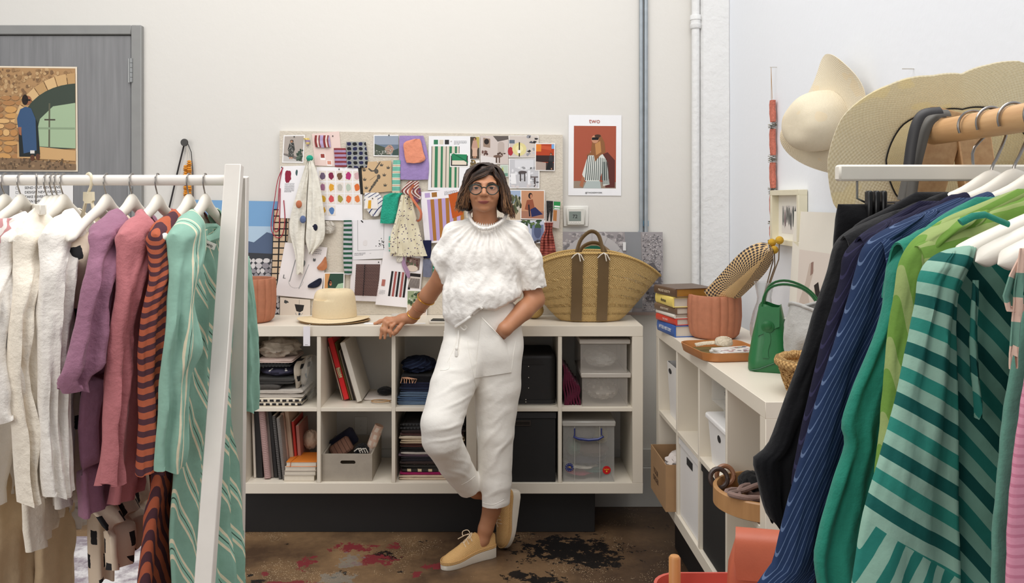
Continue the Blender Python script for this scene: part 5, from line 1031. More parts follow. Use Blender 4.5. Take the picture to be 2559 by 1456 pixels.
def trayf(u, v):
    # along length u 0..1 from pot to tip ; v across
    A = P(1800, 742, 3.56); B = P(1922, 612, 3.36); ax = B-A; L = ax.length; ax.normalize()
    side = Vector((.62, -.55, .56)); side = (side-ax*side.dot(ax)).normalized(); nn = ax.cross(side)
    s_ = u; wdt = .115*math.sqrt(max(0, 1-max(0, (s_-.55)/.45)**2.2))*(.92+.1*s_) if s_ < 1 else 0
    wdt = max(wdt, .004); x = (v-.5)*2
    return A+ax*(L*1.04*s_-.02)+side*(x*wdt*.62)+nn*(-.045*(1-x*x)+.05*(s_-.5)**2)
tag(MB().grid(trayf, 40, 20, .004, uvf=lambda u, v: (u*.3-.14, (v-.5)*.2)).build('woven_tray', traymat(), sharp=70), 'black and tan woven oval tray leaning in the fluted pot', 'tray')
# leather tray with cards and rolled trim
tc_ = on(1800, 878); M = Matrix.Rotation(R(8), 3, 'Z'); lt = thing('leather_tray', 'shallow tan leather tray on the right hand shelf', 'tray', (tc_.x+.02, 3.18, ZT)); T = Vector((P(1806, 0, 3.17).x, 3.18, ZT))
def rr2(w_, d_, r, z): return [T+M @ Vector((x, y, z)) for x, y in rrect(-w_/2, w_/2, -d_/2, d_/2, r)]
m_tanl = mat('saddle_leather', (190, 124, 70), .4, .06, 25, .1); m_olive = mat('olive_lining', (96, 84, 40), .6, .05)
MB().loft([rr2(.225, .27, .05, 0), rr2(.235, .28, .05, .004), rr2(.25, .295, .055, .034), rr2(.243, .288, .052, .034), rr2(.232, .277, .05, .006)], True).build('rim', m_tanl, lt); MB().loft([rr2(.231, .276, .05, .006), rr2(.231, .276, .05, .008)]).build('lining', m_olive, lt)
zc_ = ZT+.0085
for i in range(4):
    o = thing('postcard', ['bottom postcard of the pile in the leather tray', 'second postcard from the bottom in the leather tray', 'third postcard from the bottom in the leather tray', 'printed postcard on top of the pile in the leather tray'][i], 'card', (T.x, T.y, zc_), 'postcards in the leather tray')
    Mi = M @ Matrix.Rotation(R((-6, 5, -2, 9)[i]), 3, 'Z'); cc = T+M @ Vector((.03, -.035-.01*i, 0)); cc.z = zc_+.003
    MB().box(cc, (.15, .11, .006), Mi).build('card_stock', paper((232, 230, 226)), o)
    if i == 3:
        f = planeframe(cc+Mi @ Vector((-.07, .05, .003)), Mi @ Vector((.14, 0, 0)), Mi @ Vector((0, -.1, 0)), (0, 0, 1)); r_ = random.Random(6)
        paint(f, [(rect(0, 0, 1, 1), (206, 200, 196))]+speck(r_, 40, (.03, .03, .97, .97), .09, [(110, 130, 110), (180, 150, 150), (90, 84, 96), (220, 214, 206), (150, 90, 90)]), 'print', o, .0003, .00001)
    zc_ += .0062
ro = thing('rolled_trim', 'roll of cream frayed trim on the postcards', 'trim roll', (T.x+.02, T.y, zc_)); cc = T+M @ Vector((.02, .03, 0)); m_trim = cloth('cream_trim', (222, 208, 184), .6, 120)
MB().lathe([(0, 0), (.031, 0), (.034, .006), (.032, .02), (.028, .026), (.024, .024), (.022, .029), (.017, .026), (.014, .032), (.009, .028), (.005, .033), (0, .031)], (cc.x, cc.y, zc_), 28, mod=lambda q, z, a: q+.0012*math.sin(a*9+z*400)).build('coil', m_trim, ro)
MB().tube([(cc.x-.03, cc.y+.02, zc_+.006), (cc.x-.07, cc.y+.02, zc_+.003), (cc.x-.11, cc.y-.005, zc_+.001)], .008, 8, flat=.3).build('loose_end', m_trim, ro)
# glass vase with three billy buttons
vc = Vector((P(1910, 0, 3.36).x, 3.36, ZT)); vz = thing('glass_vase', 'clear waisted glass vase holding yellow flower stems', 'vase', vc); m_glass = mat('vase_glass', (236, 238, 238), .03, 0, trans=.95, alpha=.55, ior=1.3)
MB().lathe([(.03, 0), (.045, .004), (.056, .05), (.057, .085), (.045, .14), (.03, .18), (.028, .2), (.037, .25), (.041, .262), (.039, .262), (.035, .25), (.026, .2), (.028, .18), (.043, .14), (.055, .085), (.054, .05), (.042, .008), (0, .006)], vc, 40).build('body', m_glass, vz)
m_yel = mat('yellow_flower', (206, 162, 50), .9, .15, 160, .6, 260); m_stem = mat('dry_stem', (112, 92, 70), .8)
for (x, y, dd, bx_, lb) in ((1948, 600, 3.36, 1915, 'highest yellow ball flower in the glass vase'), (1929, 606, 3.42, 1908, 'left yellow ball flower touching the woven tray'), (1935, 624, 3.40, 1910, 'lowest yellow ball flower in the glass vase')):
    p = P(x, y, dd); o = thing('ball_flower', lb, 'flower', vc, 'yellow ball flowers'); b = vc+Vector(((bx_-1910)*.0012, 0, .012))
    MB().tube([b, vc+Vector(((bx_-1910)*.001, .004, .2)), vc.lerp(p, .75)+Vector((.012, 0, .03)), p], .0024, 6).build('stem', m_stem, o); MB().sphere(p, .0165, 12).build('head', m_yel, o)
# green leather bag
gb = on(1922, 922); G = Vector((P(1925, 0, 2.93).x, 2.93, ZT)); go = thing('green_bag', 'green leather bucket bag with two loop handles', 'bag', G); m_grn = mat('green_leather', (32, 104, 56), .38, .05, 40, .06); m_grd = mat('green_leather_dark', (20, 80, 44), .45, .05)
Mg = Matrix.Rotation(R(-22), 3, 'Z')
def bagr(w_, d_, z, r): return [G+Mg @ Vector((x, y, z+.006*math.cos(3*math.atan2(y, x))*(1 if z > .2 else 0))) for x, y in rrect(-w_/2, w_/2, -d_/2, d_/2, r)]
MB().loft([bagr(.135, .165, 0, .03), bagr(.142, .172, .006, .035), bagr(.142, .165, .04, .04), bagr(.12, .14, .11, .035), bagr(.09, .11, .18, .03), bagr(.072, .095, .225, .028), bagr(.068, .091, .225, .027), bagr(.085, .105, .18, .03), bagr(.115, .13, .1, .03)], True).build('body', m_grn, go, 50)
fl = lambda a, b, e: G+Mg @ Vector((a, -.078+.13*b-.0025-e, b+.0)) if False else None
def onface(a, b, e=.002):   # left/front face of bag following taper
    dpt = np.interp(b, [0, .04, .11, .18, .225], [.086, .0825, .07, .055, .0475]); return G+Mg @ Vector((a, -dpt-e, b))
mb = MB(); mb.grid(lambda u, v: onface(-.036+.07*u, .222-.10*v*(1-.35*u), .003), 8, 8, -.003).build('flap', m_grn, go)
for b, r_, e in ((.155, .021, .007), (.160, .014, .012)): MB().lathe([(0, .003), (r_*.8, .003), (r_, .0015), (r_, -.003)], onface(-.004, b, e), 24, Mg @ Matrix.Rotation(R(97), 3, 'X')).build('button', m_grn, go)
MB().grid(lambda u, v: onface(-.018+.02*u+.004*math.sin(v*6), .135-.085*v, .0035), 3, 10, -.0025).build('tab', m_grn, go)
MB().tube([onface(.06, .055, .001), onface(.02, .035, .002), onface(-.03, .012, .002), onface(-.062, .004, .002)], .0022, 6).build('seam', m_grd, go)
for dy, tp in ((-.04, 0), (.035, .006)):
    pts = [G+Mg @ Vector((-.02, dy, .15)), G+Mg @ Vector((-.022, dy, .235)), G+Mg @ Vector((.0, dy, .285+tp)), G+Mg @ Vector((.05, dy+.01, .30+tp)), G+Mg @ Vector((.11, dy+.02, .285)), G+Mg @ Vector((.15, dy+.03, .245)), G+Mg @ Vector((.155, dy+.03, .20))]
    MB().tube([Vector(q) for q in cr(pts, 24)], .0085, 10, flat=.45).build('handle', m_grn, go)
# white panel, boxes and canvas bag behind
wbk = thing('white_picture_ledge', 'low white box standing against the right wall behind the vase', 'box', Rp(.5, .36, ZT)); MB(XR).bx(.34, .86, .345, .385, ZT+.0005, ZT+.062, .003).build('shell', m_pl, wbk); MB(XR).bx(.36, .84, .343, .345, ZT+.012, ZT+.05, .001).build('front_panel', paper((226, 224, 222)), wbk)
pb = thing('printed_carton', 'small pink printed carton behind the green bag', 'box', Rp(1.02, .25, ZT)); MB(XR).bx(1.0, 1.09, .23, .33, ZT+.0005, ZT+.17, .002).build('carton', mat('pink_carton', (206, 176, 172), .6, .15, 18), pb); MB(XR).bx(.998, 1.092, .228, .332, ZT+.165, ZT+.178, .002).build('lid', paper((234, 228, 226)), pb)
f = planeframe(Rp(1.09, .232, ZT+.16), XR.to_3x3() @ Vector((0, .09, 0)), (0, 0, -.15), XR.to_3x3() @ Vector((1, 0, 0))); paint(f, [(ell(.3, .5, .12, .3), (120, 66, 66)), (ell(.7, .6, .12, .25), (150, 96, 92)), (rect(.1, .85, .9, .92), (186, 120, 110))], 'print', pb)
cbg = Vector((P(2010, 0, 2.72).x+.03, 2.74, ZT)); cv = thing('canvas_sack', 'slouchy pale grey canvas sack behind the wicker basket', 'sack', cbg)
def sack(u, v):
    a = u*2*PI; r = .062+.022*math.sin(v*2.6)+.005*noise.noise((math.cos(a)*3, math.sin(a)*3, v*5)); tw = 1+.10*noise.noise((math.cos(a)*2.5, math.sin(a)*2.5, v*4))
    rr = r*tw*(1-.25*max(0, v-.75)*4*.5); return cbg+Vector((rr*math.cos(a), rr*1.15*math.sin(a), .003+.24*v+.012*v*math.sin(2*a+1)))
m_canv = cloth('grey_canvas', (176, 174, 170), .5, 26); MB().grid(sack, 44, 30, .003).build('bag', m_canv, cv, 75); MB().tube([sack(i/60, 1.0) for i in range(60)], .006, 8, closed=True).build('rolled_rim', m_canv, cv)
# wicker basket
wc = Vector((.99, 2.535, ZT)); wk = thing('wicker_basket', 'round braided wicker basket at the near end of the right hand shelf', 'basket', wc); m_wick = weave('honey_wicker', (214, 176, 118), (140, 100, 56), .008, .008, .9, dist=.004)
MB().lathe([(0, .002), (.09, .002), (.102, .01), (.118, .06), (.127, .092), (.12, .092), (.11, .06), (.092, .014), (0, .012)], wc, 48).build('body', m_wick, wk)
MB().tube([wc+Vector((.128*math.cos(t), .128*math.sin(t), .098)) for t in [2*PI*i/60 for i in range(60)]], [.015+.0016*math.sin(i*2.1) for i in range(60)], 10, closed=True).build('rim', m_wick, wk)
for k in range(36):
    t = 2*PI*k/36; mb = MB(); pts = []
    for j in range(9):
        z_ = .012+.08*j/8; rad = np.interp(z_, [.01, .06, .092], [.105, .121, .130]); tt = t+(.22*math.sin(j*1.57) if k % 2 else -.22*math.sin(j*1.57))*.6; pts.append(wc+Vector((rad*math.cos(tt), rad*math.sin(tt), z_)))
    mb.tube(pts, .0048, 6, flat=.6).build('strand', m_wick, wk)
# ================================================================== right wall
def Wr(y, z, e=0): return Vector((wallx(y)-e, y, z))
EX = Vector((-WTILT, 1, 0)).normalized()   # along wall away from camera
fo = thing('picture_frame', 'cream box frame with a dark abstract print on the right wall', 'picture', Wr(3.42, 1.4)); ya, yb = 3.26, 3.58; za, zb = 1.405, 1.632; m_fr = mat('cream_frame', (226, 218, 192), .5, .03)
XW = Matrix.Translation(Wr(0, 0)) @ Matrix.Rotation(math.asin(WTILT), 4, 'Z')
def wb(mb, y0, y1, z0, z1, e0, e1, bev=0): mb.bx(-e1, -e0, y0, y1, z0, z1, bev); return mb
for q in ((ya, yb, zb-.022, zb), (ya, yb, za, za+.022), (ya, ya+.022, za+.022, zb-.022), (yb-.022, yb, za+.022, zb-.022)): wb(MB(XW), *q, .003, .038, .001).build('frame_side', m_fr, fo)
wb(MB(XW), ya+.022, yb-.022, za+.022, zb-.022, .003, .008).build('mat_board', paper((236, 232, 222)), fo)
f = planeframe(XW @ Vector((-.008, yb-.06, zb-.065)), XW.to_3x3() @ Vector((0, -.2, 0)), (0, 0, -.115), XW.to_3x3() @ Vector((-1, 0, 0))); r_ = random.Random(2)
paint(f, [(rect(0, 0, 1, 1), (222, 216, 210))]+[(blob(.08+.11*i, .4+.1*math.sin(i*2), .05, .42, r_, 14, .4), r_.choice([(60, 66, 66), (84, 92, 90), (48, 52, 56), (96, 76, 84)])) for i in range(9)], 'print', fo, .0005)
# leaning drawing
ld = thing('leaning_drawing', 'large cream sheet with an ink figure drawing leaning on the right wall', 'picture', Wr(2.95, ZT)); p0, p1 = Vector((1.155, 3.32, ZT+.002)), Vector((1.185, 2.60, ZT+.002)); up = Vector((.03, 0, .545))
f = planeframe(p0+up, p1-p0, -up, (-1, 0, 0)); MB().prism([(0, 0), (1, 0), (1, 1), (0, 1)], f, .004).build('sheet', paper((232, 226, 214)), ld); r_ = random.Random(12)
paint(f, [(rect(.1, .27, .95, .97), (222, 210, 200)), ([(.1, .9), (.14, .62), (.2, .5), (.24, .36), (.28, .34), (.3, .4), (.24, .56), (.3, .7), (.26, .97), (.12, .97)], (200, 184, 172)), (ell(.34, .56, .03, .07), (206, 186, 170)), ([(.31, .5), (.36, .47), (.39, .55), (.36, .62)], (40, 36, 36)), ([(.14, .72), (.18, .66), (.2, .8), (.24, .97), (.12, .97)], (44, 40, 40)), ([(.22, .78), (.3, .72), (.34, .97), (.26, .97)], (52, 46, 46)), ([(.26, .35), (.29, .34), (.29, .42), (.26, .44)], (150, 120, 110)), ([(.5, .36), (.53, .35), (.53, .44), (.5, .45)], (150, 120, 110)), (ell(.62, .6, .05, .1), (60, 54, 54)), ([(.52, .7), (.75, .66), (.8, .97), (.5, .97)], (70, 64, 64))], 'print', ld, .0045)
# hanging thread garland
gy = 3.60; gt = thing('tassel_garland', 'pink thread garland with tinsel bands hanging on the right wall', 'garland', Wr(gy, 1.35)); m_pk = mat('pink_thread', (206, 120, 100), .9, .25, 120, .8, 300); m_ti = mat('tinsel', (150, 146, 128), .4, .3, 200, metal=.5)
zz = lambda py: CH-(py-CY)*gy/F
MB().tube([Wr(gy, zz(168), 0), Wr(gy, zz(168), .03)], .0015, 6).build('nail', m_riv, gt)
for s_ in (-.006, .006): MB().tube([Wr(gy, zz(168), .025), Wr(gy+s_, zz(248), .022)], .001, 5).build('string', cloth('tan_cord', (176, 140, 100)), gt)
segs = [(250, 305), (322, 388), (406, 470), (486, 548), (562, 600)]
for k, (a, b) in enumerate(segs):
    for s_ in (-.008, .008): MB().tube([Wr(gy+s_+.004*math.sin(j), zz(a+(b-a)*j/5), .018+.002*k*0) for j in range(6)], [.010, .0115, .0105, .012, .011, .0095], 8).build('thread_band', m_pk, gt)
    y0 = b; y1 = segs[k+1][0] if k < 4 else 606; mb = MB(); rg = random.Random(k)
    for _ in range(60):
        t = rg.uniform(0, 6.28); zc2 = zz(rg.uniform(y0, y1)); mb.tube([Wr(gy, zc2, .02), Wr(gy+.024*math.sin(t), zc2+.004*math.cos(t*3), .02+.018*math.cos(t))], .0009, 3)
    mb.build('tinsel_tuft', m_ti, gt)['kind'] = 'stuff'
tag(MB().tube([Wr(2.47, 1.59+(500-172)*2.47/F, 0), Wr(2.47, 1.59+(500-172)*2.47/F, .035)], .0015, 6).build('nail', m_riv), 'bare nail sticking out of the right wall above the rack', 'nail')
# straw hat on the wall
hc = Vector((wallx(2.84)-.12, 2.84, 1.59+(500-300)*2.84/F)); wh = thing('wall_hat', 'pale straw hat with a bent brim hanging on the right wall', 'hat', hc); m_pale = weave('pale_straw', (232, 222, 200), (206, 192, 164), .003, .003, .4, c3=(222, 206, 176), dist=.0012)
HR = Matrix.Rotation(R(28), 3, 'Z')
def whb(u, v):
    a = u*2*PI; k = 1+.30*max(0, math.sin(a))-.45*max(0, math.cos(a))+.05*math.sin(5*a)*v; r = .088+.095*v*k; fold = .05*v*v*math.cos(a*2+.9)+.03*v*v*math.cos(3*a+1.2)
    return hc+HR @ Vector((.012-fold, r*math.cos(a)*.95, r*math.sin(a)*1.04))
def whc(u, v):
    a = u*2*PI; t = v*PI/2; r = .098*math.cos(t)**.5; sg = math.sin(t)**.9
    return hc+HR @ Vector((.012-.135*sg+.006*noise.noise((math.cos(a)*2, math.sin(a)*2, v*2))*math.cos(t), r*math.cos(a)+.01*sg, r*math.sin(a)*1.05-.022*sg+.012*math.exp(-((a-1.57)/.5)**2)*math.cos(t)*sg))
MB().grid(whb, 72, 10, .002).build('brim', m_pale, wh, 70); MB().grid(whc, 56, 24, -.002).build('crown', m_pale, wh, 70)
# ================================================================== in the right hand shelf
def rc(i, row): s0 = .05+.352*i; h = .336; z = ZB+FR if row == 0 else ZB+FR+h+DV; return s0, s0+.334, z+.0005, z+h
m_bin = mat('matt_white_bin', (232, 230, 228), .45, .01)
def openbin(name, label, s0, s1, t0, t1, z0, z1, m, slot=None, taper=.012, grp=None, th=.003):
    o = thing(name, label, 'bin', Rp((s0+s1)/2, t0, z0), grp); mb = MB(XR); r = .02
    def ring(ins, z): 
        k = taper*(z1-z)/(z1-z0)+ins; return [Vector((x, y, z)) for x, y in rrect(s0+k, s1-k, t0+k, t1-k, r)]
    mb.loft([ring(0, z0), ring(0, z1), ring(th, z1), ring(th, z0+th)]).build('tub', m, o)
    if slot:
        sc, zc2, w_, h_ = slot; k = taper*(z1-zc2)/(z1-z0); MB(XR).prism([(sc+w_*math.cos(t), zc2+h_*math.sin(t)) for t in [2*PI*i/20 for i in range(20)]], lambda a, b, e: Vector((a, t0+k+.0004-e, b)), .0014).build('hand_hole', mat('dark_hole', (36, 34, 34), .8), o)
    return o
s0, s1, z0, z1 = rc(0, 1); openbin('white_bin', 'tall white bin stuffed with a black bag in the right hand shelf', s0+.05, s1-.02, .025, .34, z0, z0+.24, m_bin, (s0+.12, z0+.205, .028, .012))
tag(bundle(MB(XR), ((s0+s1)/2+.02, .19, z0+.225), (.10, .12, .055), 21, .2, z0+.1).build('black_sack', mat('black_nylon', (24, 24, 26), .35, .1)), 'black nylon bag bulging out of the white bin', 'bag')
s0, s1, z0, z1 = rc(1, 1); bo_ = thing('small_carton', 'small peach and white carton at the back of the second cube', 'box', Rp(s0+.25, .2, z0)); MB(XR).bx(s0+.22, s1-.01, .16, .3, z0, z0+.06, .002).build('carton', mat('peach_carton', (226, 204, 186), .6, .05), bo_); MB(XR).bx(s0+.218, s1-.008, .158, .302, z0+.06, z0+.075, .002).build('lid', m_bin, bo_)
s0, s1, z0, z1 = rc(2, 1); lb2 = openbin('lidded_bin', 'white lidded bin with an oval hole in the right hand shelf', s0+.04, s1-.015, .02, .34, z0, z0+.165, m_bin, (s0+.19, z0+.12, .02, .013)); rbx = MB(XR)
rbox(rbx, s0+.03, s1-.006, .012, .35, z0+.165, z0+.18, .022, .006).build('lid', m_bin, lb2)
zq = z0+.181; rbx = thing('clear_organiser', 'clear divided plastic organiser on the white lidded bin', 'box', Rp(s0+.2, .1, zq)); mb = MB(XR)
for q in ((s0+.12, s1-.03, .06, .062), (s0+.12, s1-.03, .30, .302), (s0+.12, s0+.122, .062, .30), (s1-.032, s1-.03, .062, .30), (s0+.2, s0+.202, .062, .3)): mb.bx(q[0], q[1], q[2], q[3], zq, zq+.05)
mb.build('tray', m_clear, rbx); zq += .051
ab = thing('acrylic_box', 'clear acrylic box of trinkets stacked on the organiser', 'box', Rp(s0+.2, .1, zq)); mb = MB(XR); sa, sb = s0+.07, s1-.02
for q in ((sa, sb, .03, .033), (sa, sb, .29, .293), (sa, sa+.003, .033, .29), (sb-.003, sb, .033, .29), ): mb.bx(q[0], q[1], q[2], q[3], zq, zq+.095)
mb.bx(sa, sb, .03, .293, zq, zq+.003); mb.build('case', m_clear, ab); MB(XR).bx(sa-.001, sb+.001, .029, .294, zq+.095, zq+.1, .001).build('lid', m_clid, ab)
for k, (u, c, lb_) in enumerate(((.06, (34, 36, 48), 'navy trinket coil in the acrylic box'), (.15, (206, 200, 190), 'white trinket coil in the acrylic box'), (.2, (70, 66, 64), 'dark trinket coil in the acrylic box'))): tag(bundle(MB(XR), (sa+u, .1+.03*k, zq+.035), (.03, .04, .03), 30+k, .25, zq+.004, 3).build('trinket_coil', cloth('trinket_%d' % k, c)), lb_, 'trinket')
# lower row
s0, s1, z0, z1 = rc(0, 0); cx_ = thing('cardboard_box', 'open brown cardboard box sticking out of the shelf', 'box', Rp(s0+.15, 0, z0)); m_cb = mat('kraft_card', (170, 134, 96), .85, .06, 20); a0, a1, t0, t1, zt2 = s0+.02, s1-.01, -.04, .28, z0+.20
for q in ((a0, a1, t0, t0+.004), (a0, a1, t1-.004, t1), (a0, a0+.004, t0+.004, t1-.004), (a1-.004, a1, t0+.004, t1-.004)): MB(XR).bx(q[0], q[1], q[2], q[3], z0, zt2).build('wall_panel', m_cb, cx_)
MB(XR).bx(a0+.004, a1-.004, t0+.004, t1-.004, z0, z0+.004).build('base_panel', m_cb, cx_)
tag(bundle(MB(XR), ((a0+a1)/2, .12, z0+.165), (.13, .13, .055), 44, .18, z0+.06).build('white_cloth', cloth('white_cotton', (232, 222, 216))), 'white cloth piled in the cardboard box', 'textile')
text('YOUR\nORDER', 'print', .034, frameM(Rp(a0+.11, t0-.001, z0+.09), XR.to_3x3() @ Vector((1, 0, 0)), (0, 0, 1)), mat('card_ink', (92, 68, 48), .8, 0), cx_)
for i, m, lb_, nm in ((1, m_bin, 'white cube insert box with a dark slot handle', 'insert_box'), (2, m_bb, 'black cube insert box in the right hand shelf', 'insert_box')):
    s0, s1, z0, z1 = rc(i, 0); o = thing(nm, lb_, 'box', Rp(s0+.16, .01, z0), 'cube insert boxes'); MB(XR).bx(s0+.006, s1-.006, .014, .36, z0, z1-.035, .003).build('body', m, o); MB(XR).bx(s0+.003, s1-.003, .008, .365, z1-.035, z1-.006, .003).build('lid', m, o)
    if i == 1: MB(XR).bx(s0+.12, s0+.21, .0125, .0142, z1-.085, z1-.055).build('slot_handle', mat('dark_hole', (36, 34, 34), .8), o)
# round wooden tray of belts
s0, s1, z0, z1 = rc(3, 1); tcn = Rp(s0+.168, .075, z0); wt = thing('wooden_tray', 'round wooden tray of belts jutting out of the shelf', 'tray', tcn)
def woodm(name, c1, c2, sc=(2, 30, 30), rough=.45):
    t = NT(name); mp = t.n('ShaderNodeMapping'); mp.inputs['Scale'].default_value = sc; t.l(t.obj(), mp.inputs[0]); t.color(t.mix(t.noise(1.6, 5, mp.outputs[0]), lin(c1), lin(c2))); t.rough(rough); return t.m
m_wood = woodm('oak_wood', (150, 106, 64), (196, 150, 100), (25, 25, 3)); rr_ = .162
MB().lathe([(0, 0), (rr_-.012, 0), (rr_, .006), (rr_, .058), (rr_-.004, .062), (rr_-.012, .062), (rr_-.014, .058), (rr_-.016, .012), (0, .010)], tcn, 56).build('bowl', m_wood, wt)
zt3 = z0+.0125
def coil(c, r, turns, rad, m, label, name, cat, wob=.2, zr=.02, seed=1):
    rg = random.Random(seed); pts = []
    for i in range(int(turns*22)):
        t = i*2*PI/22; k = 1+wob*math.sin(t*1.37+seed)*.6; pts.append((c[0]+r*k*math.cos(t), c[1]+r*k*math.sin(t*1.02)*.8, c[2]+rad+zr*(i/(turns*22))+.008*math.sin(t*2.3)))
    return tag(MB().tube(pts, rad, 8).build(name, m), label, cat)
a = Rp(s0+.21, .03, zt3+.012); coil(a, .075, 4, .0085, cloth('mauve_taupe_cord', (136, 112, 104)), 'braided taupe rope belt in the wooden tray', 'rope_belt', 'belt', .5, .035, 2)
a = Rp(s0+.17, -.04, zt3); tag(MB().tube([(a.x+.024*math.cos(t), a.y+.024*math.sin(t), zt3+.024) for t in [i*.5 for i in range(26)]], .004, 6, flat=3).build('rolled_belt', cloth('white_lace', (224, 216, 204))), 'rolled white belt in the wooden tray', 'belt')
a = Rp(s0+.10, .06, zt3+.0); tag(bundle(MB(), (a.x, a.y, zt3+.04), (.05, .07, .035), 6, .15, zt3).build('black_belt', cloth('black_velvet', (22, 22, 24))), 'bundled black belt in the wooden tray', 'belt')
for k, (u, v, c, lb_) in enumerate(((.055, -.02, (150, 104, 76), 'light brown round buckle at the rim of the wooden tray'), (.085, -.05, (60, 44, 38), 'dark brown round buckle in the wooden tray'))):
    a = Rp(s0+u, v, zt3+.05); tag(MB().tube([a+Vector((.028*math.cos(t), .01*math.sin(t), .028*math.sin(t))) for t in [2*PI*i/24 for i in range(24)]], .008, 8, closed=True).build('round_buckle', mat('buckle_%d' % k, c, .4)), lb_, 'buckle')
a = Rp(s0+.2, .14, zt3+.03); coil(a, .04, 3, .007, weave('golden_straw', (216, 184, 120), (166, 130, 76), .006, .006, .5), 'golden woven straw ring in the wooden tray', 'straw_ring', 'ring', .3, .04, 5)
# ================================================================== coral bench and orange bag in the foreground
bd = 2.08; z_s = CH-(1442-CY)*bd/F; bn = thing('coral_stool', 'coral red tray stool with round oak posts', 'stool', (P(1740, 0, bd).x, bd, 0)); m_cor = mat('coral_lacquer', (190, 84, 70), .45, .03)
xa, xb = P(1633, 0, bd-.03).x, P(1990, 0, bd).x; ya, yb = bd-.36, bd+.03
MB().loft([[Vector((x, y, z_s-.045+q)) for x, y in rrect(xa+e, xb-e, ya+e, yb-e, .07)] for q, e in ((0, .012), (.004, 0), (.045, 0), (.045, .006), (.012, .01))]).build('tray_top', m_cor, bn)
m_oak = woodm('post_oak', (170, 112, 60), (206, 150, 92), (40, 40, 3)); 
for x, y in ((P(1686, 0, bd-.02).x, bd-.02), (xb-.06, bd-.02), (P(1686, 0, bd-.02).x, ya+.05), (xb-.06, ya+.05)):
    top = CH-(1388-CY)*(bd-.02)/F if y > bd-.1 else z_s-.03
    MB().lathe([(0, top), (.011, top), (.0145, top-.005), (.0145, 0.0), (0, 0)], (x, y, 0), 20).build('post', m_oak, bn)
ob = Vector((P(1880, 0, 2.0).x, 1.93, z_s-.032)); og = thing('orange_bag', 'terracotta leather bag with a flap and brass stud', 'bag', ob); m_or = mat('terracotta_leather', (184, 94, 66), .45, .05, 30, .08)
hB = CH-(1318-CY)*1.95/F-ob.z; Mo = Matrix.Rotation(R(-12), 3, 'Z')
def obx(w0, d0, z, ox=0, oy=0): return [ob+Mo @ Vector((x+ox, y+oy, z)) for x, y in rrect(-w0/2, w0/2, -d0/2, d0/2, .02)]
MB().loft([obx(.15, .07, 0), obx(.16, .08, .01), obx(.155, .075, hB*.6, .004), obx(.13, .05, hB-.012, .01), obx(.115, .03, hB, .012)]).build('body', m_or, og, 60)
def flapf(u, v):
    t = v; prof = cr([(.025, hB-.012), (.0, hB+.006), (-.035, hB-.005), (-.050, hB*.8), (-.056, hB*.55)], 20); k = t*19; i = min(int(k), 18); q = prof[i]*(1-(k-i))+prof[i+1]*(k-i)
    wd = .125+.025*t; return ob+Mo @ Vector(((u-.5)*wd*(1-.12*max(0, t-.8)*5*abs(2*u-1)**3)+.008, q[0], q[1]))
MB().grid(flapf, 16, 20, -.004).build('flap', m_or, og, 60); p = flapf(.5, .94)+Vector((0, -.004, 0)); MB().lathe([(0, .004), (.005, .004), (.0065, .001), (.0065, -.002)], p, 16, Matrix.Rotation(PI/2, 3, 'X')).build('stud', mat('brass', (176, 130, 60), .3, 0, metal=.9), og)
# ================================================================== left rack
m_rackw = mat('white_painted_wood', (228, 222, 214), .5, .05, 14); m_hangw = mat('white_hanger', (232, 226, 214), .4, .03, 20); m_steel = mat('hook_steel', (150, 146, 142), .25, 0, metal=.9)
RD = 2.3; rz_ = P(0, 450, RD).z; rk = thing('garment_rack', 'white wooden garment rack on the left', 'rack', (-.74, RD, 0))
MB().tube([(-2.2, RD, rz_), (P(572, 0, RD).x, RD, rz_)], .0148, 20).build('rail', m_rackw, rk)
def beam(mb, a, b, w_, d_, bev=.002):
    a, b = Vector(a), Vector(b); t = (b-a).normalized(); x = Vector((1, 0, 0)); y = t.cross(x).normalized(); x = y.cross(t).normalized(); M = Matrix((x, y, t)).transposed(); mb.box((a+b)/2, (w_, d_, (b-a).length), M, bev); return mb
tpx = P(589, 0, RD); z_top = P(0, 413, RD).z
def foot(px, py, d): p = P(px, py, d); return p
n1 = Vector((tpx.x, RD-.01, z_top)); q1 = P(512, 1456, 2.06); dirn = (q1-n1); q1 = n1+dirn*((n1.z)/(n1.z-q1.z))
beam(MB(), q1+Vector((0, 0, .004)), n1, .044, .03).build('leg', m_rackw, rk)
n2 = Vector((tpx.x+.004, RD+.024, z_top-.03)); q2 = P(590, 1456, 2.52); dirn = q2-n2; q2 = n2+dirn*(n2.z/(n2.z-q2.z)); beam(MB(), q2+Vector((0, 0, .004)), n2, .044, .03).build('leg', m_rackw, rk)
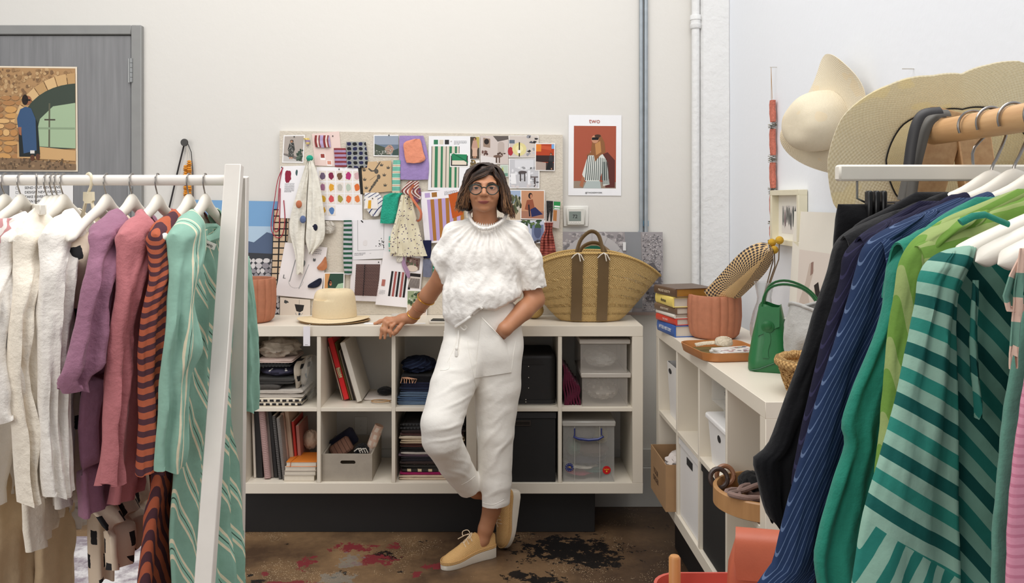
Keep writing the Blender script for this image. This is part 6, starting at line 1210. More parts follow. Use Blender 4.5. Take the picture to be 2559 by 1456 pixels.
# ------------------------------------------------------------------ hangers
def hanger(neck, ax, label, rail, rr, m=None, grp='white hangers on the left rack', half=.215, bar=False, hookm=None, drop=.085):
    """neck: centre of the body top; ax: unit vector along shoulders; rail: rail centre point"""
    neck, ax = Vector(neck), Vector(ax).normalized(); o = thing('clothes_hanger', label, 'hanger', neck, grp); n = ax.cross(Vector((0, 0, 1)))
    rings = []; N = 40
    for i in range(N+1):
        s_ = -1+2*i/N; q = abs(s_); z = -.016-drop*(q**1.35)+.012*math.exp(-(q/.14)**2); hgt = .034-.012*q+.012*math.exp(-(q/.2)**2); th = .011+.006*q+.003*math.exp(-(q/.2)**2)
        e_ = math.sqrt(max(.004, 1-(max(0, q-.93)/.07)**2)); hgt *= e_; th *= e_
        c = neck+ax*(half*s_)+Vector((0, 0, z)); rings.append([c+n*(th*math.cos(a)*.9)+Vector((0, 0, hgt/2*math.sin(a))) for a in [2*PI*k/16 for k in range(16)]])
    MB().loft(rings).build('body', m or m_hangw, o, 60)
    if bar: MB().tube([neck+ax*(-half*.78)+Vector((0, 0, -drop*.95)), neck+ax*(half*.78)+Vector((0, 0, -drop*.95))], .006, 8).build('bar', m or m_hangw, o)
    hz = rail.z-neck.z; pts = [neck+Vector((0, 0, -.01)), neck+Vector((0, 0, hz*.22)), neck+ax*(rr*.5)+Vector((0, 0, hz*.45)), neck+ax*(rr+.003)+Vector((0, 0, hz*.8))]
    for k in range(9):
        t = .05+PI*1.12*k/8; pts.append(neck+ax*((rr+.0035)*math.cos(t))+Vector((0, 0, hz+(rr+.0035)*math.sin(t))))
    MB().tube([Vector(p) for p in cr(pts, 34)], .0021, 7).build('hook', hookm or m_steel, o); return o
AXL = Vector((.03, -1, 0)); rail = Vector((0, RD, rz_))
lab = ['hanger of the mint striped dress', 'hanger of the orange striped dress', 'hanger of the pink dress', 'hanger between the pink dress and the lilac top', 'hanger of the lilac linen top']
for (px, py), lb in zip(((513, 499), (472, 500), (394, 500), (330, 500), (266, 500)), lab): hanger(P(px, py, RD), AXL, 'white wooden '+lb, rail, .0148)
for (px, py), lb in zip(((158, 500), (143, 502), (132, 503), (118, 504)), ('nearest the plastic one', 'second from the plastic one', 'third from the plastic one', 'fourth from the plastic one')): hanger(P(px, py, RD), AXL, 'white wooden hanger holding a white shirt, '+lb, rail, .0148)
hanger(P(12, 500, RD), AXL, 'white hanger at the left edge of the frame', rail, .0148); hanger(P(52, 500, RD), AXL, 'white hanger just behind the clip hanger', rail, .0148)
# plastic hanger
nk = P(222, 490, RD); m_pla = mat('cream_plastic', (226, 214, 186), .4, .02); o = thing('plastic_hanger', 'cream plastic hanger between the white shirts and the lilac top', 'hanger', nk); ax = Vector((.75, -.66, 0)).normalized(); n_ = ax.cross(Vector((0, 0, 1)))
fr_ = lambda a, b, e: nk+ax*a+Vector((0, 0, b))+n_*(e-.003)
MB().prism([(-.03, .012), (.03, .012), (.032, -.012), (.024, -.016), (.045, -.05), (.17, -.115), (.17, -.122), (.04, -.066), (.018, -.02), (-.018, -.02), (-.04, -.066), (-.17, -.122), (-.17, -.115), (-.045, -.05), (-.024, -.016), (-.032, -.012)][::-1], fr_, .006).build('body', m_pla, o)
hz = rz_-nk.z; MB().tube([Vector(p) for p in cr([nk+Vector((0, 0, .005)), nk+Vector((0, 0, hz*.3)), nk+ax*.013+Vector((0, 0, hz*.6))]+[nk+ax*(.0185*math.cos(t))+Vector((0, 0, hz+.0185*math.sin(t))) for t in [PI*1.15*k/8 for k in range(9)]], 26)], .0042, 8).build('hook', m_pla, o)
# clip hanger with pink striped skirt
nk = P(90, 522, RD); o = thing('clip_hanger', 'white bar hanger with metal clips on the left rack', 'hanger', nk); ax = Vector((.55, -.83, 0)).normalized()
MB().box(nk, (.40, .016, .028), math.atan2(ax.y, ax.x), .003).build('bar', m_hangw, o)
hz = rz_-nk.z-.0; MB().tube([Vector(p) for p in cr([nk+Vector((0, 0, .012)), nk+Vector((0, 0, hz*.4)), nk+ax*.014+Vector((0, 0, hz*.7))]+[nk+ax*(.0185*math.cos(t))+Vector((0, 0, hz+.0185*math.sin(t))) for t in [PI*1.15*k/8 for k in range(9)]], 26)], .0021, 8).build('hook', m_steel, o)
for s_ in (-.12, .13):
    p = nk+ax*s_; MB().tube([p+Vector((0, 0, -.012)), p+Vector((0, 0, -.045))], .002, 6).build('clip_wire', m_steel, o); MB().box(p+Vector((0, 0, -.058)), (.022, .02, .032), math.atan2(ax.y, ax.x), .003).build('clip', mat('gunmetal', (70, 66, 62), .3, 0, metal=.7), o)
def yoke(neck, ax, m, parent, s0=.34, s1=1.04, drop=.085, half=.215, fall=.075, th=.022, nm='shoulder', seed=0):
    neck, ax = Vector(neck), Vector(ax).normalized(); n = ax.cross(Vector((0, 0, 1)))
    def fn(u, v):
        s_ = s0+(s1-s0)*v; q = abs(s_); z = -.016-drop*(q**1.35)+.020-.004*v; a = PI*u; k = abs(math.cos(a)); dn = fall*(.55+.6*v)*k**2.5
        return neck+ax*(half*s_)+n*((th+.012*v*k)*math.cos(a)*-1+.004*noise.noise((v*5, u*4, seed)))+Vector((0, 0, z-.012*(1-math.sin(a))-dn+.004*noise.noise((v*7, u*5, seed+3))))
    MB().grid(fn, 18, 16, .003).build(nm, m, parent, 80)
# ------------------------------------------------------------------ garments, left rack
LG = 'garments hanging on the left rack'
def garment(name, label, cat, grp, parts, loc):
    o = thing(name, label, cat, loc, grp)
    for nm, rows, m, kw in parts: drape(mb := MB(), rows, **kw); mb.build(nm, m, o, 80)
    return o
m_mintd = stripes('mint_dress', [(.040, (148, 188, 170)), (.0045, (238, 226, 196)), (.006, (164, 204, 184)), (.0016, (70, 92, 80)), (.006, (164, 204, 184)), (.0045, (238, 226, 196))], 0, .004)
m_mintd2 = stripes('mint_dress_bias', [(.034, (142, 182, 164)), (.0045, (238, 226, 196)), (.005, (158, 200, 180)), (.0016, (70, 92, 80)), (.005, (158, 200, 180)), (.0045, (238, 226, 196))], -24, .004)
go_ = garment('striped_dress', 'mint green striped dress at the right end of the left rack', 'dress', LG, [
    ('body', [(572, 470, 548, 2.24, 2.36), (600, 452, 560, 2.16, 2.42), (680, 452, 588, 2.14, 2.46), (800, 458, 600, 2.16, 2.48), (950, 452, 604, 2.17, 2.5), (1100, 440, 606, 2.17, 2.5), (1300, 432, 606, 2.17, 2.5), (1500, 446, 612, 2.16, 2.5), (1620, 450, 616, 2.16, 2.5)], m_mintd2, dict(thick=.045, nf=5, amp=.02, seed=3, nu=70, nv=50)),
    ('near_sleeve', [(522, 433, 482, 2.085, 2.2), (600, 430, 504, 2.08, 2.2), (660, 428, 500, 2.07, 2.15), (740, 424, 480, 2.06, 2.12), (820, 414, 494, 2.05, 2.12), (880, 407, 503, 2.05, 2.12), (950, 400, 468, 2.05, 2.11), (1060, 393, 466, 2.05, 2.11), (1130, 388, 468, 2.05, 2.11), (1172, 387, 455, 2.05, 2.11)], m_mintd, dict(thick=.055, nf=2.2, amp=.012, seed=7, nu=44, nv=46, slope=.062)),
    ('far_sleeve', [(640, 590, 622, 2.5, 2.52), (750, 606, 632, 2.5, 2.53), (880, 612, 638, 2.5, 2.54), (1025, 612, 632, 2.5, 2.54)], m_mintd, dict(thick=.05, nf=1.5, amp=.01, seed=9))], P(530, 1456, 2.3))
# collar and label
MB().tube([P(x, y, d) for x, y, d in ((494, 572, 2.26), (498, 590, 2.20), (515, 600, 2.24), (538, 592, 2.3), (552, 575, 2.34), (540, 566, 2.36), (515, 566, 2.32))], .008, 8, closed=True, flat=1.6).build('neckband', m_mintd, go_)
lbq = planeframe(P(513, 598, 2.225), P(541, 610, 2.23)-P(513, 598, 2.225), Vector((-.006, 0, -.016)), (0, -1, 0)); MB().prism([(0, 0), (1, 0), (1, 1), (0, 1)], lbq, .001).build('woven_label', paper((240, 236, 226)), go_)
text('two', 'label_lettering', .014, frameM(lbq(.42, .5, .0014), lbq(1, 0)-lbq(0, 0), (.1, 0, 1)), m_bl, go_)
m_orst = stripes('orange_plum', [(.0135, (184, 98, 70)), (.0125, (86, 54, 62))], 58, .004); m_orst2 = stripes('orange_plum_b', [(.0135, (184, 98, 70)), (.0125, (86, 54, 62))], -28, .002)
garment('striped_dress', 'orange and plum striped dress next to the mint one', 'dress', LG, [
    ('near_sleeve', [(522, 389, 438, 2.085, 2.2), (600, 388, 456, 2.08, 2.2), (680, 380, 446, 2.07, 2.14), (760, 362, 428, 2.06, 2.12), (860, 353, 420, 2.06, 2.12), (950, 355, 404, 2.07, 2.12), (1060, 354, 398, 2.07, 2.12), (1180, 350, 394, 2.07, 2.12)], m_orst, dict(thick=.05, nf=2, amp=.014, seed=12, nu=44, nv=46, slope=.062)),
    ('body', [(575, 430, 470, 2.2, 2.34), (640, 420, 480, 2.17, 2.42), (800, 408, 490, 2.17, 2.44), (1000, 398, 480, 2.17, 2.44), (1170, 388, 440, 2.16, 2.44), (1300, 372, 436, 2.15, 2.44), (1456, 360, 442, 2.15, 2.44), (1560, 354, 446, 2.15, 2.44)], m_orst2, dict(thick=.05, nf=3, amp=.02, seed=13, nu=56, nv=46))], P(400, 1456, 2.3))
m_pinkd = cloth('dusty_rose_gauze', (190, 118, 122), .45, 34, .08)
garment('gauze_dress', 'dusty pink gauze dress left of the orange striped one', 'dress', LG, [
    ('near_sleeve', [(522, 302, 358, 2.085, 2.2), (600, 304, 384, 2.08, 2.2), (680, 298, 362, 2.07, 2.14), (790, 286, 332, 2.06, 2.12), (900, 276, 318, 2.06, 2.12), (1050, 266, 312, 2.06, 2.11), (1206, 262, 293, 2.06, 2.11)], m_pinkd, dict(thick=.05, nf=2.6, amp=.016, seed=21, nv=44, slope=.062)),
    ('body', [(566, 352, 398, 2.2, 2.34), (640, 346, 410, 2.16, 2.42), (800, 322, 410, 2.16, 2.44), (1000, 302, 400, 2.16, 2.44), (1120, 294, 390, 2.16, 2.44), (1215, 290, 352, 2.16, 2.44)], m_pinkd, dict(thick=.045, nf=4, amp=.02, seed=22, nu=56))], P(330, 1215, 2.3))
m_lilac = cloth('lilac_linen', (156, 110, 132), .5, 30, .09)
garment('linen_top', 'mauve linen top with wide sleeves on the left rack', 'top', LG, [
    ('near_sleeve', [(520, 233, 292, 2.085, 2.2), (590, 230, 316, 2.07, 2.2), (650, 218, 304, 2.05, 2.14), (720, 206, 280, 2.03, 2.11), (800, 192, 272, 2.02, 2.1), (870, 172, 276, 2.01, 2.1), (915, 160, 276, 2.0, 2.1), (945, 150, 222, 2.0, 2.08), (975, 168, 200, 2.01, 2.06)], m_lilac, dict(thick=.05, nf=2.6, amp=.016, seed=31, nu=48, nv=44, slope=.062)),
    ('body', [(548, 282, 334, 2.22, 2.34), (620, 270, 344, 2.15, 2.42), (800, 240, 346, 2.14, 2.44), (950, 206, 346, 2.12, 2.44), (1060, 202, 344, 2.12, 2.44), (1160, 208, 340, 2.12, 2.44), (1245, 216, 312, 2.12, 2.44)], m_lilac, dict(thick=.045, nf=4, amp=.022, seed=32, nu=56))], P(260, 1250, 2.3))
m_dash = dashes('cream_black_dash', (226, 208, 186), (26, 26, 30), .046, .070, .19, .32)
garment('dash_dress', 'cream dress printed with black dashes behind the mauve top', 'dress', LG, [
    ('body', [(585, 205, 232, 2.2, 2.3), (640, 182, 236, 2.16, 2.4), (760, 172, 250, 2.18, 2.46), (950, 168, 300, 2.2, 2.5), (1150, 178, 384, 2.22, 2.52), (1260, 262, 385, 2.22, 2.52), (1330, 276, 382, 2.22, 2.52), (1385, 282, 330, 2.24, 2.44)], m_dash, dict(thick=.04, nf=3, amp=.016, seed=41, nu=60)),
    ('near_sleeve', [(575, 176, 240, 2.12, 2.2), (640, 176, 236, 2.12, 2.18), (760, 180, 232, 2.2, 2.26), (1000, 206, 270, 2.36, 2.4), (1200, 218, 286, 2.36, 2.4), (1300, 218, 288, 2.36, 2.4), (1380, 220, 286, 2.36, 2.4), (1447, 223, 284, 2.36, 2.4)], m_dash, dict(thick=.055, nf=1.2, amp=.010, seed=42, nv=44, slope=.03))], P(250, 1447, 2.3))
m_wh1 = cloth('white_linen', (238, 232, 224), .5, 34, .03); m_wh2 = cloth('ivory_gauze', (240, 230, 214), .6, 28, .03); m_sheer = mat('sheer_white', (238, 234, 230), .8, .02, alpha=.72)
for nm, lb, sl, bo2, m, sd in (
    ('white_shirt', 'white linen shirt just left of the mauve top', [(520, 114, 184, 2.085, 2.2), (585, 110, 204, 2.08, 2.2), (660, 106, 190, 2.06, 2.14), (780, 100, 172, 2.05, 2.12), (900, 98, 168, 2.05, 2.11), (1050, 100, 170, 2.05, 2.11), (1180, 104, 178, 2.05, 2.11), (1235, 112, 178, 2.05, 2.11)], [(548, 176, 226, 2.22, 2.34), (640, 166, 240, 2.16, 2.42), (900, 150, 236, 2.16, 2.44), (1100, 148, 220, 2.16, 2.44), (1232, 150, 196, 2.16, 2.44)], m_wh1, 51),
    ('white_shirt', 'textured white shirt second from the mauve top', [(524, 42, 110, 2.085, 2.2), (610, 42, 136, 2.08, 2.2), (700, 40, 122, 2.05, 2.13), (800, 28, 100, 2.04, 2.1), (940, 20, 92, 2.04, 2.1), (1060, 38, 100, 2.04, 2.1), (1160, 44, 106, 2.05, 2.1), (1250, 52, 110, 2.05, 2.1)], [(562, 110, 160, 2.22, 2.34), (700, 92, 168, 2.15, 2.42), (950, 76, 160, 2.14, 2.44), (1200, 66, 150, 2.14, 2.44), (1318, 82, 138, 2.14, 2.44)], m_wh2, 53),
    ('white_shirt', 'white shirt with a rounded cuff at the left edge of the frame', [(528, -4, 64, 2.085, 2.2), (630, -10, 76, 2.08, 2.2), (720, -24, 52, 2.05, 2.1), (850, -40, 60, 2.03, 2.1), (960, -46, 76, 2.02, 2.1), (1020, -40, 76, 2.02, 2.1), (1048, -10, 58, 2.03, 2.08)], [(590, 50, 100, 2.22, 2.34), (700, 30, 108, 2.15, 2.42), (1000, -20, 90, 2.14, 2.44), (1230, -40, 60, 2.14, 2.44)], m_wh1, 55)):
    garment(nm, lb, 'shirt', LG, [('near_sleeve', sl, m, dict(thick=.055, nf=2.6, amp=.017, seed=sd, nv=46, slope=.062)), ('body', bo2, m, dict(thick=.045, nf=4, amp=.02, seed=sd+1, nu=56))], P(120, 1230, 2.3))
m_beige = cloth('beige_twill', (208, 184, 150), .3, 30); garment('wide_trousers', 'beige wide leg trousers at the lower left', 'trousers', LG, [('front_leg', [(1080, -30, 70, 2.2, 2.34), (1200, -40, 100, 2.2, 2.36), (1456, -50, 96, 2.2, 2.36), (1600, -60, 96, 2.2, 2.36)], m_beige, dict(thick=.05, nf=3, amp=.018, seed=61)), ('rear_leg', [(1080, 60, 150, 2.3, 2.46), (1200, 90, 172, 2.3, 2.46), (1456, 92, 180, 2.3, 2.46), (1600, 92, 182, 2.3, 2.46)], m_beige, dict(thick=.05, nf=2, amp=.015, seed=62))], P(60, 1456, 2.35))
garment('sheer_blouse', 'sheer white blouse behind the dash print dress', 'blouse', LG, [('body', [(600, 190, 220, 2.4, 2.48), (900, 175, 240, 2.4, 2.52), (1150, 172, 236, 2.4, 2.54), (1240, 172, 232, 2.4, 2.54), (1312, 174, 205, 2.42, 2.5)], m_sheer, dict(thick=.03, nf=2, amp=.02, seed=65))], P(205, 1310, 2.45))
m_pstr = stripes('pink_white_stripe', [(.012, (206, 150, 150)), (.010, (240, 232, 226))], 30); garment('striped_skirt', 'pink and white striped skirt clipped at the left edge', 'skirt', LG, [('waist', [(545, 0, 34, 2.1, 2.2), (600, -6, 40, 2.08, 2.22), (700, -10, 46, 2.08, 2.22), (800, -12, 46, 2.08, 2.22)], m_pstr, dict(thick=.04, nf=3, amp=.014, seed=71)), ('rear_fold', [(545, 50, 80, 2.36, 2.44), (600, 46, 84, 2.36, 2.46), (760, 40, 84, 2.36, 2.46)], m_pstr, dict(thick=.03, nf=2, amp=.01, seed=72))], P(30, 800, 2.2))
for key, (px, py), m in (('mint green striped dress', (513, 499), m_mintd), ('orange and plum striped', (472, 500), m_orst), ('dusty pink gauze', (394, 500), m_pinkd), ('mauve linen top', (330, 500), m_lilac), ('cream dress printed', (266, 506), m_dash), ('white linen shirt just', (222, 500), m_wh1), ('textured white shirt', (158, 500), m_wh2), ('white shirt with a rounded', (118, 504), m_wh1)):
    o = [q for q in bpy.data.objects if q.get('label', '').startswith(key)][0]
    yoke(P(px, py, RD), -AXL, m, o, .42, 1.05, nm='far_shoulder', seed=px+1, fall=.03)
# rug under the left rack
t = NT('pale_distressed_rug'); n1_ = t.noise(9, 6, None, .7); t.color(t.mix(t.ramp(n1_, [(.42, (0, 0, 0, 1)), (.6, (1, 1, 1, 1))], False), lin((226, 222, 222)), lin((150, 138, 146)))); t.rough(.95); t.bump(t.noise(220, 2), .6, .004)
rug = MB(); ya_ = CH*F/(1345-CY); rug.bx(P(150, 0, ya_).x-.8, P(575, 0, ya_).x, 1.6, ya_, .001, .012, .003); tag(rug.build('area_rug', t.m), 'pale distressed rug under the left rack', 'rug')
# ================================================================== right rack
m_pine = woodm('pine_wood', (176, 126, 78), (226, 186, 136), (60, 4, 60), .5); RX, RZ = .70, 1.70
rr2_ = thing('garment_rack', 'natural wood garment rack close by on the right', 'rack', (RX, 1.33, 0))
MB().tube([(RX+.012, 1.36, RZ), (RX-.02, .55, RZ), (RX-.03, .25, RZ)], .0195, 24).build('rail', m_pine, rr2_)
beam(MB(), (RX-.30, 1.42, .004), (RX-.015, 1.375, RZ+.06), .045, .03).build('leg', m_pine, rr2_) if False else None
top_ = Vector((P(2375, 0, 1.38).x, 1.385, P(0, 275, 1.38).z)); bot = P(2300, 520, 1.40); d_ = bot-top_; bot = top_+d_*(top_.z/(top_.z-bot.z)) ; bot.x = max(bot.x, .30)
beam(MB(), bot+Vector((0, 0, .004)), top_, .055, .024).build('leg', m_pine, rr2_); bot2 = Vector((1.05, 1.42, .004)); beam(MB(), bot2, top_+Vector((.035, .0, -.03)), .055, .024).build('leg', m_pine, rr2_)
AXR = Vector((1, .10, 0)); RGp = 'white hangers on the right rack'
def railx(d): return RX+.012-.0395*(1.36-d)
hd = [(1.19, 'white hanger of the black dress'), (1.135, 'white hanger of the navy dress'), (1.075, 'white hanger of the blue pinstripe dress'), (1.02, 'white hanger of the plain teal dress'), (.965, 'white hanger of the lime striped dress'), (.90, 'white hanger of the teal striped dress'), (.855, 'white hanger second from the front of the right rack'), (.815, 'front white hanger of the right rack')]
for d, lb in hd: hanger((railx(d), d, RZ-.085), AXR, lb, Vector((railx(d), d, RZ)), .0195, None, RGp, .215, True, None, .07)
# bar hanger with black trousers
d = 1.235; nk = Vector((.705, d, P(0, 432, d).z)); o = thing('clip_hanger', 'white bar hanger holding black trousers on the right rack', 'hanger', nk, RGp); MB().box(nk, (.405, .02, .024), 0, .003).build('bar', m_hangw, o)
hz = RZ-nk.z; MB().tube([Vector(p) for p in cr([nk+Vector((0, 0, .01)), nk+Vector((0, 0, hz*.5)), nk+Vector((.018, 0, hz*.8))]+[nk+Vector((.0225*math.cos(t), 0, hz+.0225*math.sin(t))) for t in [PI*1.15*k/8 for k in range(9)]], 30)], .0021, 8).build('hook', m_steel, o)
a = P(2142, 448, d); MB().tube([a+Vector((0, 0, .005)), a+Vector((0, 0, -.028)), a+Vector((.012, 0, -.034)), a+Vector((.1, 0, -.034))], .0018, 6).build('clip_wire', m_steel, o)
m_clipb = mat('black_clip', (22, 22, 24), .4, 0)
for k in range(3): MB().box(a+Vector((.012+.0105*k, -.012, -.042)), (.0075, .014, .05), None, .002).build('clip', m_clipb, o)
RG = 'garments hanging on the right rack'
m_blk1 = cloth('black_cotton', (17, 17, 20), .3, 30); m_nav = stripes('navy_purple_pin', [(.0038, (28, 27, 50)), (.0008, (48, 46, 76))], 8); m_blu = stripes('blue_pin', [(.0038, (34, 52, 86)), (.0007, (92, 110, 142))], 8, .001); m_tea = cloth('teal_cotton', (40, 128, 108), .35, 26, .08); m_lime = stripes('lime_cream', [(.012, (112, 150, 66)), (.009, (152, 170, 106))], -14, 0)
m_ts = stripes('teal_bold', [(.0122, (146, 184, 166)), (.0122, (46, 132, 118)), (.0122, (150, 186, 168)), (.0118, (24, 92, 86))], -63, .003, cuff=([(.012, (146, 184, 166)), (.011, (42, 124, 112))], 18, P(2160, 1294, .873), P(2400, 1446, .873))); m_ts2 = stripes('teal_bold_b', [(.0122, (118, 160, 144)), (.0122, (36, 112, 102)), (.0122, (120, 162, 146)), (.0118, (18, 76, 72))], -40, .003); 
def mir(rows, d, wid=None):
    """rows of (py, xl[, d]) -> full garment rows mirrored about the rail"""
    out = []
    for r in rows:
        dd = r[2] if len(r) > 2 else d; xl = (r[1]-CX)*dd/F; xc = railx(d); xr = 2*xc-xl
        if wid: xr = min(xr, xl+wid)
        out.append((r[0], r[1], CX+xr*F/dd, dd, dd+.04))
    return out
def rg(name, label, cat, d, left, m, seed, sleeve=None, ms=None, nf=5, amp=.012):
    o = thing(name, label, cat, (railx(d), d, .6), RG); drape(mb := MB(), mir(left, d), .035, nf, amp, seed, 72, 54, .15, slope=.001); mb.build('body', m, o, 80)
    if 'trousers' not in name and d > .9: yoke((railx(d), d, RZ-.085), -AXR, ms or m, o, .36, 1.05, .07, seed=seed, fall=.05)
    if sleeve: drape(mb := MB(), [(y, a, b, d-.012, d-.008) for y, a, b in sleeve], .032, 2, .006, seed+1, 60, 64, .3, slope=.01); mb.build('sleeve', ms or m, o, 80)
    return o
rg('black_trousers', 'black trousers hanging at the far end of the right rack', 'trousers', 1.235, [(508, 2093), (560, 2086), (640, 2082), (900, 2080), (1300, 2076)], m_blk1, 81, nf=3)
rg('black_dress', 'black dress with a wide cuff on the right rack', 'dress', 1.18, [(478, 2290), (520, 2215), (560, 2140), (610, 2110), (700, 2098), (900, 2066), (1200, 2030), (1500, 2010)], m_blk1, 83, [(520, 2205, 2260), (560, 2130, 2240), (600, 2092, 2180), (680, 2070, 2150), (780, 2035, 2120), (880, 2006, 2090), (1000, 1964, 2050), (1110, 1922, 2010), (1145, 1884, 2000), (1200, 1894, 1990), (1260, 1908, 1980), (1306, 1926, 1980)])
rg('navy_dress', 'navy purple pinstripe dress behind the blue one', 'dress', 1.125, [(500, 2300), (540, 2230), (580, 2160), (640, 2130), (800, 2110), (1000, 2086), (1300, 2050), (1500, 2040)], m_nav, 85, [(540, 2205, 2260), (580, 2150, 2230), (630, 2112, 2190), (700, 2100, 2176), (830, 2062, 2140), (960, 2030, 2110), (1080, 2004, 2080), (1200, 1980, 2060)])
rg('pinstripe_dress', 'blue pinstripe dress in the middle of the right rack', 'dress', 1.065, [(492, 2390), (530, 2300), (570, 2230), (620, 2200), (760, 2180), (960, 2150), (1200, 2110), (1500, 2080)], m_blu, 87, [(520, 2290, 2350), (560, 2212, 2320), (600, 2166, 2280), (660, 2146, 2250), (780, 2112, 2230), (900, 2072, 2200), (1040, 2030, 2160), (1180, 1992, 2110), (1320, 1956, 2070), (1420, 1930, 2040), (1456, 1895, 2030), (1520, 1888, 2020)])
rg('teal_dress', 'plain teal dress between the blue and lime dresses', 'dress', 1.01, [(490, 2440), (540, 2350), (590, 2290), (640, 2262), (800, 2240), (1000, 2210), (1200, 2180), (1500, 2140)], m_tea, 89, [(560, 2300, 2360), (600, 2262, 2330), (650, 2228, 2300), (760, 2210, 2290), (880, 2170, 2270), (980, 2128, 2250), (1060, 2104, 2230), (1110, 2112, 2215), (1200, 2082, 2200), (1330, 2046, 2180), (1400, 2034, 2170), (1500, 2050, 2160)])
rg('lime_dress', 'lime green striped dress on the right rack', 'dress', .96, [(470, 2540), (510, 2440), (550, 2350), (600, 2310), (760, 2290), (1000, 2270), (1300, 2250), (1500, 2240)], m_lime, 91, [(520, 2400, 2470), (560, 2325, 2440), (600, 2280, 2390), (660, 2252, 2350), (760, 2236, 2330), (900, 2220, 2310), (1060, 2206, 2290), (1180, 2190, 2280)])
ts = rg('teal_striped_dress', 'bold teal striped dress at the front of the right rack', 'dress', .885, [(606, 2420), (640, 2390), (700, 2378), (900, 2380), (1200, 2386), (1500, 2392)], m_ts2, 93, [(606, 2366, 2440), (635, 2330, 2420), (680, 2306, 2400), (740, 2296, 2382), (880, 2268, 2384), (1040, 2232, 2386), (1180, 2192, 2388), (1296, 2160, 2390), (1400, 2142, 2394), (1520, 2122, 2398)], m_ts, 5, .012)
drape(mb := MB(), [(560, 2498, 2512, .80, .80), (700, 2430, 2446, .862, .862), (860, 2424, 2442, .862, .862), (1030, 2438, 2456, .86, .86)][1:], .006, 1, .003, 98, 14, 14); mb.build('ribbon_tie', m_ts2, ts, 80)
MB().tube([P(x, y, .845) for x, y in ((2400, 556), (2432, 540), (2462, 536), (2490, 548), (2520, 560))], .0042, 12, flat=.6).build('loop', m_tea, ts)
rg('sage_garment', 'sage green garment at the right edge of the frame', 'garment', .80, [(640, 2600), (800, 2545), (900, 2530), (1100, 2500), (1300, 2484), (1500, 2480)], cloth('sage_cotton', (96, 142, 126), .3, 26), 101, nf=3)
rg('pink_garment', 'pink striped garment at the lower right edge', 'garment', .76, [(640, 2660), (800, 2590), (1000, 2548), (1200, 2526), (1400, 2514), (1560, 2510)], stripes('pink_fine', [(.006, (222, 150, 172)), (.003, (206, 128, 152))], 80, .003), 103, nf=3)
m_tie = stripes('peach_sage_tie', [(.022, (224, 190, 172)), (.022, (110, 150, 134))], 90); rbn = thing('striped_tie', 'peach and sage striped ribbon tie hanging at the right edge', 'ribbon', P(2530, 900, .74))
drape(mb := MB(), [(620, 2548, 2566, .745, .745), (700, 2538, 2560, .745, .745), (800, 2530, 2552, .745, .745), (902, 2522, 2542, .745, .745)], .004, 1, .003, 105, 14, 18); mb.build('tail', m_tie, rbn, 80)
MB().tube([P(x, y, .75) for x, y in ((2556, 640), (2530, 690), (2514, 740), (2520, 770), (2545, 776), (2562, 740))], .006, 8, flat=.4).build('loop', m_tie, rbn)
# belts over the rail end
m_gbelt = mat('grey_belt', (96, 92, 86), .5, .05)
for k, (pts, m, lb) in enumerate(([[(2360, 285), (2330, 290), (2300, 320), (2282, 380), (2268, 440), (2255, 500)], m_gbelt, 'grey leather belt hanging inside the straw hat'], [[(2372, 282), (2345, 286), (2318, 312), (2300, 370), (2286, 430), (2276, 500)], m_gbelt, 'second grey leather belt beside the first'], [[(2352, 275), (2310, 282), (2290, 310), (2278, 360), (2270, 420)], mat('black_strap', (44, 42, 44), .5), 'black belt hanging inside the straw hat'])):
    tag(MB().tube([P(x, y, 1.345-.012*k) for x, y in cr(pts, 26)], .0085, 8, flat=.35).build('hanging_belt', m), lb, 'belt', 'belts over the rail end')
# big straw hat over the rail end
HC = (2405, 400); hd_ = 1.43; bh = thing('sun_hat', 'huge wide brimmed straw sun hat over the end of the right rack', 'hat', P(*HC, hd_)); m_sun = weave('open_sun_straw', (248, 242, 222), (222, 211, 182), .0034, .0034, .45, holes=.05, c3=(240, 230, 198), dist=.0015, thru=.45)
oa = [(0, 330), (30, 320), (60, 285), (75, 245), (90, 214), (110, 222), (135, 262), (160, 318), (180, 336), (200, 340), (220, 300), (245, 240), (270, 225), (300, 250), (330, 300), (360, 330)]; ia = [(0, 180), (45, 160), (90, 128), (120, 140), (150, 175), (180, 192), (210, 188), (240, 150), (270, 130), (315, 160), (360, 180)]
def hatf(u, v):
    a = u*360; ro_ = np.interp(a, *zip(*oa)); ri_ = np.interp(a, *zip(*ia)); r = ri_+(ro_-ri_)*v; t = R(a); dep = hd_+.012*math.sin(2*t+.6)*v*2-.05*v*max(0, math.cos(t-R(75)))
    return P(HC[0]+r*math.cos(t), HC[1]-r*math.sin(t), dep)
MB().grid(hatf, 96, 14, -.003).build('brim', m_sun, bh, 70)
def hatc(u, v):
    a = u*360; ri_ = np.interp(a, *zip(*ia)); k = math.cos(v*PI/2)**.5; t = R(a); r = ri_*(.55+.45*(1-v*v))*max(k, .02); return P(HC[0]+r*math.cos(t), HC[1]-r*math.sin(t), hd_)+Vector((0, .14*math.sin(v*PI/2), 0))
MB().grid(hatc, 72, 20, .003).build('crown', m_sun, bh, 70)
MB().tube([hatf(i/80, -.01) for i in range(80)], .0016, 6, closed=True).build('inner_band', mat('black_band', (30, 27, 26), .7), bh)
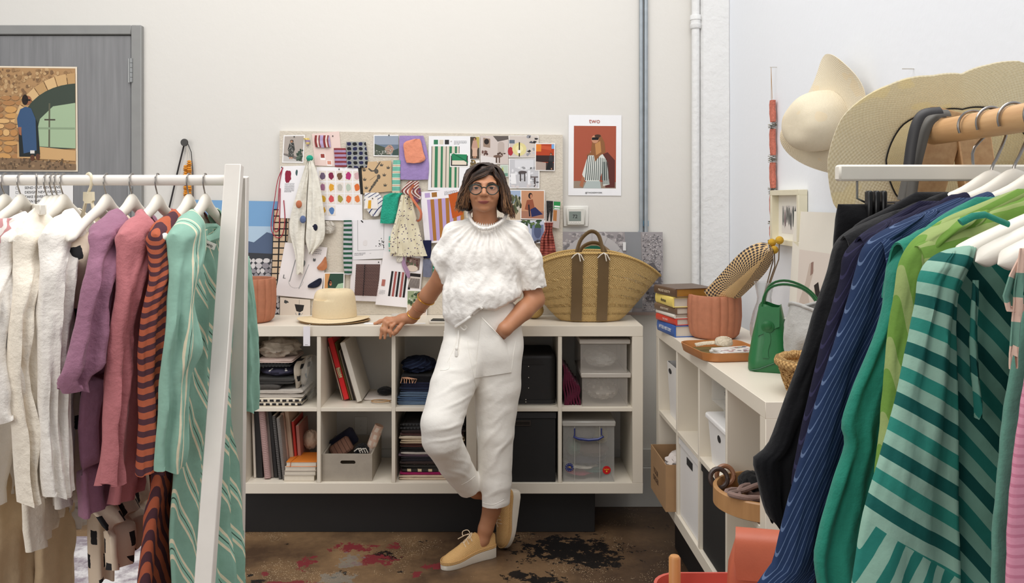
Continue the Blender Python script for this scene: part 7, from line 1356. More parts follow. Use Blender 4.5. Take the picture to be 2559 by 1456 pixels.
# ================================================================== the person
from mathutils.bvhtree import BVHTree
class Field:
    def __init__(s, lo, hi, h, axes=None):
        if axes: s.a = [np.array(a, float) for a in axes]
        else: s.a = [lo[k]+h*np.arange(int(math.ceil((hi[k]-lo[k])/h))+1) for k in range(3)]
        s.n = np.array([len(a) for a in s.a])
        s.F = np.full(tuple(s.n), 1.0, np.float32)
    def win(s, lo, hi, m):
        i0 = np.array([np.searchsorted(s.a[k], lo[k]-m) for k in range(3)]); i1 = np.array([np.searchsorted(s.a[k], hi[k]+m) for k in range(3)])
        if np.any(i1 <= i0): return None
        sl = tuple(slice(a, b) for a, b in zip(i0, i1)); g = np.meshgrid(*[s.a[k][sl[k]] for k in range(3)], indexing='ij', sparse=True); return sl, g
    def comb(s, sl, d, k, op):
        A = s.F[sl]; d = d.astype(np.float32)
        if op == 'sub': d = -d; h = np.clip(.5-.5*(d-A)/-k, 0, 1) if False else np.clip(.5+.5*(d-A)/k, 0, 1); s.F[sl] = A*(1-h)+d*h+k*h*(1-h); return
        h = np.clip(.5+.5*(d-A)/k, 0, 1); s.F[sl] = d*(1-h)+A*h-k*h*(1-h)
    def ell(s, c, r, k=.02, op='add', rot=None):
        c = np.array(c, float); r = np.array(r, float); m = max(r); w_ = s.win(c-m, c+m, k+.03)
        if not w_: return s
        sl, g = w_; q = [g[i]-c[i] for i in range(3)]
        if rot is not None:
            Rm = np.array(rot).T; q = [Rm[i][0]*q[0]+Rm[i][1]*q[1]+Rm[i][2]*q[2] for i in range(3)]
        k0 = np.sqrt(sum((q[i]/r[i])**2 for i in range(3))); k1 = np.sqrt(sum((q[i]/r[i]**2)**2 for i in range(3)))+1e-9
        s.comb(sl, k0*(k0-1)/k1, k, op); return s
    def cap(s, a, b, ra, rb, k=.02, op='add', sq=None):
        a = np.array(a, float); b = np.array(b, float); m = max(ra, rb); w_ = s.win(np.minimum(a, b)-m, np.maximum(a, b)+m, k+.03)
        if not w_: return s
        sl, g = w_; ab = b-a; L = ab@ab+1e-12; t = np.clip(sum((g[i]-a[i])*ab[i] for i in range(3))/L, 0, 1)
        d = np.sqrt(sum((g[i]-a[i]-t*ab[i])**2*(sq[i] if sq else 1) for i in range(3)))-(ra+(rb-ra)*t); s.comb(sl, d, k, op); return s
    def chain(s, pts, rs, k=.02, op='add', sq=None):
        for i in range(len(pts)-1): s.cap(pts[i], pts[i+1], rs[i], rs[i+1], k if i == 0 else .012, op, sq)
        return s
    def cut(s, fn):
        g = np.meshgrid(*s.a, indexing='ij', sparse=True); s.F = np.maximum(s.F, fn(*g).astype(np.float32)); return s
    def mesh(s):
        F_ = s.F; n = F_.shape; ins = F_ < 0; c = np.zeros(tuple(x-1 for x in n), np.int8)
        for dx in (0, 1):
            for dy in (0, 1):
                for dz in (0, 1): c += ins[dx:n[0]-1+dx, dy:n[1]-1+dy, dz:n[2]-1+dz]
        act = (c > 0) & (c < 8); idx = np.full(c.shape, -1, np.int64); I = np.argwhere(act); idx[act] = np.arange(len(I))
        P_ = np.zeros((len(I), 3)); W_ = np.zeros(len(I)); cs = [(x, y, z) for x in (0, 1) for y in (0, 1) for z in (0, 1)]
        for a in cs:
            for ax in range(3):
                if a[ax]: continue
                b = list(a); b[ax] = 1; fa = F_[I[:, 0]+a[0], I[:, 1]+a[1], I[:, 2]+a[2]]; fb = F_[I[:, 0]+b[0], I[:, 1]+b[1], I[:, 2]+b[2]]
                m = (fa < 0) != (fb < 0); t = np.where(m, fa/(fa-fb+1e-12), 0); p = np.tile(np.array(a, float), (len(I), 1)); p[:, ax] = t; P_ += p*m[:, None]; W_ += m
        P_ = P_/np.maximum(W_, 1)[:, None]; V = np.stack([s.a[k][I[:, k]]+P_[:, k]*(s.a[k][I[:, k]+1]-s.a[k][I[:, k]]) for k in range(3)], 1); Q = []
        for ax in range(3):
            u, v = (ax+1) % 3, (ax+2) % 3; A = [slice(0, n[k]) for k in range(3)]; B = list(A); A[ax] = slice(0, n[ax]-1); B[ax] = slice(1, n[ax])
            sa, sb = ins[tuple(A)], ins[tuple(B)]; E = np.argwhere(sa != sb); E = E[(E[:, u] > 0) & (E[:, v] > 0) & (E[:, u] < n[u]-1) & (E[:, v] < n[v]-1)]
            def cell(du, dv):
                e = E.copy(); e[:, u] -= du; e[:, v] -= dv; return idx[e[:, 0], e[:, 1], e[:, 2]]
            q = np.stack([cell(1, 1), cell(0, 1), cell(0, 0), cell(1, 0)], 1); fl = ~sa[E[:, 0], E[:, 1], E[:, 2]]; q[fl] = q[fl][:, ::-1]; Q.append(q)
        Q = np.concatenate(Q); Q = Q[(Q >= 0).all(1)]; return V, Q
def vnormals(V, Q):
    n = np.cross(V[Q[:, 2]]-V[Q[:, 0]], V[Q[:, 3]]-V[Q[:, 1]]); N = np.zeros_like(V)
    for k in range(4): np.add.at(N, Q[:, k], n)
    return N/(np.linalg.norm(N, axis=1)[:, None]+1e-12)
def relax(V, Q, it=1, lam=.5):
    for _ in range(it):
        S = np.zeros_like(V); C = np.zeros(len(V))
        for a, b in ((0, 1), (1, 2), (2, 3), (3, 0)):
            np.add.at(S, Q[:, a], V[Q[:, b]]); np.add.at(C, Q[:, a], 1); np.add.at(S, Q[:, b], V[Q[:, a]]); np.add.at(C, Q[:, b], 1)
        V = V*(1-lam)+lam*S/np.maximum(C, 1)[:, None]
    return V
def mkmesh(name, V, Q, mats, parent, mi=None):
    me = bpy.data.meshes.new(name); me.from_pydata(V.tolist(), [], Q.tolist())
    for m in mats: me.materials.append(m)
    if mi is not None: me.polygons.foreach_set('material_index', mi.astype(np.int32))
    me.shade_smooth(); me.update(); o = bpy.data.objects.new(name, me); COL.objects.link(o)
    if parent: o.parent = parent; o.matrix_parent_inverse = Matrix.Translation(parent.location).inverted()
    return o
def proj(tree, px, py, off=.003):
    c = Vector((0, 0, CH)); d = (P(px, py, 1)-c).normalized(); h = tree.ray_cast(c, d)
    return (h[0]-d*off) if h[0] else P(px, py, 3.7)
PP = lambda x, y, d: np.array(P(x, y, d))
person = thing('person', 'person in white blouse, white trousers and straw shoes leaning on the shelf', 'person', P(1200, 1400, 3.66)-Vector((0, 0, P(1200, 1400, 3.66).z)))
t = NT('skin'); t.color(t.mix(t.noise(14, 3), lin((176, 118, 84)), lin((198, 142, 106)))); t.rough(.48); t.b.inputs['Subsurface Weight'].default_value = .06; t.b.inputs['Subsurface Radius'].default_value = (.012, .005, .003); t.b.inputs['Subsurface Scale'].default_value = 1; t.bump(t.noise(300, 2), .06, .001); m_skin = t.m
m_lip = mat('lips', (158, 84, 76), .4, .05, 60); Hc = PP(1210.5, 470, 3.66)
def H(x, y, z): return Hc+np.array((x, y, z))
# --- one continuous body: fine grid planes through face and hand, coarser elsewhere
def axis(a, b, fine, hf, hc):
    out = [a]
    while out[-1] < b: x = out[-1]; out.append(x+(hf if any(p <= x < q for p, q in fine) else hc))
    return out
zk = lambda py, d=3.9: P(0, py, d).z
f = Field(None, None, 0, (axis(P(925, 0, 3.96).x, .30, [(P(925, 0, 3.96).x, P(1020, 0, 3.9).x), (-.13, .03)], .0024, .0045), axis(3.42, 4.0, [(3.535, 3.63), (3.87, 3.985)], .0024, .0045), axis(.0, 1.70, [(zk(852), zk(785)), (1.535, 1.66)], .0023, .0046)))
f.ell(H(0, .02, .028), (.073, .092, .078)).ell(H(0, -.014, -.02), (.063, .074, .083), .03).ell(H(0, -.02, -.060), (.050, .061, .046), .025).ell(H(0, -.068, -.089), (.020, .016, .015), .02)
for s_ in (-1, 1): f.ell(H(s_*.037, -.052, -.030), (.026, .026, .026), .02).cap(H(s_*.014, -.082, .021), H(s_*.045, -.070, .022), .009, .008, .016).ell(H(s_*.0325, -.098, .003), (.017, .017, .011), .014, 'sub').ell(H(s_*.0330, -.0700, .0010), (.0165, .0138, .0132), .005)
for s_ in (-1, 1): f.ell(H(s_*.0330, -.0840, -.0002), (.0128, .013, .0036), .0025, 'sub')
f.cap(H(0, -.084, .012), H(0, -.1035, -.026), .0075, .0115, .012)
for s_ in (-1, 1): f.ell(H(s_*.0115, -.094, -.0295), (.0085, .0105, .0075), .007).ell(H(s_*.0065, -.1, -.0378), (.0035, .005, .003), .003, 'sub')
f.ell(H(0, -.079, -.052), (.028, .014, .018), .016)
for s_ in (-1, 1): f.cap(H(s_*.024, -.0905, -.036), H(s_*.034, -.080, -.050), .002, .0015, .012, 'sub')
f.chain([H(0, .02, -.06), H(.001, .025, -.115), H(.004, .035, -.17)], [.054, .051, .056], .02).ell(H(.004, .052, -.225), (.115, .068, .075), .04)
# torso, hips and legs inside the clothes
f.ell(PP(1208, 650, 3.72), (.135, .085, .15), .04).ell(PP(1207, 760, 3.72), (.13, .09, .13), .05).ell(PP(1207, 860, 3.72), (.15, .095, .12), .04)
f.chain([PP(1238, 890, 3.72), PP(1241, 980, 3.71), PP(1238, 1090, 3.70), PP(1236, 1190, 3.705), PP(1229, 1270, 3.705), PP(1214, 1320, 3.705), PP(1206, 1348, 3.703), PP(1184, 1377, 3.682)], [.085, .072, .056, .050, .040, .033, .030, .022], .03)
f.chain([PP(1168, 890, 3.69), PP(1132, 970, 3.61), PP(1106, 1070, 3.525), PP(1135, 1150, 3.60), PP(1168, 1199, 3.70), PP(1190, 1224, 3.75), PP(1236, 1236, 3.79), PP(1266, 1258, 3.815), PP(1262, 1310, 3.81)], [.085, .068, .056, .050, .040, .036, .033, .034, .028], .02)
# right arm and hand resting on the shelf edge
sh, el, wr = PP(1138, 592, 3.71), PP(1101, 697, 3.765), PP(1029, 793, 3.905)
f.cap(PP(1208, 600, 3.725), sh, .06, .05, .04).chain([sh, el, el*.6+wr*.4, wr], [.050, .041, .039, .026], .02)
kn = PP(984, 800, 3.925); f.cap(wr, wr*.4+kn*.6, .0255, .0225, .02).cap(wr*.55+kn*.45+np.array((0, .012, 0)), kn+np.array((0, .018, .0)), .0195, .0155, .018).cap(wr*.5+kn*.5+np.array((0, -.012, -.003)), kn+np.array((.006, -.018, -.004)), .0195, .015, .018)
fing = [([(984, 795, 3.955), (966, 796.5, 3.965), (950, 803, 3.962), (936, 808, 3.955)], .0084), ([(979, 797, 3.925), (962, 803, 3.905), (955, 822, 3.893), (950.5, 845, 3.892)], .0088), ([(983, 801, 3.908), (969, 808, 3.893), (964, 826, 3.888), (961.5, 845, 3.887)], .0083), ([(990, 806, 3.898), (979, 815, 3.886), (975.5, 829, 3.884), (976, 840, 3.884)], .0074), ([(1008, 806, 3.895), (997, 819, 3.880), (990, 828, 3.876), (985, 835, 3.878)], .0094)]
for pts, r in fing: f.chain([PP(*p) for p in pts], [r*1.12, r, r*.93, r*.76], .004)
# left arm, hand in the pocket
sh2, el2, wr2 = PP(1292, 592, 3.72), PP(1337, 748, 3.73), PP(1262, 822, 3.585)
f.cap(PP(1208, 600, 3.725), sh2, .06, .05, .04).chain([sh2, el2, el2*.62+wr2*.38, wr2, PP(1242, 846, 3.64), PP(1222, 880, 3.66)], [.052, .043, .042, .030, .027, .03], .02)
Vh, Qh = f.mesh(); V0 = relax(Vh, Qh, 1, .35); hm = (Vh[:, 2] > 1.545) | (Vh[:, 0] < -.45); Vh = np.where(hm[:, None], Vh*.45+V0*.55, relax(V0, Qh, 2, .5)); cen = Vh[Qh].mean(1)-Hc
body = mkmesh('body', Vh, Qh, [m_skin], person)
head_t = BVHTree.FromPolygons([Vector(v) for v in Vh], Qh.tolist())
# --- lips
def lipf(top):
    def fn(u, v):
        x = (u-.5)*2; m0 = 504.2-1.0*x*x-.3*x; t_ = (500.6+.9*math.exp(-(x/.13)**2)+2.6*x*x) if top else (509.6-4.6*x*x); q = math.sqrt(max(0, 1-x*x)); y = m0+(t_-m0)*v*min(1, q*1.4)
        return proj(head_t, 1208.5+x*14.5, y, .0004+.0030*math.sin(PI*(.25+.75*v))*q)
    return fn
lp_ = MB(); lp_.grid(lipf(True), 24, 6); lp_.grid(lipf(False), 24, 6); lp_.build('lips', m_lip, person, 80)
MB().tube([lipf(True)(i/20, 0)+Vector((0, -.0008, 0)) for i in range(21)], [.0004+.0006*math.sin(PI*i/20) for i in range(21)], 5).build('mouth_line', mat('mouth_dark', (96, 46, 42), .5, 0), person)
# --- eyes, brows
m_eyew = mat('eye_white', (206, 194, 186), .3, 0); m_iris = mat('iris_brown', (22, 13, 10), .9, 0, spec=0); m_brow = mat('brow', (58, 40, 32), .8, .1)
for s_ in (-1, 1):
    c = Vector(H(s_*.033, -.0700, .0002)); e = MB().sphere(c, .0120, 14).build('eye', m_eyew, person); MB().sphere(c+Vector((-.0006, -.0084, .0002)), (.0074, .0056, .0074), 10).build('iris', m_iris, e)
    mb = MB(); mb.tube([proj(head_t, Hc_x, y, .001) for Hc_x, y in [(1210.5+s_*a, b) for a, b in ((8, 459.5), (14, 456.5), (21, 456), (28, 460))]], [.0022, .003, .0027, .0012], 6, flat=.8); mb.build('eyebrow', m_brow, person)
# --- glasses
gl = MB(); m_gf = mat('dark_green_acetate', (30, 40, 36), .2, 0); gf = None
for s_ in (-1, 1):
    c = Vector(H(s_*.0355, -.100+.004, -.006)); pts = [c+Vector((.0265*math.cos(t), .006*abs(math.cos(t))*(1 if math.cos(t)*s_ > 0 else 0), .0215*math.sin(t)+.0012*math.cos(2*t))) for t in [2*PI*i/40 for i in range(40)]]
    gl.tube(pts, [.0022+.0014*max(0, math.sin(2*PI*i/40)) for i in range(40)], 8, closed=True)
    gl.tube([c+Vector((s_*.026, .006, .012)), c+Vector((s_*.032, .02, .012)), c+Vector((s_*.036, .10, .006))], .0022, 6)
gl.tube([Vector(H(-.0095, -.097, -.001)), Vector(H(0, -.100, .003)), Vector(H(.0095, -.097, -.001))], .0024, 8)
gls = gl.build('glasses', m_gf, person)
m_lens = mat('lens_glass', (240, 240, 240), .02, 0, alpha=.03, spec=.4)
for s_ in (-1, 1): MB().prism([(.026*math.cos(t), .021*math.sin(t)) for t in [2*PI*i/30 for i in range(30)]], lambda a, b, e, s_=s_: Vector(H(s_*.0355+a, -.096-e, -.006+b)), .001).build('lens', m_lens, gls)
# --- hair
f = Field(H(-.155, -.12, -.16), H(.155, .15, .145), .0034)
f.ell(H(0, .022, .028), (.079, .097, .083), .01).chain([H(0, .08, .02), H(0, .085, -.08)], [.065, .05], .03)
f.chain([H(-.03, -.02, .084), H(-.070, -.02, .03), H(-.088, -.004, -.035), H(-.094, 0, -.082)], [.018, .020, .025, .020], .02).chain([H(-.05, .05, .06), H(-.08, .05, -.02), H(-.075, .05, -.08)], [.03, .03, .022], .03)
f.chain([H(.045, -.02, .080), H(.074, -.02, .03), H(.090, -.002, -.045), H(.096, .004, -.096)], [.016, .018, .024, .020], .02).chain([H(.05, .05, .06), H(.08, .05, -.02), H(.078, .05, -.085)], [.03, .03, .022], .03)
f.chain([H(.035, -.052, .082), H(-.005, -.066, .078), H(-.043, -.063, .050), H(-.062, -.05, .0), H(-.068, -.04, -.05)], [.012, .015, .016, .015, .014], .015)
f.ell(H(.0, -.10, -.055), (.055, .07, .065), .012, 'sub').ell(H(.012, -.10, .02), (.045, .05, .048), .012, 'sub')
Vr, Qr = f.mesh(); Vr = relax(Vr, Qr, 2); N = vnormals(Vr, Qr)
dsp = np.array([noise.noise((v[0]*60, v[1]*40, v[2]*16))*.003 for v in (Vr-Hc)]); Vr = Vr+N*dsp[:, None]
t = NT('hair'); nz = t.noise(1.0, 4, None); mp = t.n('ShaderNodeMapping'); mp.inputs['Scale'].default_value = (170, 170, 22); t.l(t.obj(), mp.inputs[0]); nz = t.noise(1.0, 4, mp.outputs[0]); at = t.n('ShaderNodeAttribute', attribute_name='Col')
t.color(t.mix(nz, lin((22, 16, 14)), lin((62, 44, 34)))); t.rough(.42); m_hair = t.m
t = NT('hair_strand'); at = t.n('ShaderNodeAttribute', attribute_name='Col'); t.color(at.outputs['Color']); t.rough(.4); m_strand = t.m
hair = mkmesh('hair', Vr, Qr, [m_hair], person); hair_t = BVHTree.FromPolygons([Vector(v) for v in Vr], Qr.tolist())
rgk = random.Random(77); mb = MB(); cols = [(38, 28, 25), (58, 42, 34), (84, 60, 44), (112, 80, 56), (150, 108, 74), (176, 132, 92)]
def sidepath(sd, fy, k):
    # root at the parting, sweeping down the side; fy -1 front .. 1 back
    g = fy+1; root = (.030+rgk.uniform(-.006, .006), -.050+.062*g, .110-.022*fy*fy)
    if sd < 0: pts = [root, (-.018, -.078+.070*g, .104-.012*g), (-.062, -.080+.075*g, .060), (-.086, -.070+.075*g, .0), (-.108, -.060+.07*g, -.05), (-.112-.016*k, -.05+.062*g, -.085-.032*k)]
    else: pts = [root, (.060, -.066+.065*g, .086), (.083, -.066+.07*g, .03), (.098, -.058+.07*g, -.03), (.116, -.05+.065*g, -.08), (.112+.022*k, -.04+.06*g, -.112-.032*k)]
    if fy > 1: pass
    return pts
def fringe(sd, k):
    if sd < 0: return [(.036, -.056, .098-.018*k), (.006, -.083, .090-.036*k), (-.040, -.084, .063-.027*k), (-.066, -.072, .018-.012*k), (-.082, -.062, -.04), (-.094-.01*k, -.055, -.09)]
    return [(.034, -.056, .098-.016*k), (.050, -.071, .078-.026*k), (.069, -.066, .044-.016*k), (.082, -.058, -.005), (.094, -.052, -.06), (.102, -.045, -.115)]
for i in range(1230):
    sd = -1 if i % 2 else 1; fy = rgk.uniform(-1, .9)**1; k = rgk.random(); pts = sidepath(sd, fy, k) if i < 850 else fringe(sd, k*1.1); ins = rgk.uniform(.86, 1.03); ph = rgk.uniform(0, 6.28); amp = rgk.uniform(.003, .010); n = 22; out = []
    for j, q in enumerate(cr(pts, n)):
        tt = j/(n-1); q = np.array(q); q[:2] *= (1-(1-ins)*min(1, tt*2)); wv = amp*tt*tt*1.6
        q += np.array((math.sin(tt*11+ph)*wv, math.cos(tt*9+ph)*wv, math.sin(tt*7+ph)*wv*.6)); q = Vector(H(*q)); hn = hair_t.find_nearest(q)
        if hn[0] is not None and (q-hn[0]).dot(hn[1]) < .0015 and tt < .93: q = hn[0]+hn[1]*rgk.uniform(.0008, .0035)
        out.append(q)
    L = rgk.uniform(.88, 1.0); out = out[:max(8, int(n*L))]; m_ = len(out); b0 = len(mb.f); r0 = rgk.uniform(.0013, .0026)
    mb.tube(out, [r0*(.5+.5*min(1, 5*j/m_))*(1-(j/m_)**3*.8) for j in range(m_)], 5); ci = rgk.choice([0, 0, 0, 1, 1, 2]); hi = rgk.choice([1, 2, 2, 3, 4, 5, 5]); nf_ = len(mb.f)-b0
    for q in range(nf_):
        ring = min(1, q/max(1, (nf_-2))); w_ = max(0, ring-.35)/.65; c = [cols[ci][z]*(1-w_)+cols[hi][z]*w_ for z in range(3)]; mb.c[b0+q] = lin(c)
mb.hasc = True; st = mb.build('hair_strands', m_strand, person, 80); st['kind'] = 'stuff'
# --- trousers
m_wt = cloth('white_cotton_twill', (250, 246, 238), .25, 16, .015, .8)
f = Field(PP(1040, 1300, 3.5)-np.array((.0, .08, 0)), PP(1330, 745, 3.85)+np.array((.02, .07, 0)), .0055)
f.ell(PP(1207, 850, 3.715), (.178, .125, .17), .02).ell(PP(1207, 790, 3.715), (.168, .118, .10), .04)
f.chain([PP(1238, 880, 3.71), PP(1243, 965, 3.705), PP(1238, 1080, 3.69), PP(1237, 1200, 3.695), PP(1233, 1285, 3.70)], [.120, .104, .081, .0725, .066], .03, 'add', (1, .8, 1))
f.chain([PP(1163, 885, 3.68), PP(1130, 965, 3.60), PP(1103, 1058, 3.515), PP(1104, 1096, 3.515), PP(1135, 1155, 3.60), PP(1180, 1226, 3.72)], [.115, .095, .086, .082, .070, .056], .012)
# hems
zh = P(1233, 1272, 3.70).z
ax_ = PP(1180, 1226, 3.72)-PP(1135, 1155, 3.60); ax_ /= np.linalg.norm(ax_); hp = PP(1174, 1216, 3.70)
def hemcut(X, Y, Z):
    a = np.where((X-P(1215, 0, 3.7).x) > -.012, zh-Z+ (X-P(1233, 0, 3.7).x)*.25, -1.0); b = (X-hp[0])*ax_[0]+(Y-hp[1])*ax_[1]+(Z-hp[2])*ax_[2]; b = np.where((X-P(1205, 0, 3.7).x < .0) & (Z < P(0, 1130, 3.7).z), b, -1.0); return np.maximum(a, b)
f.cut(hemcut)
f.cap(PP(1233, 1230, 3.70), PP(1233, 1300, 3.70), .052, .055, .006, 'sub', (1, .8, 1)); f.cap(PP(1160, 1194, 3.68), PP(1182, 1229, 3.725), .042, .045, .006, 'sub')
Vp, Qp = f.mesh(); Vp = relax(Vp, Qp, 2); N = vnormals(Vp, Qp)
def wr_(v):
    x, y, z = v; px = CX+x*F/y; py = CY+(CH-z)*F/y; a = 0
    a += .0018*noise.noise((x*9, y*9, z*9))+.0012*noise.noise((x*30, y*30, z*18)); 
    # radiating creases: crotch, knee folds, ankle breaks
    for (cx_, cy_, sx, sy, fr_, an, am) in ((1165, 985, 70, 60, .16, .45, .006), (1130, 1085, 45, 40, .2, .25, .008), (1238, 1130, 50, 70, .14, .9, .006), (1235, 1030, 50, 60, .1, .6, .004), (1190, 900, 90, 40, .12, .2, .004), (1160, 1180, 40, 50, .2, -.4, .005), (1238, 1215, 45, 50, .16, .5, .004)):
        g = math.exp(-((px-cx_)/sx)**2-((py-cy_)/sy)**2)
        if g > .02: c = math.sin((py-cy_)*fr_*math.cos(an)+(px-cx_)*fr_*math.sin(an)+1.5*noise.noise((px*.02, py*.02, 1))); a += .55*am*g*(max(0, c)**2.2*1.6-.4)*(.6+.8*noise.noise((px*.013, py*.013, 5)))
    return a
Vp = Vp+N*np.array([wr_(v) for v in Vp])[:, None]
pants = mkmesh('trousers', Vp, Qp, [m_wt], person); pt = BVHTree.FromPolygons([Vector(v) for v in Vp], Qp.tolist())
def seam(pts, r=.0016, off_=.0006, nm='seam', m=None, n=30, par=None): return MB().tube([proj(pt, x, y, off_) for x, y in cr(pts, n)], r, 6).build(nm, m or m_wt, par or pants)
pk = MB(); pq = [(1203, 792), (1264, 856), (1278, 930), (1187, 944)]
def pkf(u, v):
    a = np.array((1203+u*61, 792+u*64.)); b = np.array((1187+u*91, 944-u*14.)); q = a*(1-v)+b*v; return proj(pt, q[0], q[1], .005+.030*math.sin(PI*u)**.8*(1-v)**1.6)
pk.grid(pkf, 16, 16, -.002).build('pocket', m_wt, pants, 80); MB().tube([pkf(i/14, 0) for i in range(15)], .0022, 6).build('seam', m_wt, pants); seam([(1187, 944), (1230, 938), (1278, 930)]); seam([(1278, 930), (1284, 880), (1290, 850)]); seam([(1190, 944), (1186, 1000), (1196, 1090)], .0012)
seam([(1168, 850), (1172, 880), (1182, 930), (1190, 965)], .0018); seam([(1135, 870), (1125, 890), (1122, 920), (1100, 925)], .0012); seam([(1205, 1256), (1233, 1260), (1259, 1248)], .0009, .0002); seam([(1153, 1211), (1170, 1202), (1187, 1189)], .0009, .0002); seam([(1130, 800), (1140, 850), (1118, 905)], .0012)
# --- blouse
t = NT('crinkled_white_cotton'); t.color(lin((250, 246, 240))); t.rough(.8); t.b.inputs['Specular IOR Level'].default_value = .2; n_ = t.noise(55, 6, None, .65); t.bump(n_, .55, .006); m_bl_ = t.m
f = Field(PP(1060, 850, 3.6)-np.array((.0, .14, 0)), PP(1375, 512, 3.8)+np.array((.0, .12, 0)), .0048)
f.ell(PP(1207, 650, 3.705), (.172, .118, .17), .02).ell(PP(1203, 735, 3.69), (.178, .138, .115), .05).ell(PP(1190, 780, 3.675), (.150, .120, .09), .04)
f.cap(PP(1140, 588, 3.715), PP(1288, 588, 3.715), .056, .058, .04).ell(PP(1214, 572, 3.715), (.10, .085, .06), .03)
f.chain([PP(1140, 596, 3.715), PP(1115, 640, 3.72), PP(1096, 680, 3.735)], [.060, .062, .055], .03).chain([PP(1290, 596, 3.715), PP(1318, 650, 3.72), PP(1332, 712, 3.725)], [.060, .064, .058], .03)
xs = np.array([1060, 1104, 1130, 1160, 1200, 1215, 1240, 1295, 1400]); ys = np.array([836, 836, 824, 804, 770, 772, 772, 744, 744])
def bcut(X, Y, Z):
    px = CX+X*F/Y; py = CY+(CH-Z)*F/Y; yb = np.interp(px, xs, ys); tor = np.where((px > 1103) & (px < 1302), (py-yb)/565., -1.0)
    # sleeve hems
    l1 = ((px-1078)*.0-(1)*0); a = np.where(px <= 1106, ((py-655)*.49-(px-1079)*.87*-1*-1)/565., -1.0); a = np.where((px <= 1106), ((py-655)-(px-1079)*1.75)*.5/565., -1.0); b = np.where(px >= 1300, ((py-736)+(px-1301)*.22)*.97/565., -1.0)
    a = np.where(py > 640, a, -1.); return np.maximum(np.maximum(tor, a), b)
f.cut(bcut)
f.ell(PP(1216, 533, 3.69), (.074, .080, .060), .008, 'sub').chain([PP(1105, 668, 3.74), PP(1082, 706, 3.78)], [.046, .052], .008, 'sub').chain([PP(1328, 690, 3.725), PP(1340, 760, 3.725)], [.047, .056], .008, 'sub')
Vb, Qb = f.mesh(); Vb = relax(Vb, Qb, 2); N = vnormals(Vb, Qb); nc = PP(1216, 548, 3.70)
def wrb(v):
    x, y, z = v; d = v-nc; r = math.sqrt(d[0]**2+d[1]**2*1.0+d[2]**2); a = math.atan2(d[0], -d[2]*.8-d[1]*.6); o = 0
    env = math.exp(-((r-.09)/.085)**2) if r > .09 else 1; o += .007*env*math.sin(a*36+2*noise.noise((x*20, y*20, z*20)))+.004*math.exp(-((r-.2)/.1)**2)*math.sin(a*21+1)
    low = max(0, min(1, (1.45-z)/.15)); o += .0065*low*noise.noise((x*12, y*12, z*5))+.0055*noise.noise((x*30, y*30, z*12))*(.4+low)+.0035*abs(noise.noise((x*40, y*40, z*34)))*(.3+low); return o
Vb = Vb+N*np.array([wrb(v) for v in Vb])[:, None]
blouse = mkmesh('blouse', Vb, Qb, [m_bl_], person); bt = BVHTree.FromPolygons([Vector(v) for v in Vb], Qb.tolist())
fp = [(1173, 540, 3.675), (1180, 556, 3.635), (1194, 568, 3.607), (1211, 572.5, 3.60), (1232, 568, 3.607), (1252, 556, 3.635), (1263, 543, 3.675), (1262, 530, 3.74), (1240, 520, 3.785), (1216, 517, 3.795), (1192, 520, 3.785), (1175, 530, 3.735)]
rg_ = random.Random(4); n = 420; loop = []
for i in range(n):
    t_ = i/n*len(fp); k = int(t_); u = t_-k; a, b, c, d = [np.array(P(*fp[(k+j) % len(fp)])) for j in (-1, 0, 1, 2)]; q = .5*((2*b)+(c-a)*u+(2*a-5*b+4*c-d)*u*u+(3*b-a-3*c+d)*u**3); loop.append(Vector(q)+Vector((0, -.002*math.sin(i*.75), .0035*math.sin(i*.75))))
MB().tube(loop, [.0064+.0018*math.sin(i*.75+.6) for i in range(n)], 8, closed=True).build('neck_frill', m_bl_, blouse)
# hem band and drawstring with tassel
hb = [(1108, 833), (1130, 822), (1160, 803), (1185, 783), (1202, 771)]; MB().tube([proj(bt, x+2, y-3, .002) for x, y in cr(hb, 24)], .006, 8, flat=.6).build('hem_band', m_bl_, blouse)
ds_ = [proj(pt, x, y, o_2) for x, y, o_2 in ((1150, 816, .02), (1160, 824, .016), (1166, 818, .014), (1160, 812, .02))]; MB().tube([Vector(q) for q in cr(ds_, 14)], .0035, 7).build('cord_loop', m_wt, pants)
MB().tube([proj(pt, x, y, .012) for x, y in ((1146, 825), (1145, 845), (1142, 868))], .0032, 7).build('cord', m_wt, pants); p = proj(pt, 1141, 872, .012); MB().lathe([(0, .008), (.006, .007), (.007, 0), (.005, -.003), (.0085, -.02), (.008, -.03), (0, -.03)], p, 12).build('tassel', m_wt, pants)
# bracelets
m_gold = mat('gold', (214, 160, 70), .25, 0, metal=.9)
def bangle(t_, r, th, m, nm):
    a = el*(1-t_)+wr*t_; ax = Vector(wr-el).normalized(); u = ax.orthogonal().normalized(); v = ax.cross(u); MB().tube([Vector(a)+u*r*math.cos(q)+v*r*math.sin(q)+ax*.006*math.sin(q) for q in [2*PI*i/32 for i in range(32)]], th, 8, closed=True).build(nm, m, person)
bangle(.50, .0415, .0028, m_gold, 'bangle'); bangle(.74, .0345, .0016, mat('tan_thread', (170, 110, 80), .6), 'bracelet'); bangle(.93, .0305, .0026, m_gold, 'bangle')
for pp, r in (((976, 798, 3.957), .0102), ((957, 816, 3.897), .0105)): 
    c = P(*pp); MB().tube([c+Vector((0, r*math.cos(q), r*math.sin(q))) for q in [2*PI*i/20 for i in range(20)]], .0014, 6, closed=True).build('ring', m_gold, person)
MB().tube([proj(head_t, x, y, .0012) for x, y in cr([(1181, 538), (1186, 552), (1196, 562)], 10)], .0007, 5).build('necklace', m_gold, person); MB().tube([proj(head_t, x, y, .0012) for x, y in cr([(1247, 540), (1242, 550), (1234, 558)], 10)], .0007, 5).build('necklace', m_gold, person)
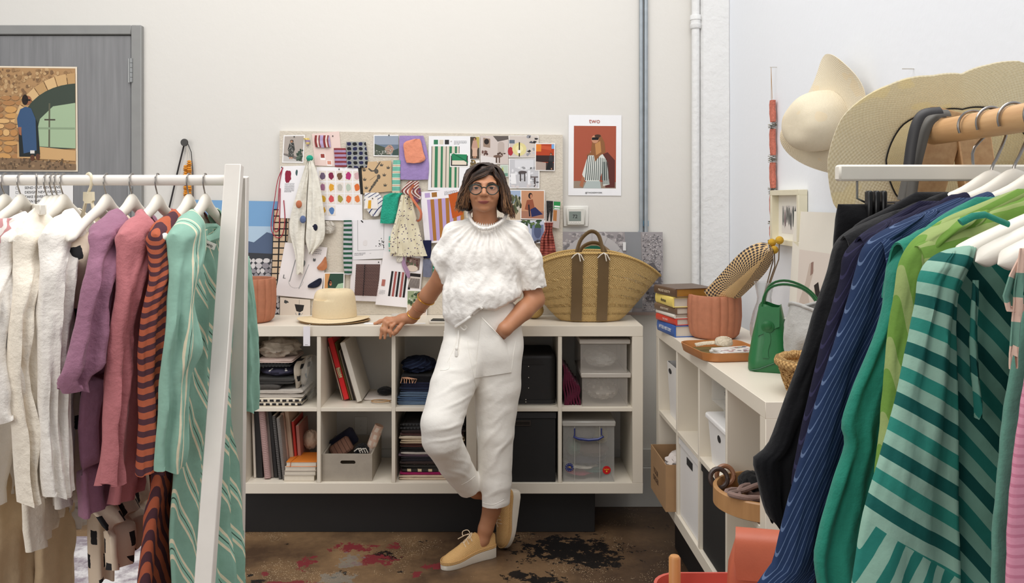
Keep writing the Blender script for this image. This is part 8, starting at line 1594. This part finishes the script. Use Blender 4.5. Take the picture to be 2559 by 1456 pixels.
# --- shoes
m_raf = weave('raffia', (236, 196, 136), (194, 144, 86), .0035, .0022, .8, dist=.0015); m_sole = mat('white_sole', (226, 216, 200), .6, .05, 20); m_lace = cloth('cream_lace_cord', (236, 214, 184))
def shoe(heel, toe, up, label_flip=1, L=.272):
    heel, toe, up = Vector(heel), Vector(toe), Vector(up); x = (toe-heel).normalized(); z = (up-x*up.dot(x)).normalized(); y = z.cross(x); M = Matrix((x, y, z)).transposed().to_4x4(); M.translation = heel
    wd = [(0, .018), (.03, .052), (.1, .064), (.3, .066), (.5, .074), (.7, .088), (.82, .084), (.92, .066), (.97, .044), (1, .012)]; so = [(0, .044), (.4, .036), (.7, .022), (1, .018)]; hh = [(0, .050), (.05, .062), (.15, .058), (.27, .062), (.36, .082), (.44, .078), (.55, .062), (.7, .048), (.85, .036), (.95, .026), (1, .010)]; ii = lambda T, a: float(np.interp(a, *zip(*T)))
    bend = lambda a: -.010*math.sin(PI*a)*label_flip
    ts_ = [0, .012, .03, .06, .1, .16, .22, .3, .36, .42, .5, .58, .66, .74, .8, .86, .91, .95, .98, 1]; rs, ru, uvu = [], [], []
    for a in ts_:
        w_, s_, h_ = ii(wd, a)/2, ii(so, a), ii(hh, a); X_ = a*L; b = bend(a)
        rs.append([Vector((X_, b+w_*q*1.05, zz_)) for q, zz_ in ((-.96, 0), (.96, 0), (1, .004), (1, s_), (.9, s_+.001), (-.9, s_+.001), (-1, s_), (-1, .004))])
        ru.append([Vector((X_-.002*math.sin(t_), b+w_*.97*math.cos(t_)*(1-.12*math.sin(t_)), s_+h_*math.sin(t_)**.85)) for t_ in [PI*i/16 for i in range(17)]]); uvu += [(X_, i*.006) for i in range(17)]
    so_ = MB(M).loft(rs); sh_o = so_.build('shoe_sole', m_sole, person, 50); up_ = MB(M).loft(ru, False, False, uvu).build('shoe_upper', m_raf, person, 80)
    for k in (0, 1, 2): MB(M).tube([Vector((a*L, bend(a)+s2*ii(wd, a)/2*1.0, ii(so, a)+.004+.0045*k)) for s2, rng_ in ((1, ts_[1:]), (-1, ts_[1:][::-1])) for a in rng_], .0022, 6).build('welt', m_raf, up_)
    for k in range(3):
        a = .46+.06*k; MB(M).tube([Vector((a*L, bend(a)+q*.022, ii(so, a)+ii(hh, a)*(1-.25*abs(q))+.003)) for q in (-1, -.5, 0, .5, 1)], .0022, 6).build('lace', m_lace, up_)
    a = .44; c = Vector((a*L, bend(a), ii(so, a)+ii(hh, a)+.004))
    for s2 in (-1, 1):
        MB(M).tube([Vector(q) for q in cr([c, c+Vector((.004, s2*.018, .012)), c+Vector((.02, s2*.034, .004)), c+Vector((.024, s2*.024, -.010)), c+Vector((.006, s2*.006, 0))], 18)], .0019, 6).build('lace_bow', m_lace, up_); MB(M).tube([c, c+Vector((.02, s2*.012, -.004)), c+Vector((.05, s2*.026, -.020))], .0018, 6).build('lace_end', m_lace, up_)
    return sh_o
h1 = P(1236, 1386, CH*F/(1386-CY)); t1 = P(1098, 1424, CH*F/(1424-CY)); h1.z = t1.z = .0008; shoe(h1, t1, (0, 0, 1), 1)
tp2 = P(1262, 1371, 3.80); tp2.z = .004; hp2 = P(1292, 1222, 3.85); shoe(hp2, tp2, (-.80, -.60, .0), -1, (tp2-hp2).length)
